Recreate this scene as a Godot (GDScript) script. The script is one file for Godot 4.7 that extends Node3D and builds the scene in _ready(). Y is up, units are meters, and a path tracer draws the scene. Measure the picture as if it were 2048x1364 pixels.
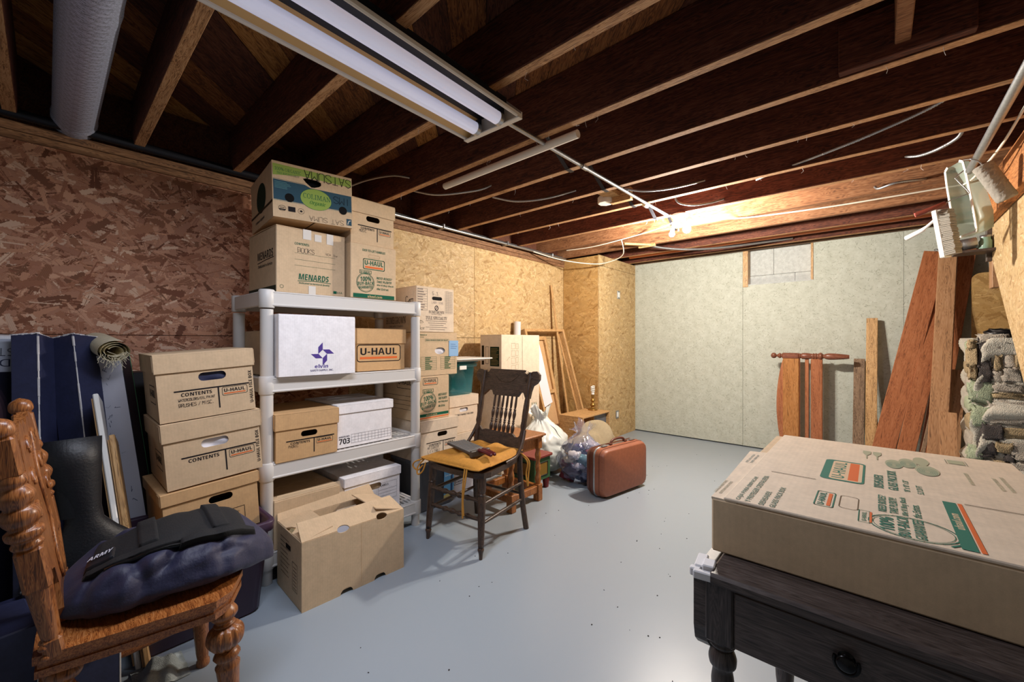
extends Node3D
# A basement store room. World axes: -z runs along the left wall away from the camera, +x runs along the ceiling joists, y up, metres.

func _ready():
	# ---- camera, sky, lights, exposure ----
	var cam := Camera3D.new()
	cam.name = "camera"
	cam.position = Vector3(0, 1.15, 0)
	cam.rotation_degrees = Vector3(0, 41.45, 0)
	cam.fov = 79.36
	cam.near = 0.02
	cam.current = true
	add_child(cam)
	var we := WorldEnvironment.new()
	we.name = "world_environment"
	var e := Environment.new()
	e.background_mode = Environment.BG_COLOR
	e.background_color = Color(0, 0, 0)
	e.tonemap_mode = Environment.TONE_MAPPER_LINEAR
	e.tonemap_exposure = 1.2
	e.sdfgi_enabled = true
	e.ssao_enabled = true
	e.ssil_enabled = true
	we.environment = e
	add_child(we)
	lamp_light(BULB1, 2.5, Color(1.0, 0.96, 0.91), 0.035)
	lamp_light(BULB2, 1.35, Color(1.0, 0.96, 0.91), 0.028)
	# downward area light placed under the fluorescent fitting to light the near room
	var fl := AreaLight3D.new()
	fl.name = "under_fitting_light"
	fl.area_size = Vector2(0.22, 1.12)
	fl.light_energy = 2.0
	fl.light_color = Color(0.92, 0.94, 1.0)
	fl.area_range = 12.0
	fl.shadow_enabled = true
	fl.position = Vector3(-1.16, 2.005, -0.62)
	fl.rotation_degrees = Vector3(-90, 2, 0)
	add_child(fl)
	make_materials()
	make_structure()
	make_ceiling_things()
	make_shelf()
	make_shelf_boxes()
	make_left_stack()
	make_left_clutter()
	make_side_chair()
	make_duffel()
	make_right_column()
	make_dining_chair()
	make_middle_things()
	make_far_wall_things()
	make_stair_corner()
	make_table()
	make_flat_box()

const BULB1 := Vector3(-1.065, 1.995, -3.20)
const BULB2 := Vector3(-1.19, 1.985, -3.235)

func lamp_light(at: Vector3, energy: float, col: Color, size: float):
	var l := OmniLight3D.new()
	l.name = "bulb_light"
	l.position = at
	l.light_energy = energy
	l.light_color = col
	l.light_size = size
	l.omni_range = 12.0
	l.omni_attenuation = 2.0
	l.shadow_enabled = true
	add_child(l, true)

# ---------------------------------------------------------------- helpers
var rng := RandomNumberGenerator.new()
var M := {}
var used := {}
var text_cache := {}
var fonts := {}

func rr(a: float, b: float) -> float:
	return rng.randf_range(a, b)

func ST() -> SurfaceTool:
	var s := SurfaceTool.new()
	s.begin(Mesh.PRIMITIVE_TRIANGLES)
	s.set_smooth_group(-1)
	return s

func numbered(n: String) -> String:
	if not used.has(n):
		used[n] = 0
		return n
	used[n] += 1
	return "%s_%03d" % [n, used[n]]

func tag(o: Node, label: String, category: String, group := "", kind := ""):
	if label != "": o.set_meta("label", label)
	if category != "": o.set_meta("category", category)
	if group != "": o.set_meta("group", group)
	if kind != "": o.set_meta("kind", kind)

func thing(called: String, label: String, category: String, at := Vector3.ZERO, turn := 0.0, group := "") -> Node3D:
	var o := Node3D.new()
	o.name = numbered(called)
	o.position = at
	o.rotation_degrees.y = turn
	tag(o, label, category, group)
	add_child(o)
	return o

func setting(called: String, label: String, category := "") -> Node3D:
	var o := Node3D.new()
	o.name = numbered(called)
	tag(o, label, category, "", "structure")
	add_child(o)
	return o

func part(parent: Node, called: String, s: SurfaceTool, mat: Material) -> MeshInstance3D:
	s.generate_normals()
	var mi := MeshInstance3D.new()
	mi.mesh = s.commit()
	mi.material_override = mat
	mi.name = called
	parent.add_child(mi, true)
	return mi

func solo(called: String, s: SurfaceTool, mat: Material, label: String, category: String, group := "", kind := "") -> MeshInstance3D:
	var mi := part(self, numbered(called), s, mat)
	tag(mi, label, category, group, kind)
	return mi

func poly(s: SurfaceTool, p: Array, out: Vector3):
	var n: Vector3 = (p[1] - p[0]).cross(p[2] - p[0])
	var flip: bool = n.dot(out) > 0.0
	for i in range(1, p.size() - 1):
		s.add_vertex(p[0])
		s.add_vertex(p[i + 1] if flip else p[i])
		s.add_vertex(p[i] if flip else p[i + 1])

func tri(s: SurfaceTool, a: Vector3, b: Vector3, c: Vector3):
	s.add_vertex(a)
	s.add_vertex(b)
	s.add_vertex(c)

func quad(s: SurfaceTool, a: Vector3, b: Vector3, c: Vector3, d: Vector3):
	tri(s, a, b, c)
	tri(s, a, c, d)

# box with chamfered edges, 44 triangles
func box(s: SurfaceTool, c: Vector3, size: Vector3, bev := 0.0, bs := Basis.IDENTITY):
	s.set_smooth_group(-1)
	var h := size * 0.5
	bev = minf(bev, minf(h.x, minf(h.y, h.z)) * 0.9)
	var ax := [Vector3.RIGHT, Vector3.UP, Vector3.BACK]
	for i in 3:
		var j := (i + 1) % 3
		var k := (i + 2) % 3
		for sg: float in [-1.0, 1.0]:
			var pts := []
			for q: Vector2 in [Vector2(-1, -1), Vector2(1, -1), Vector2(1, 1), Vector2(-1, 1)]:
				pts.append(c + bs * (ax[i] * h[i] * sg + ax[j] * (h[j] - bev) * q.x + ax[k] * (h[k] - bev) * q.y))
			poly(s, pts, bs * (ax[i] * sg))
			if bev > 0.0:
				for sj: float in [-1.0, 1.0]:
					# chamfer between +-i and +-j, along k
					var e := []
					for q: float in [-1.0, 1.0]:
						e.append(c + bs * (ax[i] * h[i] * sg + ax[j] * (h[j] - bev) * sj + ax[k] * (h[k] - bev) * q))
					for q: float in [1.0, -1.0]:
						e.append(c + bs * (ax[i] * (h[i] - bev) * sg + ax[j] * h[j] * sj + ax[k] * (h[k] - bev) * q))
					poly(s, e, bs * (ax[i] * sg + ax[j] * sj))
	if bev > 0.0:
		for sx: float in [-1.0, 1.0]:
			for sy: float in [-1.0, 1.0]:
				for sz: float in [-1.0, 1.0]:
					var g := Vector3(sx, sy, sz)
					var t := []
					for i in 3:
						var v := (h - Vector3.ONE * bev) * g
						v[i] = h[i] * g[i]
						t.append(c + bs * v)
					poly(s, t, bs * g)

# box from its two corners
func cbox(s: SurfaceTool, a: Vector3, b: Vector3, bev := 0.0):
	box(s, (a + b) * 0.5, (b - a).abs(), bev)

# bar of rectangular section from a to b; up gives the direction of its height h
func bar(s: SurfaceTool, a: Vector3, b: Vector3, w: float, h: float, bev := 0.0, up := Vector3.UP):
	var y := (b - a).normalized()
	var x := y.cross(up).normalized()
	var z := x.cross(y).normalized()
	box(s, (a + b) * 0.5, Vector3(w, (b - a).length(), h), bev, Basis(x, y, z))

func ring_pts(c: Vector3, x: Vector3, y: Vector3, r: float, n: int) -> Array:
	var o := []
	for i in n:
		var t := TAU * i / n
		o.append(c + x * cos(t) * r + y * sin(t) * r)
	return o

func stitch(s: SurfaceTool, a: Array, b: Array):
	var n := a.size()
	for i in n:
		var j := (i + 1) % n
		quad(s, a[i], a[j], b[j], b[i])

# round tube along a path; rad is a number or one radius per point
func tube(s: SurfaceTool, pts: Array, rad, n := 8, caps := true):
	s.set_smooth_group(0)
	var dir: Vector3 = (pts[1] - pts[0]).normalized()
	var x := dir.cross(Vector3.UP if absf(dir.y) < 0.9 else Vector3.RIGHT).normalized()
	var prev := []
	for i in pts.size():
		var d: Vector3 = dir
		if i > 0 and i < pts.size() - 1:
			d = (pts[i + 1] - pts[i - 1]).normalized()
		elif i > 0:
			d = (pts[i] - pts[i - 1]).normalized()
		x = (x - d * x.dot(d)).normalized()
		var y := x.cross(d).normalized()
		var r: float = rad[i] if rad is Array else rad
		var ring := ring_pts(pts[i], x, y, maxf(r, 0.0002), n)
		if i > 0:
			stitch(s, prev, ring)
		prev = ring
		if caps and (i == 0 or i == pts.size() - 1):
			s.set_smooth_group(-1)
			poly(s, ring, -d if i == 0 else d)
			s.set_smooth_group(0)
		dir = d
	s.set_smooth_group(-1)

# turned shape: profile of Vector2(radius, height) from bottom to top, in the frame xf
func lathe(s: SurfaceTool, prof: Array, n := 14, xf := Transform3D.IDENTITY, reed := 0.0, reeds := 0):
	s.set_smooth_group(0)
	var prev := []
	for p: Vector2 in prof:
		var ring := []
		for i in n:
			var t := TAU * i / n
			var r := maxf(p.x, 0.0003)
			if reeds > 0:
				r *= 1.0 - reed * absf(sin(t * reeds * 0.5)) ** 6.0
			ring.append(xf * Vector3(cos(t) * r, p.y, sin(t) * r))
		if prev.size():
			stitch(s, ring, prev)
		prev = ring
	s.set_smooth_group(-1)
	var bottom := []
	for i in n:
		var t := TAU * i / n
		bottom.append(xf * Vector3(cos(t) * maxf(prof[0].x, 0.0003), prof[0].y, sin(t) * maxf(prof[0].x, 0.0003)))
	poly(s, bottom, xf.basis * Vector3.DOWN)
	poly(s, prev, xf.basis * Vector3.UP)

# smooth profile through (r, y) knots
func spline2(k: Array, sub := 4) -> Array:
	var o := []
	for i in k.size() - 1:
		var p0: Vector2 = k[maxi(i - 1, 0)]
		var p1: Vector2 = k[i]
		var p2: Vector2 = k[i + 1]
		var p3: Vector2 = k[mini(i + 2, k.size() - 1)]
		for j in sub:
			o.append(p1.cubic_interpolate(p2, p0, p3, float(j) / sub))
	o.append(k[-1])
	return o

func spline3(k: Array, sub := 6) -> Array:
	var o := []
	for i in k.size() - 1:
		var p0: Vector3 = k[maxi(i - 1, 0)]
		var p1: Vector3 = k[i]
		var p2: Vector3 = k[i + 1]
		var p3: Vector3 = k[mini(i + 2, k.size() - 1)]
		for j in sub:
			o.append(p1.cubic_interpolate(p2, p0, p3, float(j) / sub))
	o.append(k[-1])
	return o

# a flat outline (in x, y of xf) given thickness along z, centred
func extrude(s: SurfaceTool, outline: Array, depth: float, xf := Transform3D.IDENTITY, smooth_sides := false):
	var pv := PackedVector2Array(outline)
	var idx := Geometry2D.triangulate_polygon(pv)
	s.set_smooth_group(-1)
	for f: float in [-0.5, 0.5]:
		var n := xf.basis * Vector3(0, 0, f)
		for i in range(0, idx.size(), 3):
			var t := []
			for k in 3:
				var p := pv[idx[i + k]]
				t.append(xf * Vector3(p.x, p.y, f * depth))
			poly(s, t, n)
	var ccw := not Geometry2D.is_polygon_clockwise(pv)
	s.set_smooth_group(1 if smooth_sides else -1)
	for i in pv.size():
		var a := pv[i]
		var b := pv[(i + 1) % pv.size()]
		var nn := Vector2(b.y - a.y, a.x - b.x) * (1.0 if ccw else -1.0)
		poly(s, [xf * Vector3(a.x, a.y, -depth / 2), xf * Vector3(b.x, b.y, -depth / 2), xf * Vector3(b.x, b.y, depth / 2), xf * Vector3(a.x, a.y, depth / 2)], xf.basis * Vector3(nn.x, nn.y, 0))
	s.set_smooth_group(-1)

func oval(c: Vector2, rx: float, ry: float, n := 20, p := 2.0) -> Array:
	var o := []
	for i in n:
		var t := TAU * i / n
		o.append(c + Vector2(signf(cos(t)) * absf(cos(t)) ** (2.0 / p) * rx, signf(sin(t)) * absf(sin(t)) ** (2.0 / p) * ry))
	return o

# rectangle w x h (lower left at 0,0 of xf's x, y plane) with a hole; the sheet is t thick, its front at z = 0
func holed(s: SurfaceTool, w: float, h: float, hole: Array, t: float, xf: Transform3D):
	s.set_smooth_group(-1)
	var c := Vector2.ZERO
	for p: Vector2 in hole: c += p
	c /= hole.size()
	var ang := []
	for p: Vector2 in hole: ang.append((p - c).angle())
	var pts := []
	for p: Vector2 in hole: pts.append([(p - c).angle(), p])
	for q: Vector2 in [Vector2(0, 0), Vector2(w, 0), Vector2(w, h), Vector2(0, h)]:
		var a := (q - c).angle()
		# the hole's border in that direction
		var best := Vector2.ZERO
		for i in hole.size():
			var hit = Geometry2D.segment_intersects_segment(c, c + (q - c) * 2.0, hole[i], hole[(i + 1) % hole.size()])
			if hit != null: best = hit
		if best != Vector2.ZERO: pts.append([a, best])
	pts.sort_custom(func(a, b): return a[0] < b[0])
	var outer := []
	for p in pts:
		var d := Vector2(cos(p[0]), sin(p[0]))
		var k := 1e9
		if d.x > 1e-6: k = minf(k, (w - c.x) / d.x)
		if d.x < -1e-6: k = minf(k, -c.x / d.x)
		if d.y > 1e-6: k = minf(k, (h - c.y) / d.y)
		if d.y < -1e-6: k = minf(k, -c.y / d.y)
		outer.append(c + d * k)
	var n := pts.size()
	for i in n:
		var j := (i + 1) % n
		var a: Vector2 = pts[i][1]
		var b: Vector2 = pts[j][1]
		var oa: Vector2 = outer[i]
		var ob: Vector2 = outer[j]
		for z: float in [0.0, -t]:
			poly(s, [xf * Vector3(a.x, a.y, z), xf * Vector3(b.x, b.y, z), xf * Vector3(ob.x, ob.y, z), xf * Vector3(oa.x, oa.y, z)], xf.basis * Vector3(0, 0, 1 if z == 0.0 else -1))
		var m := (c - (a + b) * 0.5)
		poly(s, [xf * Vector3(a.x, a.y, 0), xf * Vector3(b.x, b.y, 0), xf * Vector3(b.x, b.y, -t), xf * Vector3(a.x, a.y, -t)], xf.basis * Vector3(m.x, m.y, 0))

# a grid of points f(u, v), u and v from 0 to 1, as one smooth sheet
func sheet(s: SurfaceTool, nu: int, nv: int, f: Callable, flip := false):
	s.set_smooth_group(0)
	var g := []
	for i in nu + 1:
		var row := []
		for j in nv + 1:
			row.append(f.call(float(i) / nu, float(j) / nv))
		g.append(row)
	for i in nu:
		for j in nv:
			if flip:
				quad(s, g[i][j], g[i + 1][j], g[i + 1][j + 1], g[i][j + 1])
			else:
				quad(s, g[i][j], g[i][j + 1], g[i + 1][j + 1], g[i + 1][j])
	s.set_smooth_group(-1)

func lean(o: Node3D, base: Vector3, top: Vector3, front: Vector3):
	var y := (top - base).normalized()
	var x := y.cross(front).normalized()
	o.transform = Transform3D(Basis(x, y, x.cross(y).normalized()), base)

func yaw(deg: float) -> Basis:
	return Basis(Vector3.UP, deg_to_rad(deg))

# ---------------------------------------------------------------- print on boxes: flat ink with its colour in the vertices
class Ink:
	var v := PackedVector3Array()
	var c := PackedColorArray()
	var z := 0.0
	var host
	func _init(h): host = h
	func t(a: Vector2, b: Vector2, d: Vector2, col: Color):
		if (b - a).cross(d - a) > 0.0:
			var q := b
			b = d
			d = q
		for p in [a, b, d]:
			v.append(Vector3(p.x, p.y, z))
			c.append(col)
	func q(a: Vector2, b: Vector2, d: Vector2, e: Vector2, col: Color):
		t(a, b, d, col)
		t(a, d, e, col)
	func rect(x: float, y: float, w: float, h: float, col: Color):
		q(Vector2(x, y), Vector2(x + w, y), Vector2(x + w, y + h), Vector2(x, y + h), col)
		z += 0.000008
	func line(p: Array, w: float, col: Color, closed := false):
		var n := p.size()
		for i in (n if closed else n - 1):
			var a: Vector2 = p[i]
			var b: Vector2 = p[(i + 1) % n]
			var d := (b - a).normalized() * w * 0.5
			var m := Vector2(-d.y, d.x)
			q(a - d * 0.7 + m, b + d * 0.7 + m, b + d * 0.7 - m, a - d * 0.7 - m, col)
		z += 0.000008
	func fill(p: Array, col: Color):
		var idx := Geometry2D.triangulate_polygon(PackedVector2Array(p))
		for i in range(0, idx.size(), 3):
			t(p[idx[i]], p[idx[i + 1]], p[idx[i + 2]], col)
		z += 0.000008
	func frame(x: float, y: float, w: float, h: float, lw: float, col: Color, r := 0.0):
		line(host.rrect(x, y, w, h, r), lw, col, true)
	func text(str: String, x: float, y: float, w: float, h: float, col: Color, font := "bold", skew := 0.0, rot := 0.0):
		var a: Array = host.letters(str, font)
		var pts: PackedVector3Array = a[0]
		var bb: AABB = a[1]
		var ctr := Vector2(x + w / 2, y + h / 2)
		var f := func(p: Vector3) -> Vector2:
			var u := Vector2((p.x - bb.position.x) / bb.size.x * w, (p.y - bb.position.y) / bb.size.y * h)
			u.x += skew * (u.y - h / 2)
			return ctr + (u - Vector2(w, h) / 2).rotated(rot)
		for i in range(0, pts.size(), 3):
			t(f.call(pts[i]), f.call(pts[i + 1]), f.call(pts[i + 2]), col)
		z += 0.000008
	# marker handwriting made of strokes
	func scrawl(str: String, x: float, y: float, h: float, col: Color, lw := 0.0022, rot := 0.0, wide := 0.75):
		var at := 0.0
		for ch in str:
			if host.STROKES.has(ch):
				for stroke: String in host.STROKES[ch].split(" "):
					var p := []
					for i in range(0, stroke.length(), 2):
						var u := Vector2(float(stroke[i].to_int()) / 4.0 * h * wide * 0.8 + host.rr(-0.02, 0.02) * h, float(stroke[i + 1].to_int()) / 6.0 * h + host.rr(-0.03, 0.03) * h)
						p.append(Vector2(x, y) + (u + Vector2(at, 0)).rotated(rot))
					line(p, lw, col)
			at += h * wide * (1.0 if ch != " " else 0.6)
	func put(parent: Node, called: String, xf: Transform3D):
		if v.is_empty(): return
		var arr := []
		arr.resize(Mesh.ARRAY_MAX)
		arr[Mesh.ARRAY_VERTEX] = v
		arr[Mesh.ARRAY_COLOR] = c
		var n := PackedVector3Array()
		n.resize(v.size())
		n.fill(Vector3(0, 0, 1))
		arr[Mesh.ARRAY_NORMAL] = n
		var m := ArrayMesh.new()
		m.add_surface_from_arrays(Mesh.PRIMITIVE_TRIANGLES, arr)
		var mi := MeshInstance3D.new()
		mi.mesh = m
		mi.material_override = host.M.ink
		mi.name = called
		mi.transform = xf
		parent.add_child(mi, true)

const STROKES := {
	"A": "0026 2640 1333", "B": "0006 063645330300 3343411100", "C": "45260501103041", "D": "00062644422000", "E": "46060040 0333", "F": "000646 0333", "G": "4526050110304243 2343", "H": "0006 4046 0343", "I": "2026",
	"K": "0006 460340", "L": "060040", "M": "0006234640", "N": "00064046", "O": "2605011030414536", "P": "000636454403", "R": "000636454403 2340", "S": "45260504234241301001", "T": "0646 2620", "U": "0601103041 4641",
	"W": "0610233046", "X": "0640 0046", "Y": "0623 4623 2320", "e": "0233432402013041", "o": "03123110 0313", "r": "0003 0233", "a": "4310013340", "i": "2023 2526", "n": "0003 02133340", "c": "4313012041", "s": "431302223100", "t": "2620 1434", "l": "2026", "d": "4640 421303013041",
	"b": "0600 021333313100", "u": "0301103043", "k": "0600 430240", "g": "4313022142 4340300", "h": "0600 02333330", "m": "0003 02132320 23334340", "y": "0320 4300", "f": "36252021 1434", ".": "2021", "/": "0046", "+": "2125 0343", "~": "0213233143", "1": "152620", "2": "05263534220040", "3": "06362333403000", "4": "060242 3630", "5": "46060333423001", "6": "4605011030414303", "0": "2605011030414536",
}

func rrect(x: float, y: float, w: float, h: float, r: float) -> Array:
	if r <= 0.0:
		return [Vector2(x, y), Vector2(x + w, y), Vector2(x + w, y + h), Vector2(x, y + h)]
	var o := []
	var cs := [Vector2(x + w - r, y + r), Vector2(x + w - r, y + h - r), Vector2(x + r, y + h - r), Vector2(x + r, y + r)]
	for k in 4:
		for i in 4:
			var t := -PI / 2 + PI / 2 * k + PI / 6 * i
			o.append(cs[k] + Vector2(cos(t), sin(t)) * r)
	return o

func letters(str: String, font: String) -> Array:
	var key := font + "|" + str
	if text_cache.has(key): return text_cache[key]
	if not fonts.has(font):
		var f := SystemFont.new()
		f.font_names = PackedStringArray(["Droid Serif" if font.begins_with("serif") else "Droid Sans"])
		f.font_weight = 700 if font in ["bold", "serifbold"] else 400
		fonts[font] = f
	var tm := TextMesh.new()
	tm.text = str
	tm.font = fonts[font]
	tm.depth = 0.0
	tm.font_size = 32
	tm.curve_step = 4.0
	var a := tm.surface_get_arrays(0)
	var vs: PackedVector3Array = a[Mesh.ARRAY_VERTEX]
	var out := PackedVector3Array()
	if a[Mesh.ARRAY_INDEX] != null and a[Mesh.ARRAY_INDEX].size():
		for i in a[Mesh.ARRAY_INDEX]: out.append(vs[i])
	else:
		out = vs
	var bb := AABB(out[0], Vector3.ZERO)
	for p in out: bb = bb.expand(p)
	text_cache[key] = [out, bb]
	return text_cache[key]

# ---------------------------------------------------------------- materials
func noise_img(n: int, freq: float, sd: int, oct := 3) -> PackedFloat32Array:
	var f := FastNoiseLite.new()
	f.seed = sd
	f.noise_type = FastNoiseLite.TYPE_SIMPLEX_SMOOTH
	f.frequency = freq
	f.fractal_octaves = oct
	var o := PackedFloat32Array()
	o.resize(n * n)
	var R := n / TAU
	# a torus in noise space so that the picture repeats without a seam
	for y in n:
		var w := float(y) / n
		for x in n:
			var u := float(x) / n
			var a := f.get_noise_2d(x, y)
			var b := f.get_noise_2d(x - n, y)
			var c := f.get_noise_2d(x, y - n)
			var d := f.get_noise_2d(x - n, y - n)
			var eu := smoothstep(0.75, 1.0, u)
			var ew := smoothstep(0.75, 1.0, w)
			o[y * n + x] = lerpf(lerpf(a, b, eu), lerpf(c, d, eu), ew)
	return o

func grey_tex(a: PackedFloat32Array, n: int, lo := -1.0, hi := 1.0) -> ImageTexture:
	var b := PackedByteArray()
	b.resize(n * n)
	for i in n * n:
		b[i] = int(clampf((a[i] - lo) / (hi - lo), 0.0, 1.0) * 255.0)
	return ImageTexture.create_from_image(Image.create_from_data(n, n, false, Image.FORMAT_L8, b))

func ramp_tex(a: PackedFloat32Array, n: int, cols: Array) -> ImageTexture:
	# cols: [value, Color] pairs in rising order; a from 0 to 1
	var lut := PackedByteArray()
	lut.resize(256 * 3)
	for i in 256:
		var t := i / 255.0
		var col: Color = cols[0][1]
		for k in cols.size() - 1:
			if t >= cols[k][0]:
				col = cols[k][1].lerp(cols[k + 1][1], clampf((t - cols[k][0]) / (cols[k + 1][0] - cols[k][0]), 0.0, 1.0))
		lut[i * 3] = int(col.r * 255)
		lut[i * 3 + 1] = int(col.g * 255)
		lut[i * 3 + 2] = int(col.b * 255)
	var b := PackedByteArray()
	b.resize(n * n * 3)
	for i in n * n:
		var q := int(clampf(a[i], 0.0, 1.0) * 255.0) * 3
		b[i * 3] = lut[q]
		b[i * 3 + 1] = lut[q + 1]
		b[i * 3 + 2] = lut[q + 2]
	return ImageTexture.create_from_image(Image.create_from_data(n, n, false, Image.FORMAT_RGB8, b))

var grain := PackedFloat32Array()
var grain_bump: ImageTexture
var soft: ImageTexture
var fine: ImageTexture

func std(col: Color, rough := 0.7, metal := 0.0, spec := 0.5) -> StandardMaterial3D:
	var m := StandardMaterial3D.new()
	m.albedo_color = col
	m.roughness = rough
	m.metallic = metal
	m.metallic_specular = spec
	return m

# wood whose grain runs along the given axis of the object
func wood(dark: Color, light: Color, axis: int, rough := 0.55, across := 5.0, along := 0.5, bump := 0.02) -> StandardMaterial3D:
	var m := std(Color.WHITE, rough)
	var key := "w%s%s" % [dark, light]
	if not M.has(key):
		M[key] = ramp_tex(grain, 384, [[0.0, dark.darkened(0.25)], [0.25, dark], [0.6, light], [1.0, light.lightened(0.08)]])
	m.albedo_texture = M[key]
	m.uv1_triplanar = true
	var sc := Vector3.ONE * across
	sc[axis] = along
	m.uv1_scale = sc
	m.uv1_triplanar_sharpness = 8.0
	if bump > 0.0:
		m.heightmap_enabled = true
		m.heightmap_texture = grain_bump
		m.heightmap_scale = bump
	return m

func cardboard(col: Color, rough := 0.8) -> StandardMaterial3D:
	var m := std(col, rough, 0.0, 0.35)
	m.albedo_texture = M.card_tex
	m.uv1_triplanar = true
	m.uv1_scale = Vector3.ONE * 3.0
	m.uv1_triplanar_sharpness = 8.0
	m.heightmap_enabled = true
	m.heightmap_texture = M.card_tex
	m.heightmap_scale = 0.02
	return m

func mottled(col: Color, rough: float, scale := 3.0, bump := 0.05, spec := 0.5) -> StandardMaterial3D:
	var m := std(col, rough, 0.0, spec)
	m.uv1_triplanar = true
	m.uv1_scale = Vector3.ONE * scale
	m.albedo_texture = M.mottle_tex
	if bump > 0.0:
		m.heightmap_enabled = true
		m.heightmap_texture = fine
		m.heightmap_scale = bump
	return m

func osb_images(n: int, count: int, pal: Array, lmin: float, lmax: float, sd: int) -> Array:
	rng.seed = sd
	var b := PackedByteArray()
	b.resize(n * n * 3)
	var hgt := PackedByteArray()
	hgt.resize(n * n)
	var base: Color = pal[0]
	for i in n * n:
		b[i * 3] = int(base.r * 255)
		b[i * 3 + 1] = int(base.g * 255)
		b[i * 3 + 2] = int(base.b * 255)
		hgt[i] = 90
	for k in count:
		var cx := rng.randf() * n
		var cy := rng.randf() * n
		var ang := rng.randfn(0.0, 0.75)
		var ln := rr(lmin, lmax)
		var wd := ln * rr(0.14, 0.46)
		if rng.randf() < 0.4: wd *= 0.3
		var col: Color = pal[rng.randi() % pal.size()]
		var lift := rr(-0.06, 0.06)
		col = Color(col.r + lift, col.g + lift, col.b + lift * 0.8)
		var ca := cos(ang)
		var sa := sin(ang)
		var e := int(ceil(ln * 0.5 + 2))
		var top := int(rr(70, 190))
		var ph := rr(0.0, 50.0)
		var taper := rr(-0.9, 0.9)
		var split := rng.randf() < 0.4
		for yy in range(-e, e + 1):
			for xx in range(-e, e + 1):
				var u := xx * ca + yy * sa
				var v := -xx * sa + yy * ca
				if absf(u) > ln * 0.5: continue
				var hw := wd * 0.5 * (1.0 + taper * u / ln)
				if absf(v) > hw * (0.8 + 0.2 * sin(u * 0.55 + ph) * sin(u * 0.21 + ph * 2.0)): continue
				if split and absf(v - 0.12 * hw) < 0.7: continue
				var px := posmod(int(cx) + xx, n)
				var py := posmod(int(cy) + yy, n)
				var st := 0.035 * sin(v * 1.7 + ph + 0.6 * sin(u * 0.09)) + 0.02 * sin(v * 4.3 + ph * 2.0)
				var edge := -0.09 if absf(v) > hw - 0.9 and v > 0 else 0.0
				var q := (py * n + px) * 3
				b[q] = int(clampf(col.r + st + edge, 0.0, 1.0) * 255)
				b[q + 1] = int(clampf(col.g + st + edge, 0.0, 1.0) * 255)
				b[q + 2] = int(clampf(col.b + st * 0.8 + edge, 0.0, 1.0) * 255)
				hgt[py * n + px] = top + int(40.0 * (v / wd))
	return [ImageTexture.create_from_image(Image.create_from_data(n, n, false, Image.FORMAT_RGB8, b)), ImageTexture.create_from_image(Image.create_from_data(n, n, false, Image.FORMAT_L8, hgt))]

func osb(pair: Array, tint: Color, scale: float, off := Vector3.ZERO, bump := 0.12) -> StandardMaterial3D:
	var m := std(tint, 0.72, 0.0, 0.4)
	m.albedo_texture = pair[0]
	m.heightmap_enabled = true
	m.heightmap_texture = pair[1]
	m.heightmap_scale = bump
	m.uv1_triplanar = true
	m.uv1_scale = Vector3.ONE * scale
	m.uv1_offset = off
	m.uv1_triplanar_sharpness = 10.0
	return m

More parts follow.
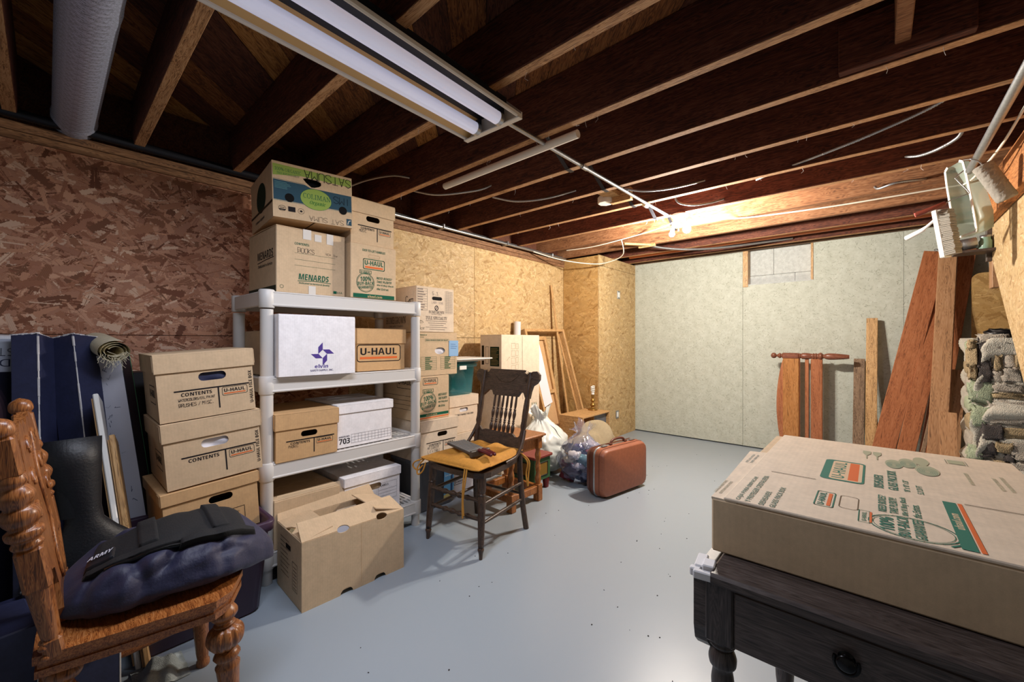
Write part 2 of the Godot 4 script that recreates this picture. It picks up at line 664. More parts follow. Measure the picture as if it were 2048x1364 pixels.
func make_materials():
	rng.seed = 7
	var n := 384
	var a := noise_img(n, 0.012, 3, 3)
	var f1 := noise_img(n, 0.05, 5, 4)
	grain.resize(n * n)
	var gb := PackedFloat32Array()
	gb.resize(n * n)
	for i in n * n:
		var rings := 0.5 + 0.5 * sin(a[i] * 46.0 + f1[i] * 2.0)
		grain[i] = clampf(0.5 + (rings - 0.5) * 0.55 + f1[i] * 0.55 + a[i] * 0.35, 0.0, 1.0)
		gb[i] = grain[i]
	grain_bump = grey_tex(gb, n, 0.0, 1.0)
	soft = grey_tex(a, n, -0.6, 0.6)
	fine = grey_tex(f1, n, -0.6, 0.6)
	var ca := PackedFloat32Array()
	ca.resize(n * n)
	for y in n:
		for x in n:
			var i := y * n + x
			ca[i] = clampf(0.93 + 0.035 * a[i] + 0.03 * f1[i] + 0.006 * sin(x * TAU / 12.0) + rr(-0.015, 0.015), 0.0, 1.0)
	M.card_tex = grey_tex(ca, n, 0.0, 1.0)
	var mo := PackedFloat32Array()
	mo.resize(n * n)
	for i in n * n:
		mo[i] = clampf(0.92 + 0.07 * a[i] + 0.06 * f1[i], 0.0, 1.0)
	M.mottle_tex = grey_tex(mo, n, 0.0, 1.0)
	var soft_rough := grey_tex(mo, n, -1.5, 0.95)
	# strand board
	var yellow := osb_images(1024, 7500, [Color(0.82, 0.73, 0.57), Color(0.85, 0.76, 0.6), Color(0.87, 0.79, 0.64), Color(0.79, 0.69, 0.52), Color(0.89, 0.81, 0.67), Color(0.74, 0.63, 0.46), Color(0.84, 0.74, 0.58)], 12, 50, 11)
	var red := osb_images(1024, 7000, [Color(0.76, 0.55, 0.44), Color(0.8, 0.58, 0.46), Color(0.86, 0.66, 0.54), Color(0.68, 0.46, 0.35), Color(0.9, 0.75, 0.64), Color(0.58, 0.38, 0.28), Color(0.78, 0.56, 0.44), Color(0.83, 0.62, 0.5), Color(0.52, 0.34, 0.25)], 10, 76, 23)
	M.osb = osb(yellow, Color(0.9, 0.86, 0.79), 0.66)
	M.osb_b = osb(yellow, Color(0.86, 0.77, 0.62), 0.5, Vector3(0.37, 0.21, 0.55))
	M.osb_pale = osb(yellow, Color(0.91, 0.88, 0.84), 0.75, Vector3(0.1, 0.6, 0.3))
	M.osb_red = osb(red, Color(1.0, 1.0, 1.0), 0.68, Vector3(0.2, 0.1, 0.4), 0.3)
	var wht := osb(yellow, Color.WHITE, 0.62, Vector3(0.5, 0.3, 0.2), 0.1)
	# paint over strand board: pale, with the dark specks of the pits
	var sp := PackedFloat32Array()
	var nn := 768
	sp.resize(nn * nn)
	for i in nn * nn: sp[i] = 0.8
	for k in 2600:
		var cx := rng.randi() % nn
		var cy := rng.randi() % nn
		var ln := int(rr(1, 9)) if rng.randf() < 0.8 else int(rr(8, 22))
		var an := rr(0, PI)
		var v := rr(0.0, 0.6)
		for j in ln:
			var px := posmod(cx + int(j * cos(an) + rr(-0.7, 0.7)), nn)
			var py := posmod(cy + int(j * sin(an) + rr(-0.7, 0.7)), nn)
			sp[py * nn + px] = minf(sp[py * nn + px], v)
	for y in nn:
		for x in nn:
			var i := y * nn + x
			if sp[i] >= 0.8: sp[i] = 0.82 + 0.1 * a[(y % n) * n + x % n] + 0.08 * f1[(y % n) * n + x % n]
	wht.albedo_texture = ramp_tex(sp, nn, [[0.0, Color(0.36, 0.36, 0.28)], [0.5, Color(0.6, 0.6, 0.52)], [0.75, Color(0.82, 0.82, 0.76)], [1.0, Color(0.93, 0.93, 0.88)]])
	wht.uv1_scale = Vector3.ONE * 0.8
	wht.albedo_color = Color(0.88, 0.9, 0.905)
	M.white_wall = wht
	M.block_paint = mottled(Color(0.84, 0.86, 0.85), 0.8, 4.0, 0.15)
	# floor paint
	var fl := std(Color(0.6, 0.645, 0.685), 0.34, 0.0, 0.5)
	fl.roughness_texture = soft_rough
	fl.uv1_triplanar = true
	fl.uv1_scale = Vector3.ONE * 0.45
	fl.heightmap_enabled = true
	fl.heightmap_texture = soft
	fl.heightmap_scale = 0.06
	M.floor = fl
	# timber
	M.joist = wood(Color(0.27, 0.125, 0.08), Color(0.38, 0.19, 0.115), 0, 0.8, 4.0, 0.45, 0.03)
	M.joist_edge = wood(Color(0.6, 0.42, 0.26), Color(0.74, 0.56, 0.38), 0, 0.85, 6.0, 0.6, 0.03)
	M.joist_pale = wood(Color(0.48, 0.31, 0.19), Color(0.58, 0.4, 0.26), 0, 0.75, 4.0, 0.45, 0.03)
	M.plank_a = wood(Color(0.4, 0.23, 0.11), Color(0.58, 0.36, 0.17), 0, 0.8, 4.5, 0.5, 0.03)
	M.plank_b = wood(Color(0.26, 0.13, 0.08), Color(0.38, 0.2, 0.11), 0, 0.8, 4.5, 0.5, 0.03)
	M.plank_c = wood(Color(0.54, 0.34, 0.15), Color(0.72, 0.5, 0.24), 0, 0.8, 4.5, 0.5, 0.03)
	M.trim = wood(Color(0.42, 0.29, 0.19), Color(0.56, 0.4, 0.27), 2, 0.75, 5.0, 0.5)
	M.trim_x = wood(Color(0.3, 0.22, 0.15), Color(0.42, 0.31, 0.21), 0, 0.75, 5.0, 0.5)
	M.pine = wood(Color(0.66, 0.5, 0.31), Color(0.8, 0.64, 0.43), 1, 0.5, 6.0, 0.6)
	M.pine_x = wood(Color(0.66, 0.5, 0.31), Color(0.8, 0.64, 0.43), 0, 0.5, 6.0, 0.6)
	M.cherry = wood(Color(0.6, 0.36, 0.23), Color(0.67, 0.42, 0.27), 1, 0.35, 5.0, 0.5, 0.0)
	M.cherry_x = wood(Color(0.44, 0.25, 0.18), Color(0.52, 0.31, 0.22), 0, 0.35, 5.0, 0.5, 0.0)
	M.maple = wood(Color(0.64, 0.42, 0.22), Color(0.71, 0.49, 0.27), 1, 0.38, 4.0, 0.4, 0.0)
	M.weathered = wood(Color(0.42, 0.33, 0.25), Color(0.56, 0.46, 0.36), 1, 0.7, 6.0, 0.6)
	M.oldpine = wood(Color(0.64, 0.47, 0.33), Color(0.7, 0.53, 0.38), 1, 0.45, 4.0, 0.4, 0.0)
	M.oak = wood(Color(0.48, 0.26, 0.12), Color(0.64, 0.39, 0.19), 0, 0.3, 9.0, 0.9, 0.02)
	M.oak_y = wood(Color(0.44, 0.25, 0.13), Color(0.6, 0.37, 0.19), 1, 0.3, 9.0, 0.9, 0.02)
	M.darkoak = wood(Color(0.2, 0.14, 0.105), Color(0.3, 0.215, 0.155), 1, 0.4, 8.0, 0.9, 0.02)
	M.darkoak_x = wood(Color(0.2, 0.145, 0.11), Color(0.29, 0.215, 0.16), 0, 0.4, 8.0, 0.9, 0.02)
	M.walnut = wood(Color(0.24, 0.2, 0.185), Color(0.3, 0.255, 0.235), 0, 0.45, 7.0, 0.6, 0.01)
	M.walnut_y = wood(Color(0.22, 0.185, 0.175), Color(0.28, 0.24, 0.225), 1, 0.4, 7.0, 0.6, 0.01)
	M.stoolwood = wood(Color(0.5, 0.29, 0.12), Color(0.66, 0.42, 0.2), 1, 0.4, 7.0, 0.8, 0.01)
	# cardboard
	M.kraft = cardboard(Color(0.86, 0.75, 0.61))
	M.kraft_dark = cardboard(Color(0.85, 0.69, 0.5))
	M.kraft_pale = cardboard(Color(0.93, 0.85, 0.75))
	M.kraft_in = cardboard(Color(0.72, 0.52, 0.33))
	M.white_card = cardboard(Color(1.0, 0.99, 1.0))
	M.ink = std(Color.WHITE, 0.75, 0.0, 0.3)
	M.ink.vertex_color_use_as_albedo = true
	M.ink.vertex_color_is_srgb = true
	M.tape = std(Color(0.85, 0.83, 0.8), 0.35)
	# plastic and metal
	M.putty = std(Color(0.82, 0.81, 0.795), 0.42)
	M.steel = mottled(Color(0.72, 0.73, 0.74), 0.38, 6.0, 0.05)
	M.steel.metallic = 0.9
	M.duct = wood(Color(0.5, 0.54, 0.64), Color(0.86, 0.9, 1.0), 2, 0.45, 22.0, 3.0, 0.01)
	M.duct.metallic = 0.55
	M.dark_steel = std(Color(0.16, 0.17, 0.2), 0.45, 0.6)
	M.strap = std(Color(0.2, 0.2, 0.22), 0.5, 0.7)
	M.enamel = std(Color(0.88, 0.85, 0.8), 0.4)
	M.enamel_in = std(Color(0.84, 0.67, 0.42), 0.4)
	M.tube = std(Color(0.9, 0.9, 0.94), 0.12)
	M.tube.emission_enabled = true  # faint glow gives the tubes their pale tone
	M.tube.emission = Color(0.82, 0.83, 0.94)
	M.tube.emission_energy_multiplier = 0.3
	M.white_plastic = std(Color(0.92, 0.92, 0.9), 0.35)
	M.cable = std(Color(0.9, 0.88, 0.82), 0.5)
	M.porcelain = std(Color(0.93, 0.92, 0.89), 0.25)
	M.bulb = std(Color(1, 1, 1), 0.3)
	M.bulb.emission_enabled = true
	M.bulb.emission = Color(1.0, 0.95, 0.88)
	M.bulb.emission_energy_multiplier = 6.0
	M.copper = std(Color(0.72, 0.42, 0.26), 0.45, 0.8)
	M.black_rubber = mottled(Color(0.075, 0.085, 0.11), 0.5, 5.0, 0.05)
	M.navy_card = mottled(Color(0.18, 0.2, 0.33), 0.55, 3.0, 0.02)
	M.worn = std(Color(0.85, 0.84, 0.84), 0.8)
	M.navy_cloth = mottled(Color(0.13, 0.135, 0.25), 0.6, 6.0, 0.05)
	M.navy_cloth.rim_enabled = true
	M.navy_cloth.rim = 0.3
	M.black_cloth = mottled(Color(0.045, 0.045, 0.06), 0.85, 8.0, 0.05)
	M.purple = mottled(Color(0.26, 0.17, 0.27), 0.42, 2.0, 0.0)
	M.grey_plastic = mottled(Color(0.42, 0.43, 0.46), 0.45, 2.0, 0.0)
	M.gold_cloth = mottled(Color(0.82, 0.57, 0.2), 0.8, 6.0, 0.05)
	M.gold_cloth.rim_enabled = true
	M.gold_cloth.rim = 0.4
	M.leather = mottled(Color(0.62, 0.37, 0.26), 0.45, 5.0, 0.04)
	M.leather_dark = mottled(Color(0.4, 0.21, 0.15), 0.45, 5.0, 0.04)
	M.canvas = mottled(Color(0.95, 0.91, 0.78), 0.85, 8.0, 0.05)
	M.khaki = mottled(Color(0.66, 0.6, 0.48), 0.85, 8.0, 0.05)
	M.white_bag = std(Color(0.86, 0.88, 0.86), 0.3)
	M.white_bag.backlight_enabled = true
	M.white_bag.backlight = Color(0.25, 0.25, 0.25)
	M.paper = std(Color(0.9, 0.9, 0.93), 0.8)
	M.roller_fluff = mottled(Color(0.9, 0.88, 0.83), 0.95, 30.0, 0.5)
	M.teal = std(Color(0.03, 0.55, 0.6, 0.5), 0.2)
	M.teal.transparency = BaseMaterial3D.TRANSPARENCY_ALPHA
	M.clear = std(Color(0.7, 0.78, 1.0, 0.1), 0.15)
	M.clear.transparency = BaseMaterial3D.TRANSPARENCY_ALPHA
	M.clear_film = std(Color(0.95, 0.97, 1.0, 0.12), 0.12)
	M.clear_film.transparency = BaseMaterial3D.TRANSPARENCY_ALPHA
	M.brass = std(Color(0.62, 0.48, 0.25), 0.35, 0.8)
	M.mortar = mottled(Color(0.86, 0.84, 0.78), 0.9, 6.0, 0.3)
	M.stone_a = mottled(Color(0.8, 0.76, 0.7), 0.9, 7.0, 0.4)
	M.stone_b = mottled(Color(0.76, 0.67, 0.52), 0.9, 7.0, 0.4)
	M.stone_c = mottled(Color(0.38, 0.35, 0.34), 0.85, 9.0, 0.5)
	M.stone_d = mottled(Color(0.76, 0.81, 0.68), 0.85, 7.0, 0.4)

# ---------------------------------------------------------------- the room
const JOIST_Z := [-4.84, -4.43, -4.02, -3.61, -3.2, -2.79, -2.38, -1.965, -1.555, -1.135, -0.72, -0.305, 0.105, 0.52, 0.93, 1.34, 1.75]
const WALL_X := -2.8
const FAR_Z := -5.03
const BACK_Z := 2.2

func make_structure():
	var o := setting("floor", "grey-blue painted concrete basement floor", "floor")
	var s := ST()
	cbox(s, Vector3(-3.1, -0.2, FAR_Z - 0.4), Vector3(2.3, 0, BACK_Z + 0.3))
	part(o, "slab", s, M.floor)
	# left wall: strand board panels on a backing
	o = setting("wall_left", "long left wall of bare strand board panels", "wall")
	s = ST()
	cbox(s, Vector3(-3.1, 0, FAR_Z - 0.4), Vector3(-2.815, 2.45, BACK_Z + 0.3))
	part(o, "backing", s, M.plank_b)
	for r: Array in [[-4.1, -2.64, M.osb], [-2.64, -1.42, M.osb_pale], [-1.42, 1.02, M.osb_red], [1.02, BACK_Z, M.osb_red]]:
		for h: Vector2 in [Vector2(0.0, 1.178), Vector2(1.181, 2.06)]:
			s = ST()
			cbox(s, Vector3(-2.815, h.x, r[0] + 0.001), Vector3(WALL_X, h.y, r[1] - 0.001), 0.001)
			part(o, "panel", s, r[2])
	s = ST()
	cbox(s, Vector3(-2.83, 2.062, -4.1), Vector3(-2.782, 2.1, BACK_Z), 0.003)
	cbox(s, Vector3(-2.815, 2.025, -4.1), Vector3(-2.786, 2.06, BACK_Z), 0.002)
	o = solo("trim_1", s, M.trim, "wooden ledge strips along the top of the left wall", "trim", "", "structure")
	# boxed-in corner
	o = setting("wall_closet", "boxed-in strand board corner at the far end of the left wall", "wall")
	s = ST()
	cbox(s, Vector3(-2.8, 0, -4.115), Vector3(-2.322, 2.115, -4.1), 0.001)
	part(o, "panel", s, M.osb_b)
	s = ST()
	cbox(s, Vector3(-2.335, 0, FAR_Z), Vector3(-2.32, 2.0, -4.1), 0.001)
	part(o, "panel", s, M.osb)
	s = ST()
	cbox(s, Vector3(-2.335, 2.003, FAR_Z), Vector3(-2.32, 2.12, -4.1), 0.001)
	part(o, "panel", s, M.osb)
	for v: Array in [[1.705, -4.565], [0.27, -4.53]]:
		s = ST()
		box(s, Vector3(-2.317, v[0], v[1]), Vector3(0.008, 0.095, 0.07), 0.003)
		part(o, "cover_plate", s, M.steel)
		s = ST()
		box(s, Vector3(-2.313, v[0], v[1]), Vector3(0.006, 0.06, 0.04), 0.002)
		part(o, "cover_plate", s, M.white_plastic)
	# far wall: painted strand board with a blocked-up window
	o = setting("wall_far", "white-painted strand board far wall", "wall")
	s = ST()
	cbox(s, Vector3(-3.1, 0, FAR_Z - 0.4), Vector3(2.3, 1.76, FAR_Z - 0.15))
	cbox(s, Vector3(-3.1, 1.76, FAR_Z - 0.4), Vector3(-1.08, 2.45, FAR_Z - 0.15))
	cbox(s, Vector3(-0.465, 1.76, FAR_Z - 0.4), Vector3(2.3, 2.45, FAR_Z - 0.15))
	cbox(s, Vector3(-1.08, 1.76, FAR_Z - 0.4), Vector3(-0.465, 2.45, FAR_Z - 0.24))
	part(o, "backing", s, M.block_paint)
	for r: Array in [[-2.335, -1.082], [-1.08, 0.19], [0.192, 1.41], [1.412, 2.3]]:
		s = ST()
		if r[0] == -1.08:
			extrude(s, [Vector2(r[0], 0.012), Vector2(r[1], 0.012), Vector2(r[1], 2.15), Vector2(-0.465, 2.15), Vector2(-0.465, 1.76), Vector2(r[0], 1.76)], 0.15, Transform3D(Basis(), Vector3(0, 0, FAR_Z - 0.075)))
		else:
			cbox(s, Vector3(r[0], 0.012, FAR_Z - 0.15), Vector3(r[1], 2.15, FAR_Z), 0.0015)
		part(o, "panel", s, M.white_wall)
	# the window recess
	o = setting("window_1", "small high basement window opening blocked up with painted masonry", "window")
	for b: Array in [[-1.08, -0.808, 1.86, 2.16], [-0.806, -0.465, 1.86, 2.16], [-1.08, -0.62, 1.76, 1.858], [-0.618, -0.465, 1.76, 1.858]]:
		s = ST()
		cbox(s, Vector3(b[0], b[2], FAR_Z - 0.24), Vector3(b[1], b[3], FAR_Z - 0.09), 0.004)
		part(o, "block", s, M.block_paint)
	s = ST()
	cbox(s, Vector3(-1.08, 1.735, FAR_Z - 0.09), Vector3(-1.03, 2.15, FAR_Z + 0.008), 0.002)
	part(o, "jamb", s, M.pine)
	s = ST()
	cbox(s, Vector3(-0.478, 1.76, FAR_Z - 0.09), Vector3(-0.458, 2.15, FAR_Z + 0.006), 0.002)
	part(o, "jamb", s, M.pine)
	s = ST()
	cbox(s, Vector3(-1.03, 1.752, FAR_Z - 0.09), Vector3(-0.458, 1.762, FAR_Z + 0.003), 0.002)
	part(o, "sill", s, M.block_paint)
	s = ST()
	sheet(s, 40, 6, func(u, v): return Vector3(-1.03 + 0.56 * u, 1.757 + 0.075 * v + 0.006 * sin(u * 23.0) * (1.0 - v), FAR_Z + 0.014 - 0.05 * v + 0.006 * sin(u * 31.0 + v * 4.0) + 0.004 * sin(u * 71.0)))
	part(o, "plastic_film", s, M.clear_film)
	# trim, pipes along the far wall's top
	s = ST()
	cbox(s, Vector3(-2.32, 2.125, FAR_Z), Vector3(2.3, 2.165, FAR_Z + 0.035), 0.003)
	cbox(s, Vector3(-2.32, 2.165, FAR_Z - 0.1), Vector3(2.3, 2.2, FAR_Z + 0.06), 0.003)
	solo("trim_2", s, M.trim_x, "dark wooden strips along the top of the white far wall", "trim", "", "structure")
	# right: strand board side of the stair, cut along the slope
	o = setting("wall_right", "pale strand board side of the stair on the right", "wall")
	s = ST()
	var xf := Transform3D(Basis(Vector3(0, 0, -1), Vector3.UP, Vector3.RIGHT), Vector3(0.567, 0, 0))
	extrude(s, [Vector2(1.65, 0), Vector2(2.25, 0), Vector2(3.2, 0.9), Vector2(4.18, 1.86), Vector2(4.18, 2.1), Vector2(1.65, 2.1)], 0.016, xf)
	part(o, "panel", s, M.osb_pale)
	s = ST()
	cbox(s, Vector3(0.575, 0, -1.67), Vector3(2.3, 2.45, -1.65))
	part(o, "panel", s, M.osb_pale)
	s = ST()
	cbox(s, Vector3(1.9, 0, FAR_Z - 0.2), Vector3(2.3, 2.45, BACK_Z + 0.3))
	part(o, "backing", s, M.block_paint)
	o = setting("wall_back", "block wall at the near end of the room", "wall")
	s = ST()
	cbox(s, Vector3(-3.1, 0, BACK_Z), Vector3(2.3, 2.45, BACK_Z + 0.3))
	part(o, "backing", s, M.block_paint)
	# ceiling: joists, diagonal subfloor planks, a slab above
	o = setting("ceiling", "open basement ceiling of dark timber joists under diagonal floor planks", "ceiling")
	s = ST()
	cbox(s, Vector3(-3.1, 2.4, FAR_Z - 0.4), Vector3(2.3, 2.55, BACK_Z + 0.3))
	part(o, "upper_floor", s, M.plank_b)
	rng.seed = 31
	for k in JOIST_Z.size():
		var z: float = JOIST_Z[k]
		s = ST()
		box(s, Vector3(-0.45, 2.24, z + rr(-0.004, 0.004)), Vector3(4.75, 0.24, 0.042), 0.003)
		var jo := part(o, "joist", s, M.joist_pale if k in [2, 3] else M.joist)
		# the underside strip, paler than the dark joists' sides
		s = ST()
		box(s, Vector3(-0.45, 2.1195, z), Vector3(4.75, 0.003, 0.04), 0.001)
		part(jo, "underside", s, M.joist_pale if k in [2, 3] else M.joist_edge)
	for k in 62:
		var q := -5.4 + k * 0.2       # x - z along the plank's lower edge
		var pts := [Vector2(-2.95, FAR_Z - 0.1), Vector2(2.1, FAR_Z - 0.1), Vector2(2.1, BACK_Z + 0.1), Vector2(-2.95, BACK_Z + 0.1)]
		var band := [Vector2(-20 + q, -20), Vector2(20 + q, 20), Vector2(20 + q + 0.197, 20), Vector2(-20 + q + 0.197, -20)]
		var cut := Geometry2D.intersect_polygons(PackedVector2Array(pts), PackedVector2Array(band))
		if cut.is_empty(): continue
		# outline in the plank's own frame: x along the plank
		var d := Vector2(1, 1).normalized()
		var e := Vector2(-1, 1).normalized()
		var c := Vector2.ZERO
		for p in cut[0]: c += p
		c /= cut[0].size()
		var loc := []
		for p in cut[0]: loc.append(Vector2((p - c).dot(d), (p - c).dot(e)))
		s = ST()
		extrude(s, loc, 0.022, Transform3D(Basis(Vector3.RIGHT, Vector3.BACK, Vector3.DOWN), Vector3.ZERO))
		var mi := part(o, "plank", s, [M.plank_a, M.plank_b, M.plank_a, M.plank_c, M.plank_b][rng.randi() % 5])
		mi.transform = Transform3D(Basis(Vector3(d.x, 0, d.y), Vector3.UP, Vector3(e.x, 0, e.y)), Vector3(c.x, 2.373 + rr(-0.002, 0.002), c.y))
	s = ST()
	cbox(s, Vector3(0.05, 2.155, -1.94), Vector3(0.09, 2.36, -1.58), 0.003)
	part(o, "blocking", s, M.joist_pale)
	s = ST()
	cbox(s, Vector3(-0.1, 2.123, -1.942), Vector3(0.24, 2.3, -1.905), 0.003)
	part(o, "blocking", s, M.joist)

# ---------------------------------------------------------------- things on and under the ceiling
func cable(called: String, pts: Array, r: float, mat: Material, label: String, cat := "cable", group := "", n := 7):
	var s := ST()
	tube(s, spline3(pts, 8), r, n)
	return solo(called, s, mat, label, cat, group)

# armoured cable: a tube with close ridges
func armoured(pts: Array, r: float, label: String, group: String):
	var s := ST()
	var p := spline3(pts, 10)
	var q := []
	var rad := []
	for i in p.size() - 1:
		var m := maxi(2, int(p[i].distance_to(p[i + 1]) / 0.0035))
		for j in m:
			q.append(p[i].lerp(p[i + 1], float(j) / m))
			rad.append(r * (1.0 if j % 2 == 0 else 0.78))
	tube(s, q, rad, 6)
	return solo("armoured_cable", s, M.steel, label, "cable", group)

func make_ceiling_things():
	var s := ST()
	# big round duct running into the left wall between two joists
	var o := thing("round_duct", "galvanised round duct running between the joists to the left wall", "duct", Vector3(-2.8, 2.165, -0.085))
	var prof := []
	for i in 40:
		var rib := 0.0025 if i % 20 == 0 else 0.0
		prof.append(Vector2(0.072 + rib, i * 0.05))
	lathe(s, prof, 26, Transform3D(Basis(Vector3.UP, Vector3.RIGHT, Vector3.FORWARD), Vector3(0.05, 0, 0)))
	part(o, "duct_pipe", s, M.duct)
	s = ST()
	lathe(s, [Vector2(0.074, 0.0), Vector2(0.076, 0.02), Vector2(0.076, 0.09), Vector2(0.072, 0.1)], 26, Transform3D(Basis(Vector3.UP, Vector3.RIGHT, Vector3.FORWARD), Vector3(-0.01, 0, 0)))
	part(o, "collar", s, M.duct)
	# fluorescent fitting, two tubes, hung below the joists; local z runs along it
	o = thing("fluorescent_light", "two-tube fluorescent shop light with an open cream reflector under the joists", "light fixture", Vector3(-1.16, 2.03, -0.62), 0.0)
	var w := 0.142
	s = ST()
	var half := 0.6
	for sd: float in [-1.0, 1.0]:
		# the sloping reflector wings
		extrude(s, [Vector2(sd * 0.068, 0.055), Vector2(sd * 0.072, 0.059), Vector2(sd * w, 0.0), Vector2(sd * w, -0.004), Vector2(sd * (w - 0.003), -0.004)], 2 * half, Transform3D.IDENTITY)
	part(o, "reflector", s, M.enamel_in)
	s = ST()
	box(s, Vector3(0, 0.075, 0), Vector3(0.15, 0.045, 2 * half), 0.004)
	part(o, "housing", s, M.dark_steel)
	s = ST()
	for sd: float in [-1.0, 1.0]:
		box(s, Vector3(sd * (w + 0.002), -0.003, 0), Vector3(0.012, 0.02, 2 * half), 0.004)
	part(o, "rim", s, M.enamel)
	for zz: float in [-1.0, 1.0]:
		s = ST()
		extrude(s, [Vector2(-w - 0.008, -0.012), Vector2(w + 0.008, -0.012), Vector2(w + 0.008, 0.012), Vector2(0.055, 0.1), Vector2(-0.055, 0.1), Vector2(-w - 0.008, 0.012)], 0.006, Transform3D(Basis(), Vector3(0, 0, zz * half)))
		box(s, Vector3(0, -0.014, zz * (half - 0.01)), Vector3(2 * w + 0.02, 0.006, 0.026), 0.002)
		part(o, "end_plate", s, M.enamel)
		for sd: float in [-1.0, 1.0]:
			s = ST()
			box(s, Vector3(sd * 0.062, 0.022, zz * (half - 0.022)), Vector3(0.03, 0.05, 0.014), 0.005)
			part(o, "lamp_holder", s, M.dark_steel)
	for sd: float in [-1.0, 1.0]:
		s = ST()
		tube(s, [Vector3(sd * 0.062, 0.0, -half + 0.045), Vector3(sd * 0.062, 0.0, half - 0.045)], 0.0245, 24)
		var t := part(o, "lamp_tube", s, M.tube)
		for zz: float in [-1.0, 1.0]:
			s = ST()
			tube(s, [Vector3(sd * 0.062, 0.0, zz * (half - 0.048)), Vector3(sd * 0.062, 0.0, zz * (half - 0.028))], 0.025, 18)
			part(t, "end_cap", s, M.steel)
	o.rotation_degrees.y = 2.0
	# conduit from the fitting to the bulb holder
	s = ST()
	tube(s, [Vector3(-1.205, 2.106, -1.2), Vector3(-1.2, 2.107, -2.0), Vector3(-1.185, 2.106, -3.13)], 0.0105, 12)
	for z: float in [-1.96, -2.8]:
		tube(s, [Vector3(-1.2 - (z + 1.96) * -0.018, 2.106, z - 0.025), Vector3(-1.2 - (z + 1.96) * -0.018, 2.106, z + 0.025)], 0.0135, 12)
	solo("conduit", s, M.steel, "thin steel conduit running from the fluorescent light to the bulb holder", "conduit")
	# bulb holder and its two bulbs
	o = thing("bulb_holder", "round porcelain ceiling holder with twin sockets and a pull chain", "light fixture", Vector3(-1.12, 2.118, -3.21))
	s = ST()
	lathe(s, spline2([Vector2(0.03, -0.035), Vector2(0.04, -0.028), Vector2(0.058, -0.02), Vector2(0.062, -0.006), Vector2(0.06, 0.0)], 4), 20)
	part(o, "base", s, M.porcelain)
	for v: Array in [[Vector3(0.02, -0.03, 0.005), Vector3(0.047, -0.072, 0.008)], [Vector3(-0.03, -0.03, -0.01), Vector3(-0.06, -0.082, -0.021)]]:
		s = ST()
		tube(s, [v[0], v[0].lerp(v[1], 0.5), v[1]], [0.019, 0.019, 0.016], 12)
		part(o, "socket", s, M.porcelain)
	s = ST()
	tube(s, [Vector3(0.0, -0.02, 0.03), Vector3(0.0, -0.12, 0.03)], 0.0018, 5)
	lathe(s, [Vector2(0.001, -0.135), Vector2(0.006, -0.13), Vector2(0.004, -0.12), Vector2(0.001, -0.116)], 8, Transform3D(Basis(), Vector3(0, 0, 0.03)))
	part(o, "pull_chain", s, M.steel)
	for b: Array in [[BULB1, Vector3(-0.012, 0.058, -0.002), 1.0, "larger glowing round light bulb on the right of the holder"], [BULB2, Vector3(0.012, 0.056, 0.006), 0.72, "smaller glowing light bulb on the left of the holder"]]:
		var up: Vector3 = b[1].normalized()
		var x := up.cross(Vector3.BACK).normalized()
		var k: float = b[2]
		s = ST()
		lathe(s, spline2([Vector2(0.0005, -0.031 * k), Vector2(0.02 * k, -0.025 * k), Vector2(0.031 * k, 0.0), Vector2(0.024 * k, 0.02 * k), Vector2(0.014, 0.036), Vector2(0.013, 0.045)], 5), 20, Transform3D(Basis(x, up, x.cross(up)), b[0]))
		solo("light_bulb", s, M.bulb, b[3], "light bulb", "bulbs in the twin holder")
	# pipes along the top of the left wall
	s = ST()
	tube(s, [Vector3(-2.752, 2.122, 2.1), Vector3(-2.752, 2.122, -0.88)], 0.021, 12)
	solo("shaded_wall_conduit", s, M.dark_steel, "near length of the wall conduit above the reddish strand board, shade put into its colour", "pipe")  # near length of the same conduit, coloured dark for its shade
	o = thing("wall_conduit", "pair of galvanised conduits along the top of the yellow strand board wall", "conduit")
	for v: Vector3 in [Vector3(-2.752, 2.12, 0.016), Vector3(-2.715, 2.104, 0.0115)]:
		s = ST()
		tube(s, [Vector3(v.x, v.y, -0.89), Vector3(v.x, v.y, -4.02)], v.z, 12)
		part(o, "conduit_pipe", s, M.steel)
	for z: float in [-1.3, -2.2, -3.0, -3.75]:
		s = ST()
		box(s, Vector3(-2.737, 2.11, z), Vector3(0.085, 0.045, 0.018), 0.006)
		part(o, "clip", s, M.steel)
	# pipes along the far wall
	o = thing("far_conduit", "thin conduits running along the top of the white far wall", "conduit")
	for v: Vector3 in [Vector3(2.185, -4.935, 0.011), Vector3(2.168, -4.965, 0.009)]:
		s = ST()
		tube(s, [Vector3(-2.25, v.x, v.y), Vector3(1.2, v.x, v.y)], v.z, 10)
		part(o, "conduit_pipe", s, M.steel)
	for x: float in [-1.55, -1.0, 0.5]:
		s = ST()
		box(s, Vector3(x, 2.175, -4.955), Vector3(0.03, 0.05, 0.06), 0.006)
		part(o, "clip", s, M.steel)
	s = ST()
	tube(s, [Vector3(-2.2, 2.155, -4.62), Vector3(1.0, 2.155, -4.62)], 0.024, 14)
	solo("copper_pipe", s, M.copper, "long copper-brown pipe under the last joists before the white wall", "pipe")
	s = ST()
	tube(s, [Vector3(-2.2, 2.22, -4.74), Vector3(1.3, 2.22, -4.74)], 0.05, 16)
	solo("black_pipe", s, M.dark_steel, "thick black pipe between the last joists before the white wall", "pipe")
	# receptacle box with two outlets
	o = thing("outlet_box", "small steel box with two round outlets above the white wall", "outlet", Vector3(-0.31, 2.165, -4.9))
	s = ST()
	box(s, Vector3(0, 0, 0), Vector3(0.115, 0.065, 0.05), 0.006)
	part(o, "housing", s, M.steel)
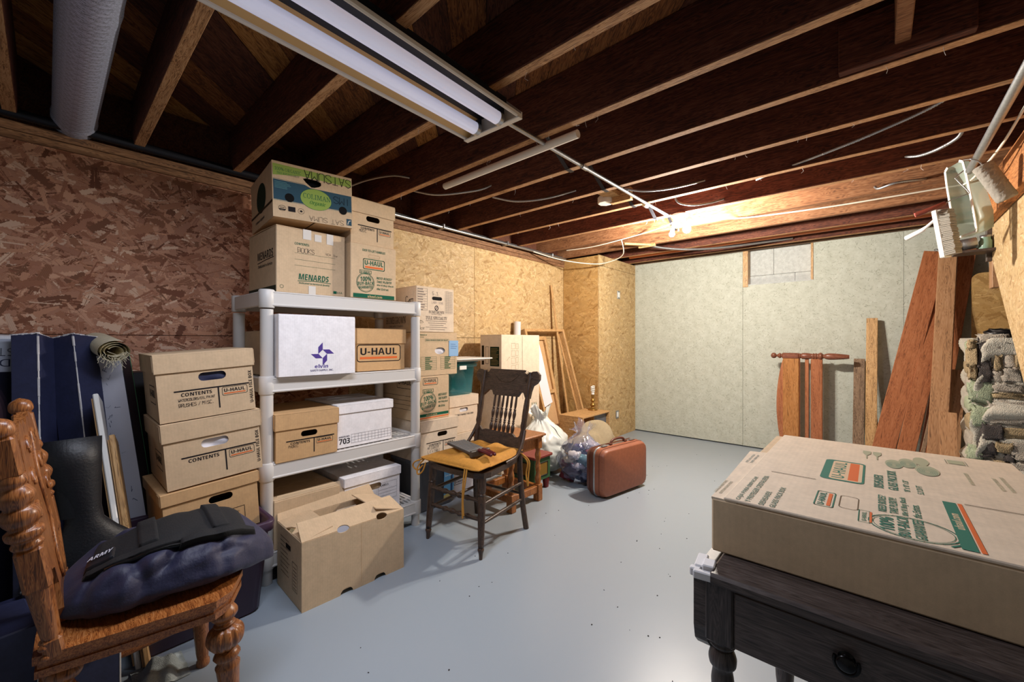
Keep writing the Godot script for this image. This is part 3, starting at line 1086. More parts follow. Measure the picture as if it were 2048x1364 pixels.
	for x: float in [-0.026, 0.026]:
		s = ST()
		lathe(s, [Vector2(0.019, 0.0), Vector2(0.019, 0.004), Vector2(0.001, 0.005)], 16, Transform3D(Basis(Vector3.RIGHT, Vector3.BACK, Vector3.DOWN), Vector3(x, 0, 0.024)))
		part(o, "outlet_face", s, M.leather_dark)
	# white cables
	cable("white_cable", [Vector3(-2.72, 2.1, -3.4), Vector3(-2.55, 2.03, -3.7), Vector3(-2.3, 1.99, -3.95), Vector3(-2.1, 2.0, -3.98), Vector3(-1.93, 2.04, -3.9), Vector3(-1.83, 2.13, -3.66)], 0.0055, M.cable, "white cable drooping in front of the boxed-in corner", "cable", "")
	cable("white_cable", [Vector3(-2.45, 2.11, -3.65), Vector3(-2.1, 2.1, -3.64), Vector3(-1.6, 2.12, -3.57), Vector3(-1.25, 2.1, -3.35), Vector3(-1.16, 2.11, -3.25)], 0.005, M.cable, "white cable running left from the bulb holder along the pale joist", "cable")
	cable("white_cable", [Vector3(-1.05, 2.1, -3.28), Vector3(-0.8, 2.105, -3.56), Vector3(-0.3, 2.1, -3.66), Vector3(0.1, 2.105, -3.7), Vector3(0.55, 2.115, -3.74)], 0.0055, M.cable, "long white cable running right from the bulb holder under the pale joist", "cable")
	cable("grey_cable", [Vector3(-1.75, 2.13, -4.05), Vector3(-1.6, 2.1, -4.2), Vector3(-1.4, 2.085, -4.35), Vector3(-1.1, 2.1, -4.55), Vector3(-0.6, 2.15, -4.8)], 0.011, M.steel, "thick grey cable sagging from the wooden cleat towards the white wall", "cable")
	s = ST()
	bar(s, Vector3(-1.86, 2.11, -3.78), Vector3(-1.68, 2.11, -4.0), 0.03, 0.02, 0.002)
	box(s, Vector3(-1.72, 2.108, -4.0), Vector3(0.17, 0.028, 0.03), 0.002)
	solo("wooden_cleat", s, M.pine_x, "small pale wooden cleat nailed under the joist near the boxed-in corner", "cleat")
	# armoured cables through the joists
	var g := "armoured cables looping between the joists"
	armoured([Vector3(-0.56, 2.17, -2.97), Vector3(-0.45, 2.145, -2.84), Vector3(-0.2, 2.135, -2.7), Vector3(0.0, 2.145, -2.62), Vector3(0.2, 2.175, -2.55), Vector3(0.33, 2.21, -2.42)], 0.0085, "longest armoured cable sweeping up to the right between the dark joists", g)
	armoured([Vector3(0.13, 2.18, -3.18), Vector3(0.18, 2.145, -3.1), Vector3(0.24, 2.12, -2.98), Vector3(0.3, 2.13, -2.9), Vector3(0.31, 2.15, -2.82)], 0.0085, "short armoured cable bending up to the joist near the right-hand conduit", g)
	armoured([Vector3(0.0, 2.155, -3.58), Vector3(0.02, 2.13, -3.54), Vector3(0.1, 2.135, -3.5), Vector3(0.2, 2.145, -3.56), Vector3(0.24, 2.155, -3.6)], 0.008, "short armoured cable lying against the pale joist face", g)
	armoured([Vector3(-1.02, 2.17, -2.81), Vector3(-1.02, 2.11, -2.88), Vector3(-0.95, 2.09, -2.95), Vector3(-0.86, 2.11, -3.05), Vector3(-0.8, 2.16, -3.18)], 0.0075, "small armoured cable loop hanging just above the glowing bulbs", g)
	armoured([Vector3(-1.2, 2.125, -2.45), Vector3(-1.1, 2.105, -2.52), Vector3(-0.95, 2.11, -2.6), Vector3(-0.8, 2.16, -2.74)], 0.0075, "armoured cable loop under the joist right of the steel conduit", g)
	armoured([Vector3(-1.95, 2.13, -2.01), Vector3(-1.82, 2.095, -2.1), Vector3(-1.65, 2.1, -2.2), Vector3(-1.5, 2.16, -2.35)], 0.0075, "armoured cable loop between joists left of the octagonal box", g)
	armoured([Vector3(-2.3, 2.15, -1.62), Vector3(-2.15, 2.11, -1.7), Vector3(-1.95, 2.13, -1.85), Vector3(-1.88, 2.17, -1.93)], 0.0075, "armoured cable below the cream tube, straight and nearly level", g)
	armoured([Vector3(-2.7, 2.16, -1.3), Vector3(-2.5, 2.2, -1.38), Vector3(-2.3, 2.2, -1.45), Vector3(-2.2, 2.18, -1.52)], 0.0075, "armoured cable arching above the box with the cutout handle", g)
	# cream tube under a joist
	s = ST()
	tube(s, [Vector3(-1.98, 2.1, -1.62), Vector3(-1.02, 2.1, -1.612)], 0.019, 14)
	solo("cream_tube", s, M.enamel, "cream-coloured tube tucked under the joist beyond the fluorescent light", "tube")
	# octagonal box on a block
	o = thing("junction_box", "white octagonal junction box on a wooden block between joists", "junction box", Vector3(-1.42, 2.16, -2.6))
	s = ST()
	lathe(s, [Vector2(0.05, -0.045), Vector2(0.054, -0.04), Vector2(0.054, 0.0)], 8, Transform3D(yaw(22.5), Vector3.ZERO))
	part(o, "housing", s, M.enamel)
	s = ST()
	box(s, Vector3(0.11, -0.01, -0.02), Vector3(0.15, 0.085, 0.04), 0.002)
	box(s, Vector3(0.06, 0.0, 0.07), Vector3(0.1, 0.03, 0.2), 0.002)
	part(o, "mounting_block", s, M.pine_x)
	# bridging straps: bent steel strips from the top of one joist to the foot of the next
	for k in 5:
		var z0: float = JOIST_Z[8 - k] - 0.022
		var z1: float = JOIST_Z[7 - k] + 0.022
		s = ST()
		bar(s, Vector3(-1.3, 2.33, z0), Vector3(-1.3, 2.118, z1), 0.024, 0.003, 0.0, Vector3.RIGHT.cross(Vector3(0, -1, -1)))
		bar(s, Vector3(-1.3, 2.117, z1 + 0.004), Vector3(-1.3, 2.117, z1 - 0.05), 0.024, 0.003)
		solo("bridging_strap", s, M.strap, "bent dark steel bridging strap between joists, " + ["nearest the fluorescent light", "second from the fluorescent light", "third from the fluorescent light", "fourth from the fluorescent light", "nearest the glowing bulbs"][k], "strap", "steel bridging straps between the joists")
	# dust and cobwebs: fine threads hanging from the joists
	rng.seed = 77
	s = ST()
	for k in 60:
		var jz: float = JOIST_Z[rng.randi_range(4, 9)]
		var p := Vector3(rr(-2.4, 0.2), 2.119, jz + rr(-0.02, 0.02))
		var l := rr(0.01, 0.035)
		tube(s, [p, p + Vector3(rr(-0.01, 0.01), -l * 0.6, rr(-0.005, 0.005)), p + Vector3(rr(-0.015, 0.015), -l, 0)], 0.0007, 4, false)
	solo("cobwebs", s, M.worn, "fine dusty cobweb threads hanging from the joists", "cobweb", "", "stuff")
	# right-hand conduit
	s = ST()
	tube(s, [Vector3(0.388, 2.085, -1.3), Vector3(0.39, 2.085, -3.37)], 0.017, 14)
	solo("conduit", s, M.steel, "thick grey conduit running under the joists at the far right", "conduit")
	cable("white_cable", [Vector3(0.45, 2.11, -2.2), Vector3(0.46, 2.105, -2.7), Vector3(0.44, 2.06, -3.0), Vector3(0.4, 2.03, -3.3), Vector3(0.38, 2.05, -3.5)], 0.0055, M.cable, "white cable hanging in a bend beside the thick grey conduit", "cable")

# ---------------------------------------------------------------- shelf
func make_shelf():
	var o := thing("plastic_shelf", "putty-white plastic four-tier shelving unit loaded with boxes", "shelf", Vector3(-2.372, 0, -1.11))
	var X := 0.212
	var Z := 0.42
	var tops := [0.15, 0.566, 0.975, 1.385]
	for k in 4:
		var t: float = tops[k]
		var s := ST()
		for sx: float in [-1.0, 1.0]:
			box(s, Vector3(sx * (X + 0.02), t - 0.035, 0), Vector3(0.012, 0.07, 2 * Z + 0.0), 0.004)
			box(s, Vector3(sx * (X + 0.023), t - 0.064, 0), Vector3(0.016, 0.012, 2 * Z + 0.0), 0.004)
			box(s, Vector3(sx * (X + 0.018), t - 0.004, 0), Vector3(0.02, 0.01, 2 * Z + 0.0), 0.004)
		for sz: float in [-1.0, 1.0]:
			box(s, Vector3(0, t - 0.035, sz * (Z + 0.02)), Vector3(2 * X, 0.07, 0.012), 0.004)
			box(s, Vector3(0, t - 0.004, sz * (Z + 0.016)), Vector3(2 * X, 0.01, 0.02), 0.004)
		var d := part(o, "deck", s, M.putty)
		s = ST()
		var n := 30
		for i in n + 1:
			box(s, Vector3(0, t - 0.008, lerpf(-Z, Z, float(i) / n)), Vector3(2 * X + 0.02, 0.007, 0.0135))
		for i in 6:
			box(s, Vector3(lerpf(-X, X, i / 5.0), t - 0.012, 0), Vector3(0.018 if i % 5 else 0.04, 0.012, 2 * Z + 0.02))
		part(d, "grate", s, M.putty)
		for sx: float in [-1.0, 1.0]:
			for sz: float in [-1.0, 1.0]:
				s = ST()
				lathe(s, [Vector2(0.031, t - 0.078), Vector2(0.034, t - 0.074), Vector2(0.034, t + 0.004), Vector2(0.03, t + 0.009), Vector2(0.001, t + 0.01)], 18, Transform3D(Basis(), Vector3(sx * X, 0, sz * Z)))
				part(d, "corner_collar", s, M.putty)
	for sx: float in [-1.0, 1.0]:
		for sz: float in [-1.0, 1.0]:
			var s := ST()
			var pr := [Vector2(0.023, 0.0), Vector2(0.025, 0.004), Vector2(0.025, 0.07), Vector2(0.028, 0.075), Vector2(0.028, 1.3)]
			lathe(s, pr, 18, Transform3D(Basis(), Vector3(sx * X, 0, sz * Z)))
			part(o, "post", s, M.putty)

# ---------------------------------------------------------------- boxes
const BLACK := Color(0.13, 0.12, 0.13)
const ORANGE := Color(0.86, 0.42, 0.22)
const GREEN := Color(0.1, 0.36, 0.27)

# where a box's front faces +x: front_x its front, zn and zf its near and far ends, spin a small turn about its front centre
func front_box(called: String, label: String, cat: String, front_x: float, y: float, zn: float, zf: float, depth: float, spin := 0.0, group := "", roll := 0.0) -> Node3D:
	var o := thing(called, label, cat, Vector3.ZERO, 0.0, group)
	var b := yaw(90.0 + spin) * Basis(Vector3.BACK, deg_to_rad(roll))
	o.transform = Transform3D(b, Vector3(front_x, y, (zn + zf) * 0.5) - b * Vector3(0, 0, depth * 0.5))
	return o

func shell(s: SurfaceTool, w: float, h: float, d: float, hole: Array, t := 0.004):
	if hole.size():
		holed(s, w, h, hole, t, Transform3D(Basis(), Vector3(-w / 2, 0, d / 2)))
	else:
		box(s, Vector3(0, h / 2, d / 2 - t / 2), Vector3(w, h, t), 0.0015)
	box(s, Vector3(0, h / 2, -d / 2 + t / 2), Vector3(w, h, t), 0.0015)
	for sx: float in [-1.0, 1.0]:
		box(s, Vector3(sx * (w / 2 - t / 2), h / 2, 0), Vector3(t, h, d - 0.002), 0.0015)
	box(s, Vector3(0, t / 2, 0), Vector3(w - 0.002, t, d - 0.002))

func lid(o: Node3D, w: float, h: float, d: float, lh: float, mat: Material):
	var s := ST()
	var W := w + 0.014
	var D := d + 0.014
	box(s, Vector3(0, h - 0.003, 0), Vector3(W, 0.006, D), 0.0025)
	for sx: float in [-1.0, 1.0]:
		box(s, Vector3(sx * (W / 2 - 0.002), h - lh / 2, 0), Vector3(0.004, lh, D), 0.0018)
		box(s, Vector3(0, h - lh / 2, sx * (D / 2 - 0.002)), Vector3(W, lh, 0.004), 0.0018)
		# the folded corners
		box(s, Vector3(sx * (W / 2 + 0.0008), h - lh / 2 + 0.002, D / 2 - 0.025), Vector3(0.002, lh * 0.8, 0.045), 0.0008)
	part(o, "lid", s, mat)

func stadium(cx: float, cy: float, w: float, h: float) -> Array:
	return rrect(cx - w / 2, cy - h / 2, w, h, h * 0.49)

func moving_logo(k: Ink, x: float, y: float, w: float, h: float, frame := BLACK, letters_col := BLACK, barcol := ORANGE, rot := false):
	if frame.a > 0.0:
		k.frame(x, y, w, h, h * 0.05, frame, h * 0.16)
	k.text("U-HAUL", x + w * 0.07, y + h * 0.4, w * 0.84, h * 0.42, letters_col)
	k.rect(x + w * 0.06, y + h * 0.15, w * 0.86, h * 0.13, barcol)

func buy_back(k: Ink, x: float, y: float, w: float, h: float, col := GREEN):
	var r := h * 0.44
	var c := Vector2(x + r, y + r)
	k.line(oval(c, r, r, 28), h * 0.022, col, true)
	k.line(oval(c, r * 0.9, r * 0.9, 28), h * 0.012, col, true)
	k.frame(x + r * 0.35, y + r * 1.95, r * 1.3, r * 0.34, h * 0.02, col, 0.002)
	k.text("U-HAUL", x + r * 0.45, y + r * 2.0, r * 1.1, r * 0.22, col)
	k.text("100%", x + r * 0.4, y + r * 1.15, r * 1.25, r * 0.5, col, "bold", 0.15, 0.1)
	k.text("BUY-BACK", x + r * 0.1, y + r * 0.75, r * 1.85, r * 0.34, col, "bold", 0.15, 0.1)
	k.text("GUARANTEE", x + r * 0.25, y + r * 0.38, r * 1.55, r * 0.3, col, "bold", 0.15, 0.1)
	var tx := x + r * 2.3
	var tw := w - r * 2.3
	for i in 4:
		k.text(["NEED BOXES?", "TAKE PLENTY!", "We'll Buy Back", "the Extras."][i], tx, y + h * (0.66 - 0.17 * i), tw * [0.9, 0.88, 1.0, 0.72][i], h * 0.11, col, "bold", 0.25)

# file box with lid and hand hole; prints come afterwards
func file_box(called: String, label: String, front_x: float, y: float, zn: float, zf: float, h: float, depth: float, mat: Material, lh := 0.075, hole_at := Vector2(0.5, 0.8), hole_w := 0.085, spin := 0.0, group := "cardboard file boxes with lids", roll := 0.0) -> Node3D:
	var o := front_box(called, label, "box", front_x, y, zn, zf, depth, spin, group, roll)
	var w := zn - zf - 0.014
	var bh := h - 0.006
	var s := ST()
	shell(s, w, bh, depth, stadium(w * hole_at.x, (h - lh) * hole_at.y, hole_w, hole_w * 0.36) if hole_w > 0.0 else [])
	part(o, "body", s, mat)
	lid(o, w, h, depth, lh, mat)
	return o

func face(w: float, d: float) -> Transform3D:
	return Transform3D(Basis(), Vector3(-w / 2, 0, d / 2 + 0.0007))

func contents_print(o: Node3D, w: float, h: float, d: float, note: Array, col := BLACK, flipv := false):
	# h is the height of the visible body
	var k := Ink.new(self)
	k.line([Vector2(w * 0.16, h * 0.62), Vector2(w * 0.94, h * 0.62)], 0.0055, col)
	k.line([Vector2(w * 0.6, h * 0.62), Vector2(w * 0.6, h * 0.16)], 0.005, col)
	k.text("CONTENTS", w * 0.22, h * 0.5, w * 0.31, h * 0.075, col)
	moving_logo(k, w * 0.64, h * 0.41, w * 0.28, h * 0.18)
	for i in note.size():
		var hh: float = minf(h * 0.085, w * 0.38 / (note[i].length() * 0.6))
		k.scrawl(note[i], w * 0.19, h * (0.4 - 0.12 * i), hh, Color(0.2, 0.18, 0.18), 0.0013, 0.0, 0.6)
	k.put(o, "printing", face(w, d))

func inside(o: Node3D, c: Vector3, size: Vector3, mat: Material, called := "contents"):
	var s := ST()
	sheet(s, 12, 8, func(u, v): return c + Vector3((u - 0.5) * size.x, (v - 0.5) * size.y, size.z * (0.3 * sin(u * 9.0 + v * 3.0) + 0.25 * sin(v * 11.0 + u * 5.0))), true)
	part(o, called, s, mat)

# closed carton with flaps on top
func carton(called: String, label: String, front_x: float, y: float, zn: float, zf: float, h: float, depth: float, mat: Material, spin := 0.0, group := "", roll := 0.0) -> Node3D:
	var o := front_box(called, label, "box", front_x, y, zn, zf, depth, spin, group, roll)
	var w := zn - zf
	var s := ST()
	box(s, Vector3(0, h / 2 - 0.002, 0), Vector3(w, h - 0.004, depth), 0.003)
	part(o, "body", s, mat)
	for sz: float in [-1.0, 1.0]:
		s = ST()
		box(s, Vector3(0, h - 0.002, sz * (depth / 4)), Vector3(w - 0.003, 0.004, depth / 2 - 0.004), 0.001)
		part(o, "flap", s, mat)
	return o

func make_shelf_boxes():
	rng.seed = 5
	var k: Ink
	var s: SurfaceTool
	# --- top deck
	var o := front_box("carton", "tall brown taped carton on the shelf top, under the citrus box", "box", -2.172, 1.388, -0.735, -1.08, 0.4)
	var w := 0.345
	var h := 0.325
	s = ST()
	box(s, Vector3(0, h / 2, 0), Vector3(w, h, 0.4), 0.003)
	part(o, "body", s, M.kraft)
	s = ST()
	box(s, Vector3(0, h + 0.004, 0.1), Vector3(w, 0.004, 0.2), 0.001, Basis(Vector3.RIGHT, 0.03))
	part(o, "flap", s, M.kraft)
	s = ST()
	box(s, Vector3(0, h + 0.004, -0.1), Vector3(w, 0.004, 0.196), 0.001, Basis(Vector3.RIGHT, -0.03))
	part(o, "flap", s, M.kraft)
	k = Ink.new(self)
	k.text("CONTENTS:", 0.085, 0.245, 0.072, 0.012, GREEN)
	k.scrawl("BOOKS", 0.1, 0.208, 0.024, BLACK, 0.0016, 0.0, 0.7)
	k.scrawl("40+ lbs", 0.24, 0.212, 0.013, BLACK, 0.001)
	for yy: float in [0.204, 0.172, 0.142]:
		k.line([Vector2(0.085, yy), Vector2(0.29, yy)], 0.0011, GREEN)
	k.text("MENARDS", 0.105, 0.072, 0.15, 0.03, GREEN, "bold", 0.1)
	k.line([Vector2(0.1, 0.064), Vector2(0.18, 0.07), Vector2(0.265, 0.066)], 0.003, GREEN)
	k.text("Dedicated to Service & Quality", 0.105, 0.048, 0.155, 0.012, GREEN, "bold", 0.2)
	k.text("U.S.A.", 0.3, 0.017, 0.03, 0.01, GREEN)
	k.rect(0.28, 0.015, 0.018, 0.014, GREEN)
	k.line(oval(Vector2(0.025, 0.03), 0.008, 0.008, 14), 0.0015, GREEN, true)
	k.put(o, "printing", face(w, 0.4))
	k = Ink.new(self)
	k.text("MENARDS", 0.14, 0.18, 0.22, 0.04, BLACK)
	k.line([Vector2(0.14, 0.165), Vector2(0.25, 0.172), Vector2(0.37, 0.176)], 0.004, BLACK)
	k.text("Dedicated to Service", 0.15, 0.14, 0.2, 0.016, BLACK)
	k.rect(0.0, 0.0, 0.4, 0.035, Color(0.2, 0.22, 0.18))
	k.put(o, "printing", Transform3D(yaw(-90), Vector3(-w / 2 - 0.0007, 0, -0.2)))
	for t: Array in [[0.145, 0.285, 0.04, 0.05], [0.2, 0.283, 0.035, 0.036], [0.262, 0.278, 0.035, 0.055], [0.17, 0.0, 0.035, 0.05]]:
		s = ST()
		box(s, Vector3(t[0] - w / 2, t[1] + t[3] / 2 - 0.006, 0.2008), Vector3(t[2], t[3], 0.001))
		part(o, "tape", s, M.tape)
	# citrus box
	o = front_box("fruit_carton", "green and blue printed fruit carton on top of the tall stack", "box", -2.118, 1.748, -0.712, -1.085, 0.47, -6.0, "", 1.5)
	w = 0.378
	h = 0.265
	s = ST()
	var hole := [Vector2(0.135, 0.208), Vector2(0.15, 0.213), Vector2(0.2, 0.213), Vector2(0.222, 0.205), Vector2(0.222, 0.192), Vector2(0.212, 0.183), Vector2(0.19, 0.174), Vector2(0.175, 0.172), Vector2(0.15, 0.19)]
	holed(s, w, h, hole, 0.004, Transform3D(Basis(), Vector3(-w / 2, 0, 0.235)))
	box(s, Vector3(0, h / 2, -0.233), Vector3(w, h, 0.004), 0.001)
	for sx: float in [-1.0, 1.0]:
		box(s, Vector3(sx * (w / 2 - 0.002), h / 2, 0), Vector3(0.004, h, 0.466), 0.0015)
	box(s, Vector3(0, h - 0.002, 0), Vector3(w, 0.004, 0.47), 0.0015)
	part(o, "body", s, M.kraft)
	for sx: float in [-1.0, 1.0]:
		s = ST()
		box(s, Vector3(sx * 0.094, 0.003, 0.0), Vector3(0.18, 0.005, 0.468), 0.001)
		part(o, "bottom_flap", s, M.kraft_dark)
	inside(o, Vector3(0, 0.19, 0.19), Vector3(0.14, 0.08, 0.02), M.black_cloth)
	k = Ink.new(self)
	var lime := Color(0.56, 0.65, 0.32)
	var blue := Color(0.2, 0.31, 0.37)
	k.fill([Vector2(0.004, 0.252), Vector2(0.374, 0.252), Vector2(0.374, 0.215), Vector2(0.22, 0.217), Vector2(0.13, 0.217), Vector2(0.004, 0.197)], lime)
	k.fill([Vector2(0.004, 0.178), Vector2(0.145, 0.178), Vector2(0.17, 0.168), Vector2(0.374, 0.168), Vector2(0.374, 0.083), Vector2(0.004, 0.083)], blue)
	k.line([Vector2(0.004, 0.181), Vector2(0.14, 0.181)], 0.0015, blue)
	k.line([Vector2(0.004, 0.08), Vector2(0.374, 0.08)], 0.0015, Color(0.3, 0.5, 0.5))
	k.fill(oval(Vector2(0.196, 0.115), 0.074, 0.052, 30), lime)
	k.line(oval(Vector2(0.196, 0.115), 0.074, 0.052, 30), 0.0015, GREEN, true)
	k.text("100% ORGANIC", 0.012, 0.222, 0.115, 0.016, GREEN, "serif")
	k.text("TREE RIPENED FRUIT", 0.02, 0.206, 0.1, 0.01, GREEN, "serif")
	k.text("COLIMAN", 0.135, 0.115, 0.13, 0.024, GREEN, "serif")
	k.text("Organic", 0.165, 0.083, 0.075, 0.024, Color(0.1, 0.4, 0.2), "serifbold", 0.3)
	for i in 5:
		k.line([Vector2(0.01, 0.168 - i * 0.007), Vector2(rr(0.05, 0.085), 0.168 - i * 0.007)], 0.0016, Color(0.4, 0.6, 0.6))
	for c: Array in [[0.073, 0.1], [0.328, 0.085]]:
		k.fill(oval(Vector2(c[0], c[1]), 0.021, 0.021, 22), Color(0.05, 0.045, 0.05))
	k.line(oval(Vector2(0.04, 0.045), 0.016, 0.013, 16), 0.0015, BLACK, true)
	k.text("USDA", 0.03, 0.045, 0.02, 0.006, BLACK)
	k.rect(0.026, 0.036, 0.028, 0.006, BLACK)
	k.rect(0.066, 0.034, 0.032, 0.024, BLACK)
	k.line(oval(Vector2(0.124, 0.044), 0.014, 0.013, 16), 0.0012, BLACK, true)
	k.fill(oval(Vector2(0.124, 0.044), 0.006, 0.005, 10), BLACK)
	k.rect(0.346, 0.012, 0.026, 0.034, blue)
	k.line([Vector2(0.352, 0.018), Vector2(0.357, 0.034), Vector2(0.366, 0.038)], 0.004, Color(0.8, 0.78, 0.72))
	# upside-down marker
	k.scrawl("SATSUMA", 0.372, 0.252, 0.042, Color(0.12, 0.12, 0.12), 0.003, PI, 0.8)
	k.scrawl("SAT SUMA", 0.33, 0.03, 0.024, Color(0.25, 0.2, 0.18), 0.0015, PI, 0.95)
	k.scrawl("IMS", 0.365, 0.15, 0.035, Color(0.1, 0.13, 0.16), 0.0025, PI, 0.85)
	k.put(o, "printing", face(w, 0.47))
	k = Ink.new(self)
	k.fill(oval(Vector2(0.24, 0.14), 0.1, 0.075, 26), Color(0.12, 0.2, 0.16))
	k.rect(0.0, 0.07, 0.47, 0.012, Color(0.25, 0.2, 0.14))
	k.text("Coliman Organic", 0.1, 0.025, 0.2, 0.018, BLACK)
	k.put(o, "printing", Transform3D(yaw(-90), Vector3(-w / 2 - 0.0007, 0, -0.235)))
	# carton with carry handles, and the file box on it
	o = carton("carton", "brown moving carton with green print on the shelf top, far end", -2.13, 1.388, -1.09, -1.372, 0.305, 0.4, M.kraft)
	w = 0.282
	k = Ink.new(self)
	k.text("EASY-TO-LIFT HANDLES", 0.07, 0.262, 0.14, 0.013, GREEN, "bold", 0.1)
	k.line(stadium(0.14, 0.238, 0.07, 0.018), 0.001, Color(0.6, 0.48, 0.35), true)
	k.frame(0.075, 0.165, 0.13, 0.056, 0.004, GREEN, 0.006)
	k.text("U-HAUL", 0.083, 0.188, 0.114, 0.026, GREEN)
	k.rect(0.085, 0.171, 0.11, 0.01, ORANGE)
	buy_back(k, 0.035, 0.035, 0.23, 0.12)
	k.rect(0.015, 0.003, 0.255, 0.022, GREEN)
	k.text("uhaul.com", 0.1, 0.006, 0.09, 0.014, Color(0.8, 0.68, 0.5))
	k.put(o, "printing", face(w, 0.4))
	o = file_box("file_box", "lidded cardboard file box at the top of the shelf beside the fruit carton", -2.15, 1.694, -1.095, -1.375, 0.25, 0.38, M.kraft, 0.08, Vector2(0.5, 0.87), 0.085)
	contents_print(o, 0.266, 0.165, 0.38, ["MUSIC"])
	# --- second deck
	o = front_box("white_carton", "white carton with a purple four-bladed star emblem on the shelf", "box", -2.1, 0.977, -0.722, -1.1, 0.185, -1.0)
	w = 0.378
	s = ST()
	box(s, Vector3(0, 0.149, 0), Vector3(w, 0.298, 0.185), 0.003)
	part(o, "body", s, M.white_card)
	for sz: float in [-1.0, 1.0]:
		s = ST()
		box(s, Vector3(0, 0.3, sz * 0.046), Vector3(w - 0.002, 0.004, 0.089), 0.001)
		part(o, "flap", s, M.white_card)
	s = ST()
	box(s, Vector3(-w / 2 - 0.0005, 0.2, -0.02), Vector3(0.001, 0.05, 0.06))
	part(o, "tape", s, M.kraft)
	k = Ink.new(self)
	var purple := Color(0.33, 0.26, 0.55)
	var c0 := Vector2(0.205, 0.108)
	for i in 4:
		var p := []
		for q: Vector2 in [Vector2(-0.022, 0.0), Vector2(0.0, 0.021), Vector2(0.0, 0.058), Vector2(-0.022, 0.034)]:
			p.append(c0 + q.rotated(-PI / 2 * i))
		k.fill(p, purple)
	k.text("elvin", 0.166, 0.037, 0.066, 0.019, purple, "bold")
	k.text("SAFETY SUPPLY, INC.", 0.145, 0.019, 0.115, 0.011, Color(0.28, 0.24, 0.4))
	k.put(o, "printing", face(w, 0.185))
	o = carton("carton", "brown carton behind the white carton on the shelf", -2.305, 0.977, -0.715, -1.05, 0.225, 0.27, M.kraft)
	o = file_box("file_box", "lidded cardboard file box with a large framed logo on the shelf", -2.185, 0.977, -1.15, -1.475, 0.245, 0.38, M.kraft_dark, 0.088, Vector2(0.5, 0.8), 0.0)
	k = Ink.new(self)
	moving_logo(k, 0.0, 0.055, 0.28, 0.095)
	k.put(o, "printing", face(0.311, 0.38))
	# --- third deck
	o = file_box("file_box", "lidded cardboard file box on the third shelf, left of the white box", -2.128, 0.568, -0.712, -1.022, 0.232, 0.38, M.kraft_dark, 0.08, Vector2(0.52, 0.8), 0.08)
	contents_print(o, 0.296, 0.152, 0.38, ["PHONIC"])
	o = file_box("file_box", "white lidded file box with a printed grid on the third shelf", -2.17, 0.568, -1.03, -1.375, 0.235, 0.4, M.white_card, 0.05, Vector2(0.5, 0.8), 0.0)
	k = Ink.new(self)
	var gc := Color(0.3, 0.28, 0.32)
	k.text("BANKERS BOX", 0.008, 0.055, 0.06, 0.009, gc)
	k.text("703", 0.008, 0.02, 0.062, 0.03, BLACK)
	for i in 13:
		k.line([Vector2(0.078 + i * 0.0205, 0.018), Vector2(0.078 + i * 0.0205, 0.066)], 0.0011, gc)
	for i in 4:
		k.line([Vector2(0.078, 0.018 + i * 0.016), Vector2(0.324, 0.018 + i * 0.016)], 0.0011, gc)
	k.put(o, "printing", face(0.331, 0.4))
	# --- bottom deck
	o = carton("carton", "low brown carton on the bottom shelf behind the open box", -2.14, 0.152, -0.715, -1.035, 0.235, 0.38, M.kraft)
	o = file_box("file_box", "white lidded file box on the bottom shelf with a hand hole", -2.14, 0.152, -1.055, -1.41, 0.255, 0.4, M.white_card, 0.05, Vector2(0.5, 0.82), 0.1)
	k = Ink.new(self)
	k.frame(0.2, 0.075, 0.12, 0.1, 0.001, gc)
	k.text("LABELS", 0.215, 0.155, 0.05, 0.012, BLACK)
	for i in 3: k.line([Vector2(0.2, 0.1 + i * 0.018), Vector2(0.32, 0.1 + i * 0.018)], 0.001, gc)
	k.put(o, "printing", face(0.341, 0.4))
	inside(o, Vector3(0, 0.16, 0.18), Vector3(0.2, 0.08, 0.01), M.kraft)
	# --- open box on the floor in front
	o = front_box("open_carton", "big open brown carton on the floor before the shelf, flaps up", "box", -1.805, 0.0, -0.712, -1.203, 0.31, -2.0)
	w = 0.49
	h = 0.295
	s = ST()
	var outl := [Vector2(0, 0), Vector2(0.165, 0)]
	for i in 9: outl.append(Vector2(0.195 - 0.03 * cos(PI * i / 8.0), 0.025 * sin(PI * i / 8.0)))
	outl.append(Vector2(0.33, 0))
	for i in 9: outl.append(Vector2(0.36 - 0.03 * cos(PI * i / 8.0), 0.025 * sin(PI * i / 8.0)))
	outl.append_array([Vector2(w, 0), Vector2(w, h)])
	for cx: float in [0.37, 0.18]:
		for i in 9: outl.append(Vector2(cx + 0.028 * cos(PI * i / 8.0), h - 0.014 * sin(PI * i / 8.0)))
	outl.append(Vector2(0, h))
	extrude(s, outl, 0.005, Transform3D(Basis(), Vector3(-w / 2, 0, 0.1525)))
	box(s, Vector3(0, h / 2, -0.1525), Vector3(w, h, 0.005), 0.002)
	for sx: float in [-1.0, 1.0]:
		box(s, Vector3(sx * (w / 2 - 0.0025), h / 2, 0), Vector3(0.005, h, 0.3), 0.002)
	box(s, Vector3(0, 0.02, 0), Vector3(w - 0.01, 0.005, 0.3))
	part(o, "body", s, M.kraft)
	# front flap, folded in and up, with the other half of the holes
	s = ST()
	var fl := [Vector2(0, 0)]
	for cx: float in [0.18, 0.37]:
		for i in 9: fl.append(Vector2(cx - 0.028 * cos(PI * i / 8.0), 0.02 * sin(PI * i / 8.0)))
	fl.append_array([Vector2(w, 0), Vector2(w - 0.03, 0.1), Vector2(0.01, 0.1)])
	extrude(s, fl, 0.005, Transform3D(Basis(Vector3.RIGHT, deg_to_rad(-57)), Vector3(-w / 2, h, 0.1515)))
	part(o, "front_flap", s, M.kraft)
	s = ST()
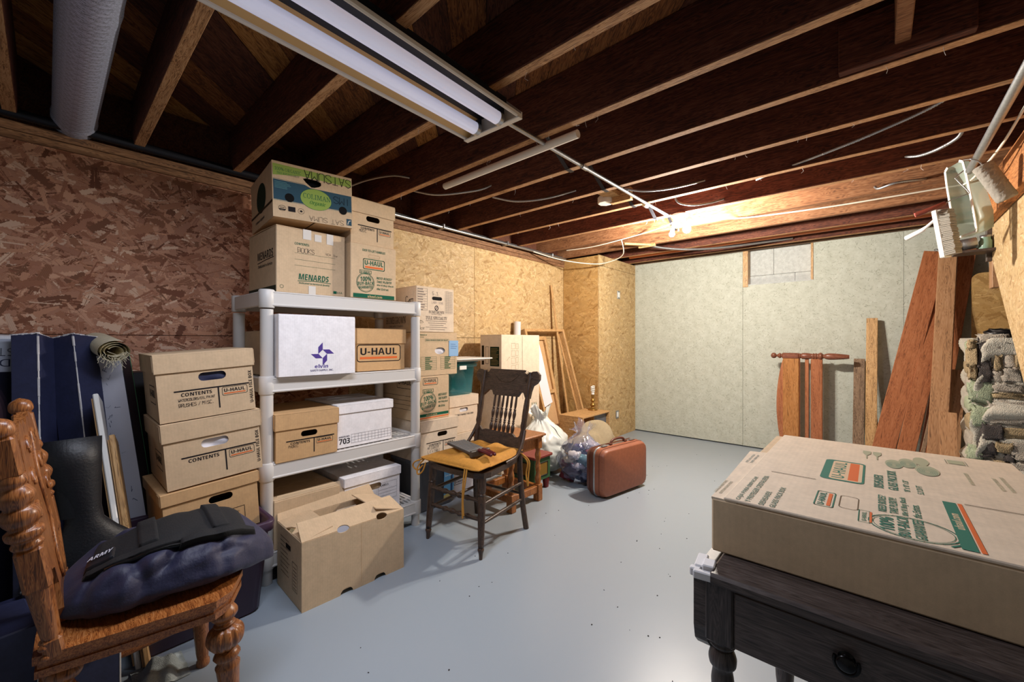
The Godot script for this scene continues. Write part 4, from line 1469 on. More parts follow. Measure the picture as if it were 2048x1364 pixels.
	extrude(s, [Vector2(0, 0), Vector2(w, 0), Vector2(w - 0.02, 0.12), Vector2(0.02, 0.12)], 0.005, Transform3D(Basis(Vector3.RIGHT, deg_to_rad(-38)), Vector3(-w / 2, h, -0.152)))
	part(o, "back_flap", s, M.kraft)
	s = ST()
	extrude(s, [Vector2(0, 0), Vector2(0.1, 0), Vector2(0.115, 0.018), Vector2(0.145, 0.03), Vector2(0.165, 0.015), Vector2(0.18, 0), Vector2(0.3, 0), Vector2(0.28, 0.14), Vector2(0.02, 0.14)], 0.005, Transform3D(yaw(-90) * Basis(Vector3.RIGHT, deg_to_rad(-82)), Vector3(-w / 2 + 0.003, h, -0.15)))
	part(o, "side_flap", s, M.kraft)
	s = ST()
	extrude(s, [Vector2(0, 0), Vector2(0.3, 0), Vector2(0.28, 0.14), Vector2(0.02, 0.14)], 0.005, Transform3D(yaw(90) * Basis(Vector3.RIGHT, deg_to_rad(-75)), Vector3(w / 2 - 0.003, h, 0.15)))
	part(o, "side_flap", s, M.kraft)
	k = Ink.new(self)
	k.frame(0.2, 0.06, 0.06, 0.12, 0.0015, BLACK)
	for i in 7: k.line([Vector2(0.21, 0.07 + i * 0.015), Vector2(0.25, 0.07 + i * 0.015)], 0.002, BLACK)
	for i in 9: k.line([Vector2(0.05, 0.25 - i * 0.02), Vector2(rr(0.12, 0.17), 0.25 - i * 0.02)], 0.002, Color(0.3, 0.22, 0.16))
	k.rect(0.12, 0.215, 0.06, 0.022, Color(0.1, 0.07, 0.06))
	k.put(o, "printing", Transform3D(yaw(-90), Vector3(-w / 2 - 0.0007, 0, -0.155)))
	k = Ink.new(self)
	k.line([Vector2(0.265, 0.02), Vector2(0.265, 0.29)], 0.0012, Color(0.78, 0.63, 0.46))
	k.put(o, "crease", face(w, 0.31))
	# papers and folders in it
	for i in 5:
		var f := thing("file_folder", ["white printed paper standing in the open carton", "manila folder standing in the open carton behind the white paper", "manila folder at the back of the open carton", "brown envelope at the right end of the open carton", "pale folder leaning at the left end of the open carton"][i], "folder", Vector3.ZERO, 0.0, "papers in the open carton")
		f.transform = o.transform * Transform3D(Basis(Vector3.RIGHT, deg_to_rad([-22, -16, -8, -30, -12][i])), Vector3([0.0, 0.02, -0.01, 0.15, -0.12][i], 0.024, [0.05, 0.0, -0.05, -0.02, -0.09][i]))
		s = ST()
		extrude(s, [Vector2(-0.12, 0), Vector2(0.12, 0), Vector2(0.12, [0.285, 0.27, 0.27, 0.29, 0.24][i]), Vector2(0.02, [0.285, 0.27, 0.27, 0.29, 0.24][i]), Vector2(0.01, [0.285, 0.26, 0.26, 0.29, 0.23][i]), Vector2(-0.12, [0.285, 0.26, 0.26, 0.29, 0.23][i])], 0.004)
		part(f, "sheet", s, [M.paper, M.kraft_pale, M.kraft_pale, M.kraft_dark, M.canvas][i])

# ---------------------------------------------------------------- the stack on the purple bin, left of the shelf
func bin_shape(s: SurfaceTool, w0: float, d0: float, w1: float, d1: float, h: float, r: float, rim: float):
	s.set_smooth_group(0)
	var ring := func(w: float, d: float, y: float) -> Array:
		var o := []
		for p: Vector2 in rrect(-w / 2, -d / 2, w, d, r): o.append(Vector3(p.x, y, -p.y))
		return o
	var levels := [[w0 - 0.02, d0 - 0.02, 0.0], [w0, d0, 0.012], [w1, d1, h - rim], [w1 + 0.006, d1 + 0.006, h - rim], [w1 + 0.03, d1 + 0.03, h - rim + 0.004], [w1 + 0.036, d1 + 0.036, h - 0.006], [w1 + 0.03, d1 + 0.03, h], [w1 + 0.002, d1 + 0.002, h], [w1 - 0.008, d1 - 0.008, h - 0.01], [w0 - 0.012, d0 - 0.012, 0.02]]
	var prev := []
	for l in levels:
		var rg: Array = ring.call(l[0], l[1], l[2])
		if prev.size(): stitch(s, prev, rg)
		prev = rg
	s.set_smooth_group(-1)
	poly(s, ring.call(levels[0][0], levels[0][1], 0.0), Vector3.DOWN)
	poly(s, prev, Vector3.UP)

func make_left_stack():
	var s := ST()
	var k: Ink
	var o := thing("storage_bin", "dark purple plastic storage bin on the floor under the file boxes", "bin", Vector3(-2.165, 0, -0.41), 90)
	bin_shape(s, 0.4, 0.4, 0.455, 0.455, 0.385, 0.04, 0.045)
	part(o, "body", s, M.purple)
	s = ST()
	for x: float in [-0.06, 0.06]:
		box(s, Vector3(x, 0.2, 0.214), Vector3(0.012, 0.2, 0.01), 0.003, Basis(Vector3.RIGHT, 0.07))
	part(o, "rib", s, M.purple)
	# three file boxes
	o = file_box("file_box", "orange-brown file box with a printed form, lowest of the stack on the purple bin", -2.05, 0.333, -0.298, -0.636, 0.235, 0.36, M.kraft_dark, 0.048, Vector2(0.58, 0.86), 0.085, 1.0, "cardboard file boxes with lids", 3.6)
	k = Ink.new(self)
	k.frame(0.09, 0.02, 0.18, 0.08, 0.002, BLACK)
	k.line([Vector2(0.175, 0.02), Vector2(0.175, 0.1)], 0.0015, BLACK)
	for i in 4: k.line([Vector2(0.09, 0.035 + i * 0.015), Vector2(0.175, 0.035 + i * 0.015)], 0.0012, BLACK)
	k.scrawl("ANTIQUE", 0.185, 0.07, 0.013, BLACK, 0.0011)
	k.scrawl("BOOKS", 0.19, 0.045, 0.015, BLACK, 0.0011)
	k.text("Contents", 0.2, 0.088, 0.03, 0.006, BLACK)
	k.text("From", 0.12, 0.006, 0.02, 0.007, BLACK)
	k.text("Thru", 0.21, 0.025, 0.02, 0.006, BLACK)
	k.put(o, "printing", face(0.324, 0.36))
	o = file_box("file_box", "pale file box in the middle of the stack on the purple bin", -2.05, 0.577, -0.302, -0.646, 0.262, 0.37, M.kraft, 0.075, Vector2(0.5, 0.84), 0.095, 0.0, "cardboard file boxes with lids", 4.2)
	contents_print(o, 0.33, 0.187, 0.37, [])
	inside(o, Vector3(0.01, 0.16, 0.172), Vector3(0.14, 0.07, 0.01), M.paper)
	side_print(o, 0.33, 0.37)
	o = file_box("file_box", "file box with handwritten contents, topmost of the stack on the purple bin", -2.05, 0.842, -0.28, -0.618, 0.266, 0.37, M.kraft, 0.075, Vector2(0.55, 0.86), 0.095, -1.0, "cardboard file boxes with lids", 4.2)
	contents_print(o, 0.324, 0.187, 0.37, ["WATERCOLORS/OIL PAINT", "BRUSHES / MISC."])
	inside(o, Vector3(0.015, 0.16, 0.172), Vector3(0.14, 0.07, 0.01), M.navy_card)
	side_print(o, 0.324, 0.37)

func side_print(o: Node3D, w: float, d: float):
	var k := Ink.new(self)
	k.frame(0.18, 0.07, 0.14, 0.07, 0.003, BLACK, 0.008)
	k.text("U-HAUL", 0.19, 0.095, 0.12, 0.03, BLACK)
	k.put(o, "printing", Transform3D(yaw(-90), Vector3(-w / 2 - 0.0007, 0, -d / 2)))
	k = Ink.new(self)
	k.text("U-HAUL FILE BOX", 0.03, 0.0, 0.14, 0.012, BLACK, "bold", 0.0)
	k.put(o, "printing", Transform3D(Basis(Vector3.BACK, PI / 2), Vector3(w / 2 - 0.006, 0.0, d / 2 + 0.0008)))

# ---------------------------------------------------------------- the column of boxes right of the shelf
func make_right_column():
	rng.seed = 17
	var s := ST()
	var k: Ink
	var o := thing("storage_bin", "grey plastic bin under the boxes right of the shelf", "bin", Vector3(-2.415, 0, -1.785), 90)
	bin_shape(s, 0.29, 0.3, 0.31, 0.32, 0.345, 0.03, 0.03)
	part(o, "body", s, M.grey_plastic)
	k = Ink.new(self)
	k.rect(0.0, 0.0, 0.09, 0.22, Color(0.4, 0.62, 0.78))
	k.rect(0.06, 0.0, 0.018, 0.22, Color(0.2, 0.3, 0.45))
	k.scrawl("Sunny days", 0.01, 0.15, 0.016, Color(0.85, 0.9, 0.9), 0.0014, 0.0, 0.4)
	k.fill([Vector2(0.0, 0.0), Vector2(0.09, 0.0), Vector2(0.09, 0.04), Vector2(0.0, 0.02)], Color(0.75, 0.7, 0.45))
	k.put(o, "label_sheet", Transform3D(Basis(Vector3.RIGHT, 0.03), Vector3(0.05, 0.05, 0.158)))
	o = file_box("file_box", "file box with lettering on a grey bin, right of the shelf", -2.225, 0.347, -1.608, -1.938, 0.272, 0.4, M.kraft_pale, 0.075, Vector2(0.58, 0.86), 0.085)
	contents_print(o, 0.316, 0.197, 0.4, ["MY COOKERY", "LIT + TABLE", "FAMILY BIBLE", "ROGER DEAN MUG"])
	o = carton("carton", "moving carton with round green stamp, right of the shelf", -2.245, 0.62, -1.597, -1.873, 0.295, 0.42, M.kraft)
	k = Ink.new(self)
	k.frame(0.055, 0.235, 0.12, 0.045, 0.003, BLACK, 0.006)
	k.text("U-HAUL", 0.065, 0.253, 0.1, 0.02, BLACK)
	k.rect(0.065, 0.242, 0.1, 0.006, ORANGE)
	buy_back(k, 0.03, 0.055, 0.235, 0.15)
	k.rect(0.005, 0.025, 0.265, 0.018, GREEN)
	k.text("uhaul.com", 0.08, 0.028, 0.09, 0.012, Color(0.75, 0.62, 0.45))
	k.rect(0.005, 0.012, 0.265, 0.007, ORANGE)
	k.put(o, "printing", face(0.276, 0.42))
	k = Ink.new(self)
	k.frame(0.2, 0.21, 0.18, 0.07, 0.003, BLACK, 0.008)
	k.text("U-HAUL", 0.215, 0.235, 0.15, 0.033, BLACK)
	for i in 4: k.line([Vector2(0.03, 0.16 - i * 0.03), Vector2(0.38, 0.16 - i * 0.03)], 0.002, BLACK)
	k.put(o, "printing", Transform3D(yaw(-90), Vector3(-0.138 - 0.0007, 0, -0.21)))
	# produce carton with a blue note
	o = front_box("carton", "brown produce carton with a pale blue note stuck on its front", "box", -2.245, 0.918, -1.603, -1.945, 0.42)
	s = ST()
	shell(s, 0.342, 0.29, 0.42, oval(Vector2(0.19, 0.165), 0.045, 0.024, 20))
	box(s, Vector3(0, 0.288, 0), Vector3(0.338, 0.004, 0.416))
	part(o, "body", s, M.kraft)
	inside(o, Vector3(0.02, 0.165, 0.196), Vector3(0.13, 0.08, 0.012), M.paper)
	k = Ink.new(self)
	k.rect(0.268, 0.125, 0.085, 0.11, Color(0.55, 0.7, 0.85))
	for i in 3: k.line([Vector2(0.282, 0.21 - i * 0.014), Vector2(0.282 + [0.045, 0.06, 0.05][i], 0.207 - i * 0.014)], 0.003, Color(0.25, 0.38, 0.6))
	k.put(o, "blue_note", Transform3D(Basis(), Vector3(-0.171, 0, 0.2125)))
	k = Ink.new(self)
	k.text("PRODUCE OF", 0.02, 0.268, 0.06, 0.008, GREEN)
	k.text("U.S.A.", 0.02, 0.255, 0.035, 0.007, GREEN)
	k.frame(0.065, 0.228, 0.2, 0.018, 0.001, GREEN)
	k.text("FRESH PRODUCE FROM THE VALLEY", 0.07, 0.233, 0.19, 0.009, GREEN)
	for i in 2:
		var x0: float = [0.03, 0.195][i]
		for j in 8: k.line([Vector2(x0, 0.125 - j * 0.0125), Vector2(x0 + 0.13, 0.125 - j * 0.0125)], 0.0013, GREEN)
		k.frame(x0, 0.0375, 0.13, 0.0875, 0.0013, GREEN)
		for j in 7: k.rect(x0 + 0.035, 0.041 + j * 0.0125, rr(0.03, 0.06), 0.007, Color(0.35, 0.42, 0.3))
	k.put(o, "printing", face(0.342, 0.42))
	# tall printed carton on top
	o = carton("carton", "grey-printed produce carton at the top of the stack right of the shelf", -2.25, 1.21, -1.602, -1.922, 0.305, 0.42, M.kraft_pale)
	k = Ink.new(self)
	var gk := Color(0.27, 0.24, 0.26)
	for i in 9:
		k.line([Vector2(0.01, 0.29 - i * 0.017), Vector2(0.085, 0.29 - i * 0.017)], 0.0012, gk)
		k.line([Vector2(0.012, 0.284 - i * 0.017), Vector2(rr(0.045, 0.075), 0.284 - i * 0.017)], 0.006, Color(0.5, 0.45, 0.42))
	k.frame(0.01, 0.145, 0.078, 0.145, 0.0012, gk)
	for i in 8: k.line([Vector2(0.24 + i * 0.009, 0.13), Vector2(0.24 + i * 0.009, 0.285)], 0.0012, Color(0.45, 0.42, 0.42))
	for i in 13: k.line([Vector2(0.24, 0.285 - i * 0.012), Vector2(0.305, 0.285 - i * 0.012)], 0.001, Color(0.45, 0.42, 0.42))
	k.fill(stadium(0.17, 0.23, 0.085, 0.024), Color(0.06, 0.05, 0.05))
	k.scrawl("5.3.", 0.13, 0.252, 0.022, gk, 0.0014)
	k.scrawl("LARRY 1 RING", 0.125, 0.193, 0.016, Color(0.5, 0.46, 0.48), 0.001, 0.0, 0.55)
	k.line(oval(Vector2(0.165, 0.165), 0.014, 0.016, 8), 0.005, gk, true)
	k.line([Vector2(0.158, 0.155), Vector2(0.172, 0.178)], 0.004, gk)
	k.text("HOMEGROWN", 0.1, 0.128, 0.13, 0.018, gk, "serif")
	k.text("ORGANIC FARMS", 0.12, 0.118, 0.09, 0.006, gk, "serif")
	k.text("TULE SPECIALTY", 0.075, 0.085, 0.18, 0.022, gk, "serif")
	for i in 5: k.line([Vector2(0.075 + [0, 0.02, 0.03, 0.0, 0.03][i], 0.076 - i * 0.014), Vector2(0.255 - [0, 0.01, 0.03, 0.0, 0.02][i], 0.074 - i * 0.014)], 0.0022, gk)
	k.scrawl("Leo", 0.005, 0.06, 0.028, BLACK, 0.0015, 0.0, 0.7)
	k.scrawl("Bks", 0.01, 0.015, 0.028, BLACK, 0.0015, 0.0, 0.7)
	k.put(o, "printing", face(0.32, 0.42))
	k = Ink.new(self)
	k.text("HOMEGROWN", 0.06, 0.06, 0.24, 0.045, BLACK, "serif")
	k.text("ORGANIC FARMS", 0.1, 0.035, 0.17, 0.012, BLACK, "serif")
	k.line(oval(Vector2(0.18, 0.135), 0.02, 0.022, 8), 0.007, BLACK, true)
	k.scrawl("Camp", 0.3, 0.2, 0.04, BLACK, 0.004)
	k.put(o, "printing", Transform3D(yaw(-90), Vector3(-0.16 - 0.0007, 0, -0.21)))
	# second row
	o = carton("white_carton", "low white box on the floor behind the dark chair's legs", -2.36, 0.0, -1.965, -2.25, 0.175, 0.34, M.white_card)
	k = Ink.new(self)
	k.frame(0.05, 0.07, 0.11, 0.04, 0.004, BLACK, 0.008)
	k.text("U-HAUL", 0.058, 0.08, 0.095, 0.018, BLACK)
	k.put(o, "printing", face(0.285, 0.34))
	o = file_box("file_box", "plain-ended lidded file box, lower of two behind the dark chair", -2.345, 0.178, -1.955, -2.245, 0.275, 0.36, M.kraft_pale, 0.075, Vector2(0.5, 0.86), 0.085)
	k = Ink.new(self)
	k.text("DO NOT MARK THIS END", 0.04, 0.125, 0.2, 0.013, BLACK)
	k.put(o, "printing", face(0.276, 0.36))
	o = file_box("file_box", "plain-ended lidded file box under the teal tub, behind the dark chair", -2.35, 0.456, -1.957, -2.255, 0.28, 0.36, M.kraft_pale, 0.08, Vector2(0.5, 0.86), 0.085)
	k = Ink.new(self)
	k.text("DO NOT MARK THIS END", 0.05, 0.13, 0.19, 0.013, BLACK)
	k.put(o, "printing", face(0.284, 0.36))
	inside(o, Vector3(0, 0.172, 0.167), Vector3(0.12, 0.06, 0.008), M.paper)
	o = thing("teal_tub", "translucent teal plastic tub stacked behind the dark chair", "tub", Vector3(-2.47, 0.738, -2.1), 90)
	s = ST()
	bin_shape(s, 0.25, 0.2, 0.275, 0.225, 0.24, 0.03, 0.03)
	part(o, "body", s, M.teal)
	s = ST()
	bin_shape(s, 0.275, 0.22, 0.285, 0.235, 0.03, 0.03, 0.012)
	var lidm := part(o, "lid", s, M.teal)
	lidm.position.y = 0.226
	s = ST()
	box(s, Vector3(-0.02, 0.21, 0.14), Vector3(0.07, 0.03, 0.006), 0.002)
	part(o, "paper_label", s, M.white_plastic)
	for sx: float in [-1.0, 1.0]:
		s = ST()
		lathe(s, spline2([Vector2(0.001, 0.02), Vector2(0.045, 0.04), Vector2(0.055, 0.1), Vector2(0.03, 0.15), Vector2(0.001, 0.17)], 4), 12, Transform3D(Basis(), Vector3(sx * 0.065, 0, 0)))
		part(o, "contents", s, std(Color(0.1, 0.3, 0.36), 0.8))
	s = ST()
	bin_shape(s, 0.36, 0.27, 0.4, 0.31, 0.022, 0.05, 0.012)
	var l := solo("white_lid", s, M.white_plastic, "flat white plastic lid lying on top of the teal tub", "tray")  # a loose white bin lid lying flat
	l.position = Vector3(-2.45, 0.996, -2.16)
	l.rotation_degrees.y = 90
	# tall flat carton
	o = carton("tall_carton", "tall upright brown carton with a centre slit by the wall", -2.395, 0.0, -2.575, -3.105, 1.205, 0.26, M.kraft_pale)
	k = Ink.new(self)
	k.line([Vector2(0.275, 1.2), Vector2(0.285, 0.62)], 0.003, Color(0.25, 0.18, 0.12))
	for i in 5:
		k.frame(0.13, 0.82 + i * 0.065, 0.05, 0.05, 0.002, Color(0.5, 0.5, 0.38))
		k.frame(0.19, 0.84 + i * 0.06, 0.03, 0.045, 0.002, Color(0.5, 0.5, 0.38))
	k.line([Vector2(0.07, 0.98), Vector2(0.1, 1.01), Vector2(0.11, 1.0)], 0.002, Color(0.4, 0.38, 0.28))
	for i in 3:
		k.text(["KEEP UPRIGHT WARDROBE", "HANGER BAR INSIDE", "THIS SIDE UP"][i], 0.27 + i * 0.03, 0.42, 0.3, 0.014, GREEN, "bold", 0.0, PI / 2)
	k.put(o, "printing", face(0.53, 0.26))
	k = Ink.new(self)
	k.rect(0.125, 0.93, 0.11, 0.17, Color(0.12, 0.18, 0.12))
	for i in 12: k.line([Vector2(0.135, 0.945 + i * 0.0125), Vector2(rr(0.19, 0.228), 0.945 + i * 0.0125)], 0.0022, Color(0.7, 0.6, 0.4))
	k.rect(0.02, 0.94, 0.03, 0.17, Color(0.2, 0.16, 0.1))
	k.frame(0.07, 0.95, 0.035, 0.15, 0.003, BLACK)
	k.frame(0.1, 0.8, 0.09, 0.045, 0.003, BLACK)
	k.put(o, "printing", Transform3D(yaw(-90), Vector3(-0.265 - 0.0007, 0, -0.13)))

# ---------------------------------------------------------------- clutter leaning at the left wall
func make_left_clutter():
	rng.seed = 41
	var s := ST()
	var k: Ink
	# framed flat box in clear wrap
	var o := thing("flat_box", "white-edged flat box with a dark blurred picture leaning at the left wall, far left", "box")
	lean(o, Vector3(-2.36, 0.0, 0.3), Vector3(-2.46, 1.178, 0.29), Vector3.RIGHT)
	o.rotate_object_local(Vector3.UP, deg_to_rad(4))
	box(s, Vector3(0, 0.589, -0.04), Vector3(0.5, 1.178, 0.075), 0.004)
	part(o, "body", s, M.white_card)
	k = Ink.new(self)
	k.rect(-0.24, 0.01, 0.47, 1.03, Color(0.09, 0.09, 0.15))
	k.rect(-0.24, 1.04, 0.47, 0.125, Color(0.66, 0.68, 0.74))
	# a soft pinkish figure: nested ovals
	for i in 7: k.fill(oval(Vector2(0.14, 0.86), 0.07 - i * 0.008, 0.16 - i * 0.014, 22), Color(0.11, 0.1, 0.16).lerp(Color(0.62, 0.46, 0.48), i / 6.0))
	k.text("DECOR", 0.05, 1.06, 0.15, 0.028, Color(0.2, 0.22, 0.3), "plain", 0.0, PI)
	k.text("STUDIO", 0.06, 1.1, 0.15, 0.03, Color(0.2, 0.22, 0.3), "plain", 0.0, PI)
	k.rect(0.17, 0.6, 0.045, 0.012, Color(0.75, 0.75, 0.8))
	k.rect(0.17, 0.6, 0.014, 0.13, Color(0.75, 0.75, 0.8))
	k.put(o, "printing", Transform3D(Basis(), Vector3(0, 0, -0.0015)))
	s = ST()
	sheet(s, 16, 6, func(u, v): return Vector3((u - 0.5) * 0.506, 1.181 + 0.004 * sin(u * 40.0) * v, -0.08 + 0.085 * v))
	sheet(s, 10, 4, func(u, v): return Vector3((u - 0.5) * 0.506, 1.182 - 0.08 * v, 0.003 + 0.002 * sin(u * 33.0 + v * 9.0)))
	part(o, "clear_wrap", s, M.clear_film)
	# dark navy flat boxes
	for d: Array in [[Vector3(-2.24, 0, 0.0), Vector3(-2.5, 1.158, 0.015), 0.075, 0.2, 24.0, "tall dark navy box between the picture box and its worn neighbour"], [Vector3(-2.2, 0, -0.155), Vector3(-2.5, 1.164, -0.072), 0.1, 0.1, 46.0, "tall dark navy box with one worn white corner edge at the left wall"], [Vector3(-2.42, 0, 0.03), Vector3(-2.62, 0.95, -0.01), 0.09, 0.1, 20.0, "shorter dark navy box behind the white-edged picture box"]]:
		o = thing("navy_box", d[5], "box", Vector3.ZERO, 0.0, "dark navy boxes at the left wall")
		lean(o, d[0], d[1], Vector3.RIGHT)
		o.rotate_object_local(Vector3.UP, deg_to_rad(-d[4]))
		var h: float = d[0].distance_to(d[1])
		s = ST()
		box(s, Vector3(0, h / 2, 0), Vector3(d[2], h, d[3]), 0.003)
		part(o, "body", s, M.navy_card)
		s = ST()
		rng.seed = int(d[4])
		for i in 26:
			var y := h * (0.3 + 0.7 * i / 26.0)
			box(s, Vector3(d[2] / 2 - 0.0005, y, d[3] / 2 - 0.0005), Vector3(rr(0.001, 0.006), h / 30.0, rr(0.001, 0.006)), 0.0004)
		for i in 10:
			box(s, Vector3((i / 9.0 - 0.5) * d[2], h - 0.001, d[3] / 2 - 0.002), Vector3(d[2] / 10, rr(0.001, 0.008), rr(0.002, 0.006)), 0.0004)
			box(s, Vector3(d[2] / 2 - 0.002, h - 0.001, (i / 9.0 - 0.5) * d[3]), Vector3(rr(0.002, 0.006), rr(0.001, 0.006), d[3] / 10), 0.0004)
		part(o, "worn_edge", s, M.worn)
	# white board box with a dark side
	o = thing("art_box", "tall narrow box with pale speckled face and dark side beside the file boxes", "box")
	lean(o, Vector3(-2.45, 0.0, -0.3), Vector3(-2.5, 1.075, -0.178), Vector3(0.95, 0, 0.2))
	o.rotate_object_local(Vector3.UP, deg_to_rad(-12))
	s = ST()
	box(s, Vector3(0, 0.55, 0), Vector3(0.115, 1.1, 0.09), 0.003)
	part(o, "body", s, mottled(Color(0.13, 0.14, 0.2), 0.5, 3.0, 0.0))
	k = Ink.new(self)
	k.rect(-0.056, 0.003, 0.112, 1.094, Color(0.86, 0.87, 0.92))
	for i in 70:
		var p := Vector2(rr(-0.05, -0.005) if i % 3 else rr(-0.05, 0.03), rr(0.1, 1.05))
		k.line([p, p + Vector2(rr(-0.004, 0.012), rr(-0.012, 0.012)), p + Vector2(rr(-0.004, 0.02), rr(-0.02, 0.02))], rr(0.0006, 0.0022), Color(0.3, 0.33, 0.44))
	k.put(o, "printing", Transform3D(Basis(), Vector3(0, 0, 0.0458)))
	s = ST()
	tube(s, [Vector3(0.057, 0.01, -0.045), Vector3(0.057, 1.095, -0.045)], 0.0012, 5)
	part(o, "green_edge", s, std(Color(0.3, 0.6, 0.4), 0.6))
	# roll of canvas lying across the tops
	o = thing("canvas_roll", "frayed roll of cream canvas lying across the leaning boxes", "canvas roll")
	var a := Vector3(-2.66, 1.145, -0.15)
	var b := Vector3(-2.33, 1.108, -0.186)
	var ax := (b - a).normalized()
	var x := ax.cross(Vector3.UP).normalized()
	var y := x.cross(ax).normalized()
	s = ST()
	sheet(s, 8, 70, func(u, v):
		var t: float = v * TAU * 3.3 + 0.5
		var r: float = 0.022 + 0.034 * v
		var c: Vector3 = a.lerp(b, u) + x * cos(t) * r + y * sin(t) * r * 0.8
		return c + ax * (0.004 * sin(t * 2.0) if u > 0.9 else 0.0), true)
	part(o, "roll", s, M.canvas)
	s = ST()
	for i in 34:
		var t := rr(PI * 0.9, TAU * 1.02)
		var p := b + (x * cos(t) + y * sin(t)) * rr(0.022, 0.046)
		var q := [p]
		var dr := Vector3(rr(0.0, 0.01), -rr(0.01, 0.03), rr(-0.015, 0.015))
		for j in 3: q.append(q[-1] + dr * 0.5 + Vector3(0, 0, rr(-0.008, 0.008)))
		tube(s, q, 0.0007, 4, false)
	var fr := part(o, "fringe", s, M.canvas)
	fr.set_meta("kind", "stuff")
	# stretched frames
	for d: Array in [[Vector3(-1.93, 0.0, -0.213), Vector3(-2.22, 0.95, -0.122), M.white_plastic, "white-edged stretched canvas standing on end behind the rubber boot", 0.016], [Vector3(-1.9, 0.0, -0.235), Vector3(-2.2, 0.79, -0.165), M.pine, "tan-edged wooden panel standing on end beside the white-edged canvas", 0.017]]:
		o = thing("stretched_canvas", d[3], "panel", Vector3.ZERO, 0.0, "panels standing on end behind the boot")
		lean(o, d[0], d[1], Vector3(1, 0, 0.1))
		s = ST()
		var h: float = d[0].distance_to(d[1])
		box(s, Vector3(0, h / 2, -0.09), Vector3(d[4], h, 0.18), 0.003)
		part(o, "body", s, d[2])
		s = ST()
		box(s, Vector3(-d[4] / 2 - 0.003, h / 2, -0.09), Vector3(0.005, h - 0.03, 0.16), 0.001)
		part(o, "backing", s, M.kraft_dark)
	# rubber boot
	o = thing("rubber_boot", "wide black rubber boot standing behind the duffel bag", "boot", Vector3(-2.0, 0.395, -0.075))
	s = ST()
	var rings := [[0.0, 0.03, 0.0, 0.045, 0.11], [0.03, 0.035, 0.0, 0.05, 0.115], [0.075, 0.028, 0.0, 0.047, 0.1], [0.11, 0.022, 0.0, 0.045, 0.07], [0.15, 0.012, 0.0, 0.043, 0.047], [0.19, 0.008, 0.0, 0.046, 0.045], [0.26, -0.001, 0.0, 0.053, 0.055], [0.34, -0.013, 0.0, 0.06, 0.068], [0.425, -0.026, 0.0, 0.064, 0.082]]
	s.set_smooth_group(0)
	var prev := []
	for r in rings:
		var ring := []
		for i in 24:
			var t := TAU * i / 24
			ring.append(Vector3(sin(t) * r[3], r[0] + (0.008 * sin(t) if r[0] > 0.4 else 0.0), -r[1] - cos(t) * r[4]))
		if prev.size(): stitch(s, ring, prev)
		prev = ring
	for r: Array in [[0.425, 0.06, 0.077], [0.3, 0.05, 0.055], [0.17, 0.038, 0.04]]:
		var ring := []
		for i in 24:
			var t := TAU * i / 24
			ring.append(Vector3(sin(t) * r[1], r[0] + (0.008 * sin(t) if r[0] > 0.4 else 0.0), (0.026 if r[0] > 0.4 else 0.008) - cos(t) * r[2]))
		stitch(s, ring, prev)
		prev = ring
	part(o, "upper", s, M.black_rubber)
	s = ST()
	var sole := []
	for i in 24:
		var t := TAU * i / 24
		sole.append(Vector2(sin(t) * 0.052, 0.035 + cos(t) * 0.118))
	extrude(s, sole, 0.022, Transform3D(Basis(Vector3.RIGHT, Vector3.FORWARD, Vector3.UP), Vector3(0, 0.0, 0)))
	part(o, "sole", s, M.black_rubber)
	o.transform = Transform3D(yaw(4) * Basis(Vector3.BACK, 0.06), o.position)
	# what the boot stands on
	o = thing("dark_crate", "dark covered box the rubber boot stands on", "box", Vector3(-2.06, 0, -0.06))
	s = ST()
	box(s, Vector3(0, 0.19, 0.0), Vector3(0.2, 0.38, 0.22), 0.006)
	part(o, "body", s, M.navy_card)
	s = ST()
	box(s, Vector3(0, 0.378, 0), Vector3(0.215, 0.012, 0.235), 0.004)
	part(o, "lid", s, M.black_rubber)
	# black box behind, by the wall
	o = thing("black_box", "black box with a torn white patch by the wall behind the file boxes", "box", Vector3(-2.722, 0, -0.37))
	s = ST()
	box(s, Vector3(0, 0.5, 0), Vector3(0.14, 1.0, 0.2), 0.004)
	part(o, "body", s, mottled(Color(0.05, 0.055, 0.08), 0.5, 3.0, 0.0))
	k = Ink.new(self)
	k.fill([Vector2(0.02, 0.9), Vector2(0.03, 0.97), Vector2(0.045, 0.985), Vector2(0.05, 0.95), Vector2(0.042, 0.92), Vector2(0.05, 0.89)], Color(0.75, 0.76, 0.78))
	k.rect(-0.05, 0.915, 0.05, 0.006, Color(0.5, 0.52, 0.58))
	k.put(o, "printing", Transform3D(yaw(90), Vector3(0.0708, 0, 0)))
	# low dark boxes under the chair
	for d: Array in [[Vector3(-1.86, 0, 0.13), Vector3(0.24, 0.36, 0.2), "dark navy box on the floor beneath the oak chair, far left"], [Vector3(-1.8, 0, -0.07), Vector3(0.2, 0.3, 0.13), "dark navy box on the floor beneath the oak chair, by the canvas edges"]]:
		o = thing("navy_box", d[2], "box", d[0], 8.0, "dark navy boxes at the left wall")
		s = ST()
		box(s, Vector3(0, d[1].y / 2, 0), d[1], 0.004)
		part(o, "body", s, M.navy_card)
		s = ST()
		box(s, Vector3(d[1].x / 2 - 0.001, d[1].y / 2, d[1].z / 2 - 0.001), Vector3(0.004, d[1].y - 0.01, 0.004), 0.001)
		box(s, Vector3(d[1].x / 2 - 0.001, d[1].y / 2, -d[1].z / 2 + 0.001), Vector3(0.004, d[1].y - 0.01, 0.004), 0.001)
		part(o, "worn_edge", s, M.worn)
	# crumpled white rag on the floor
	s = ST()
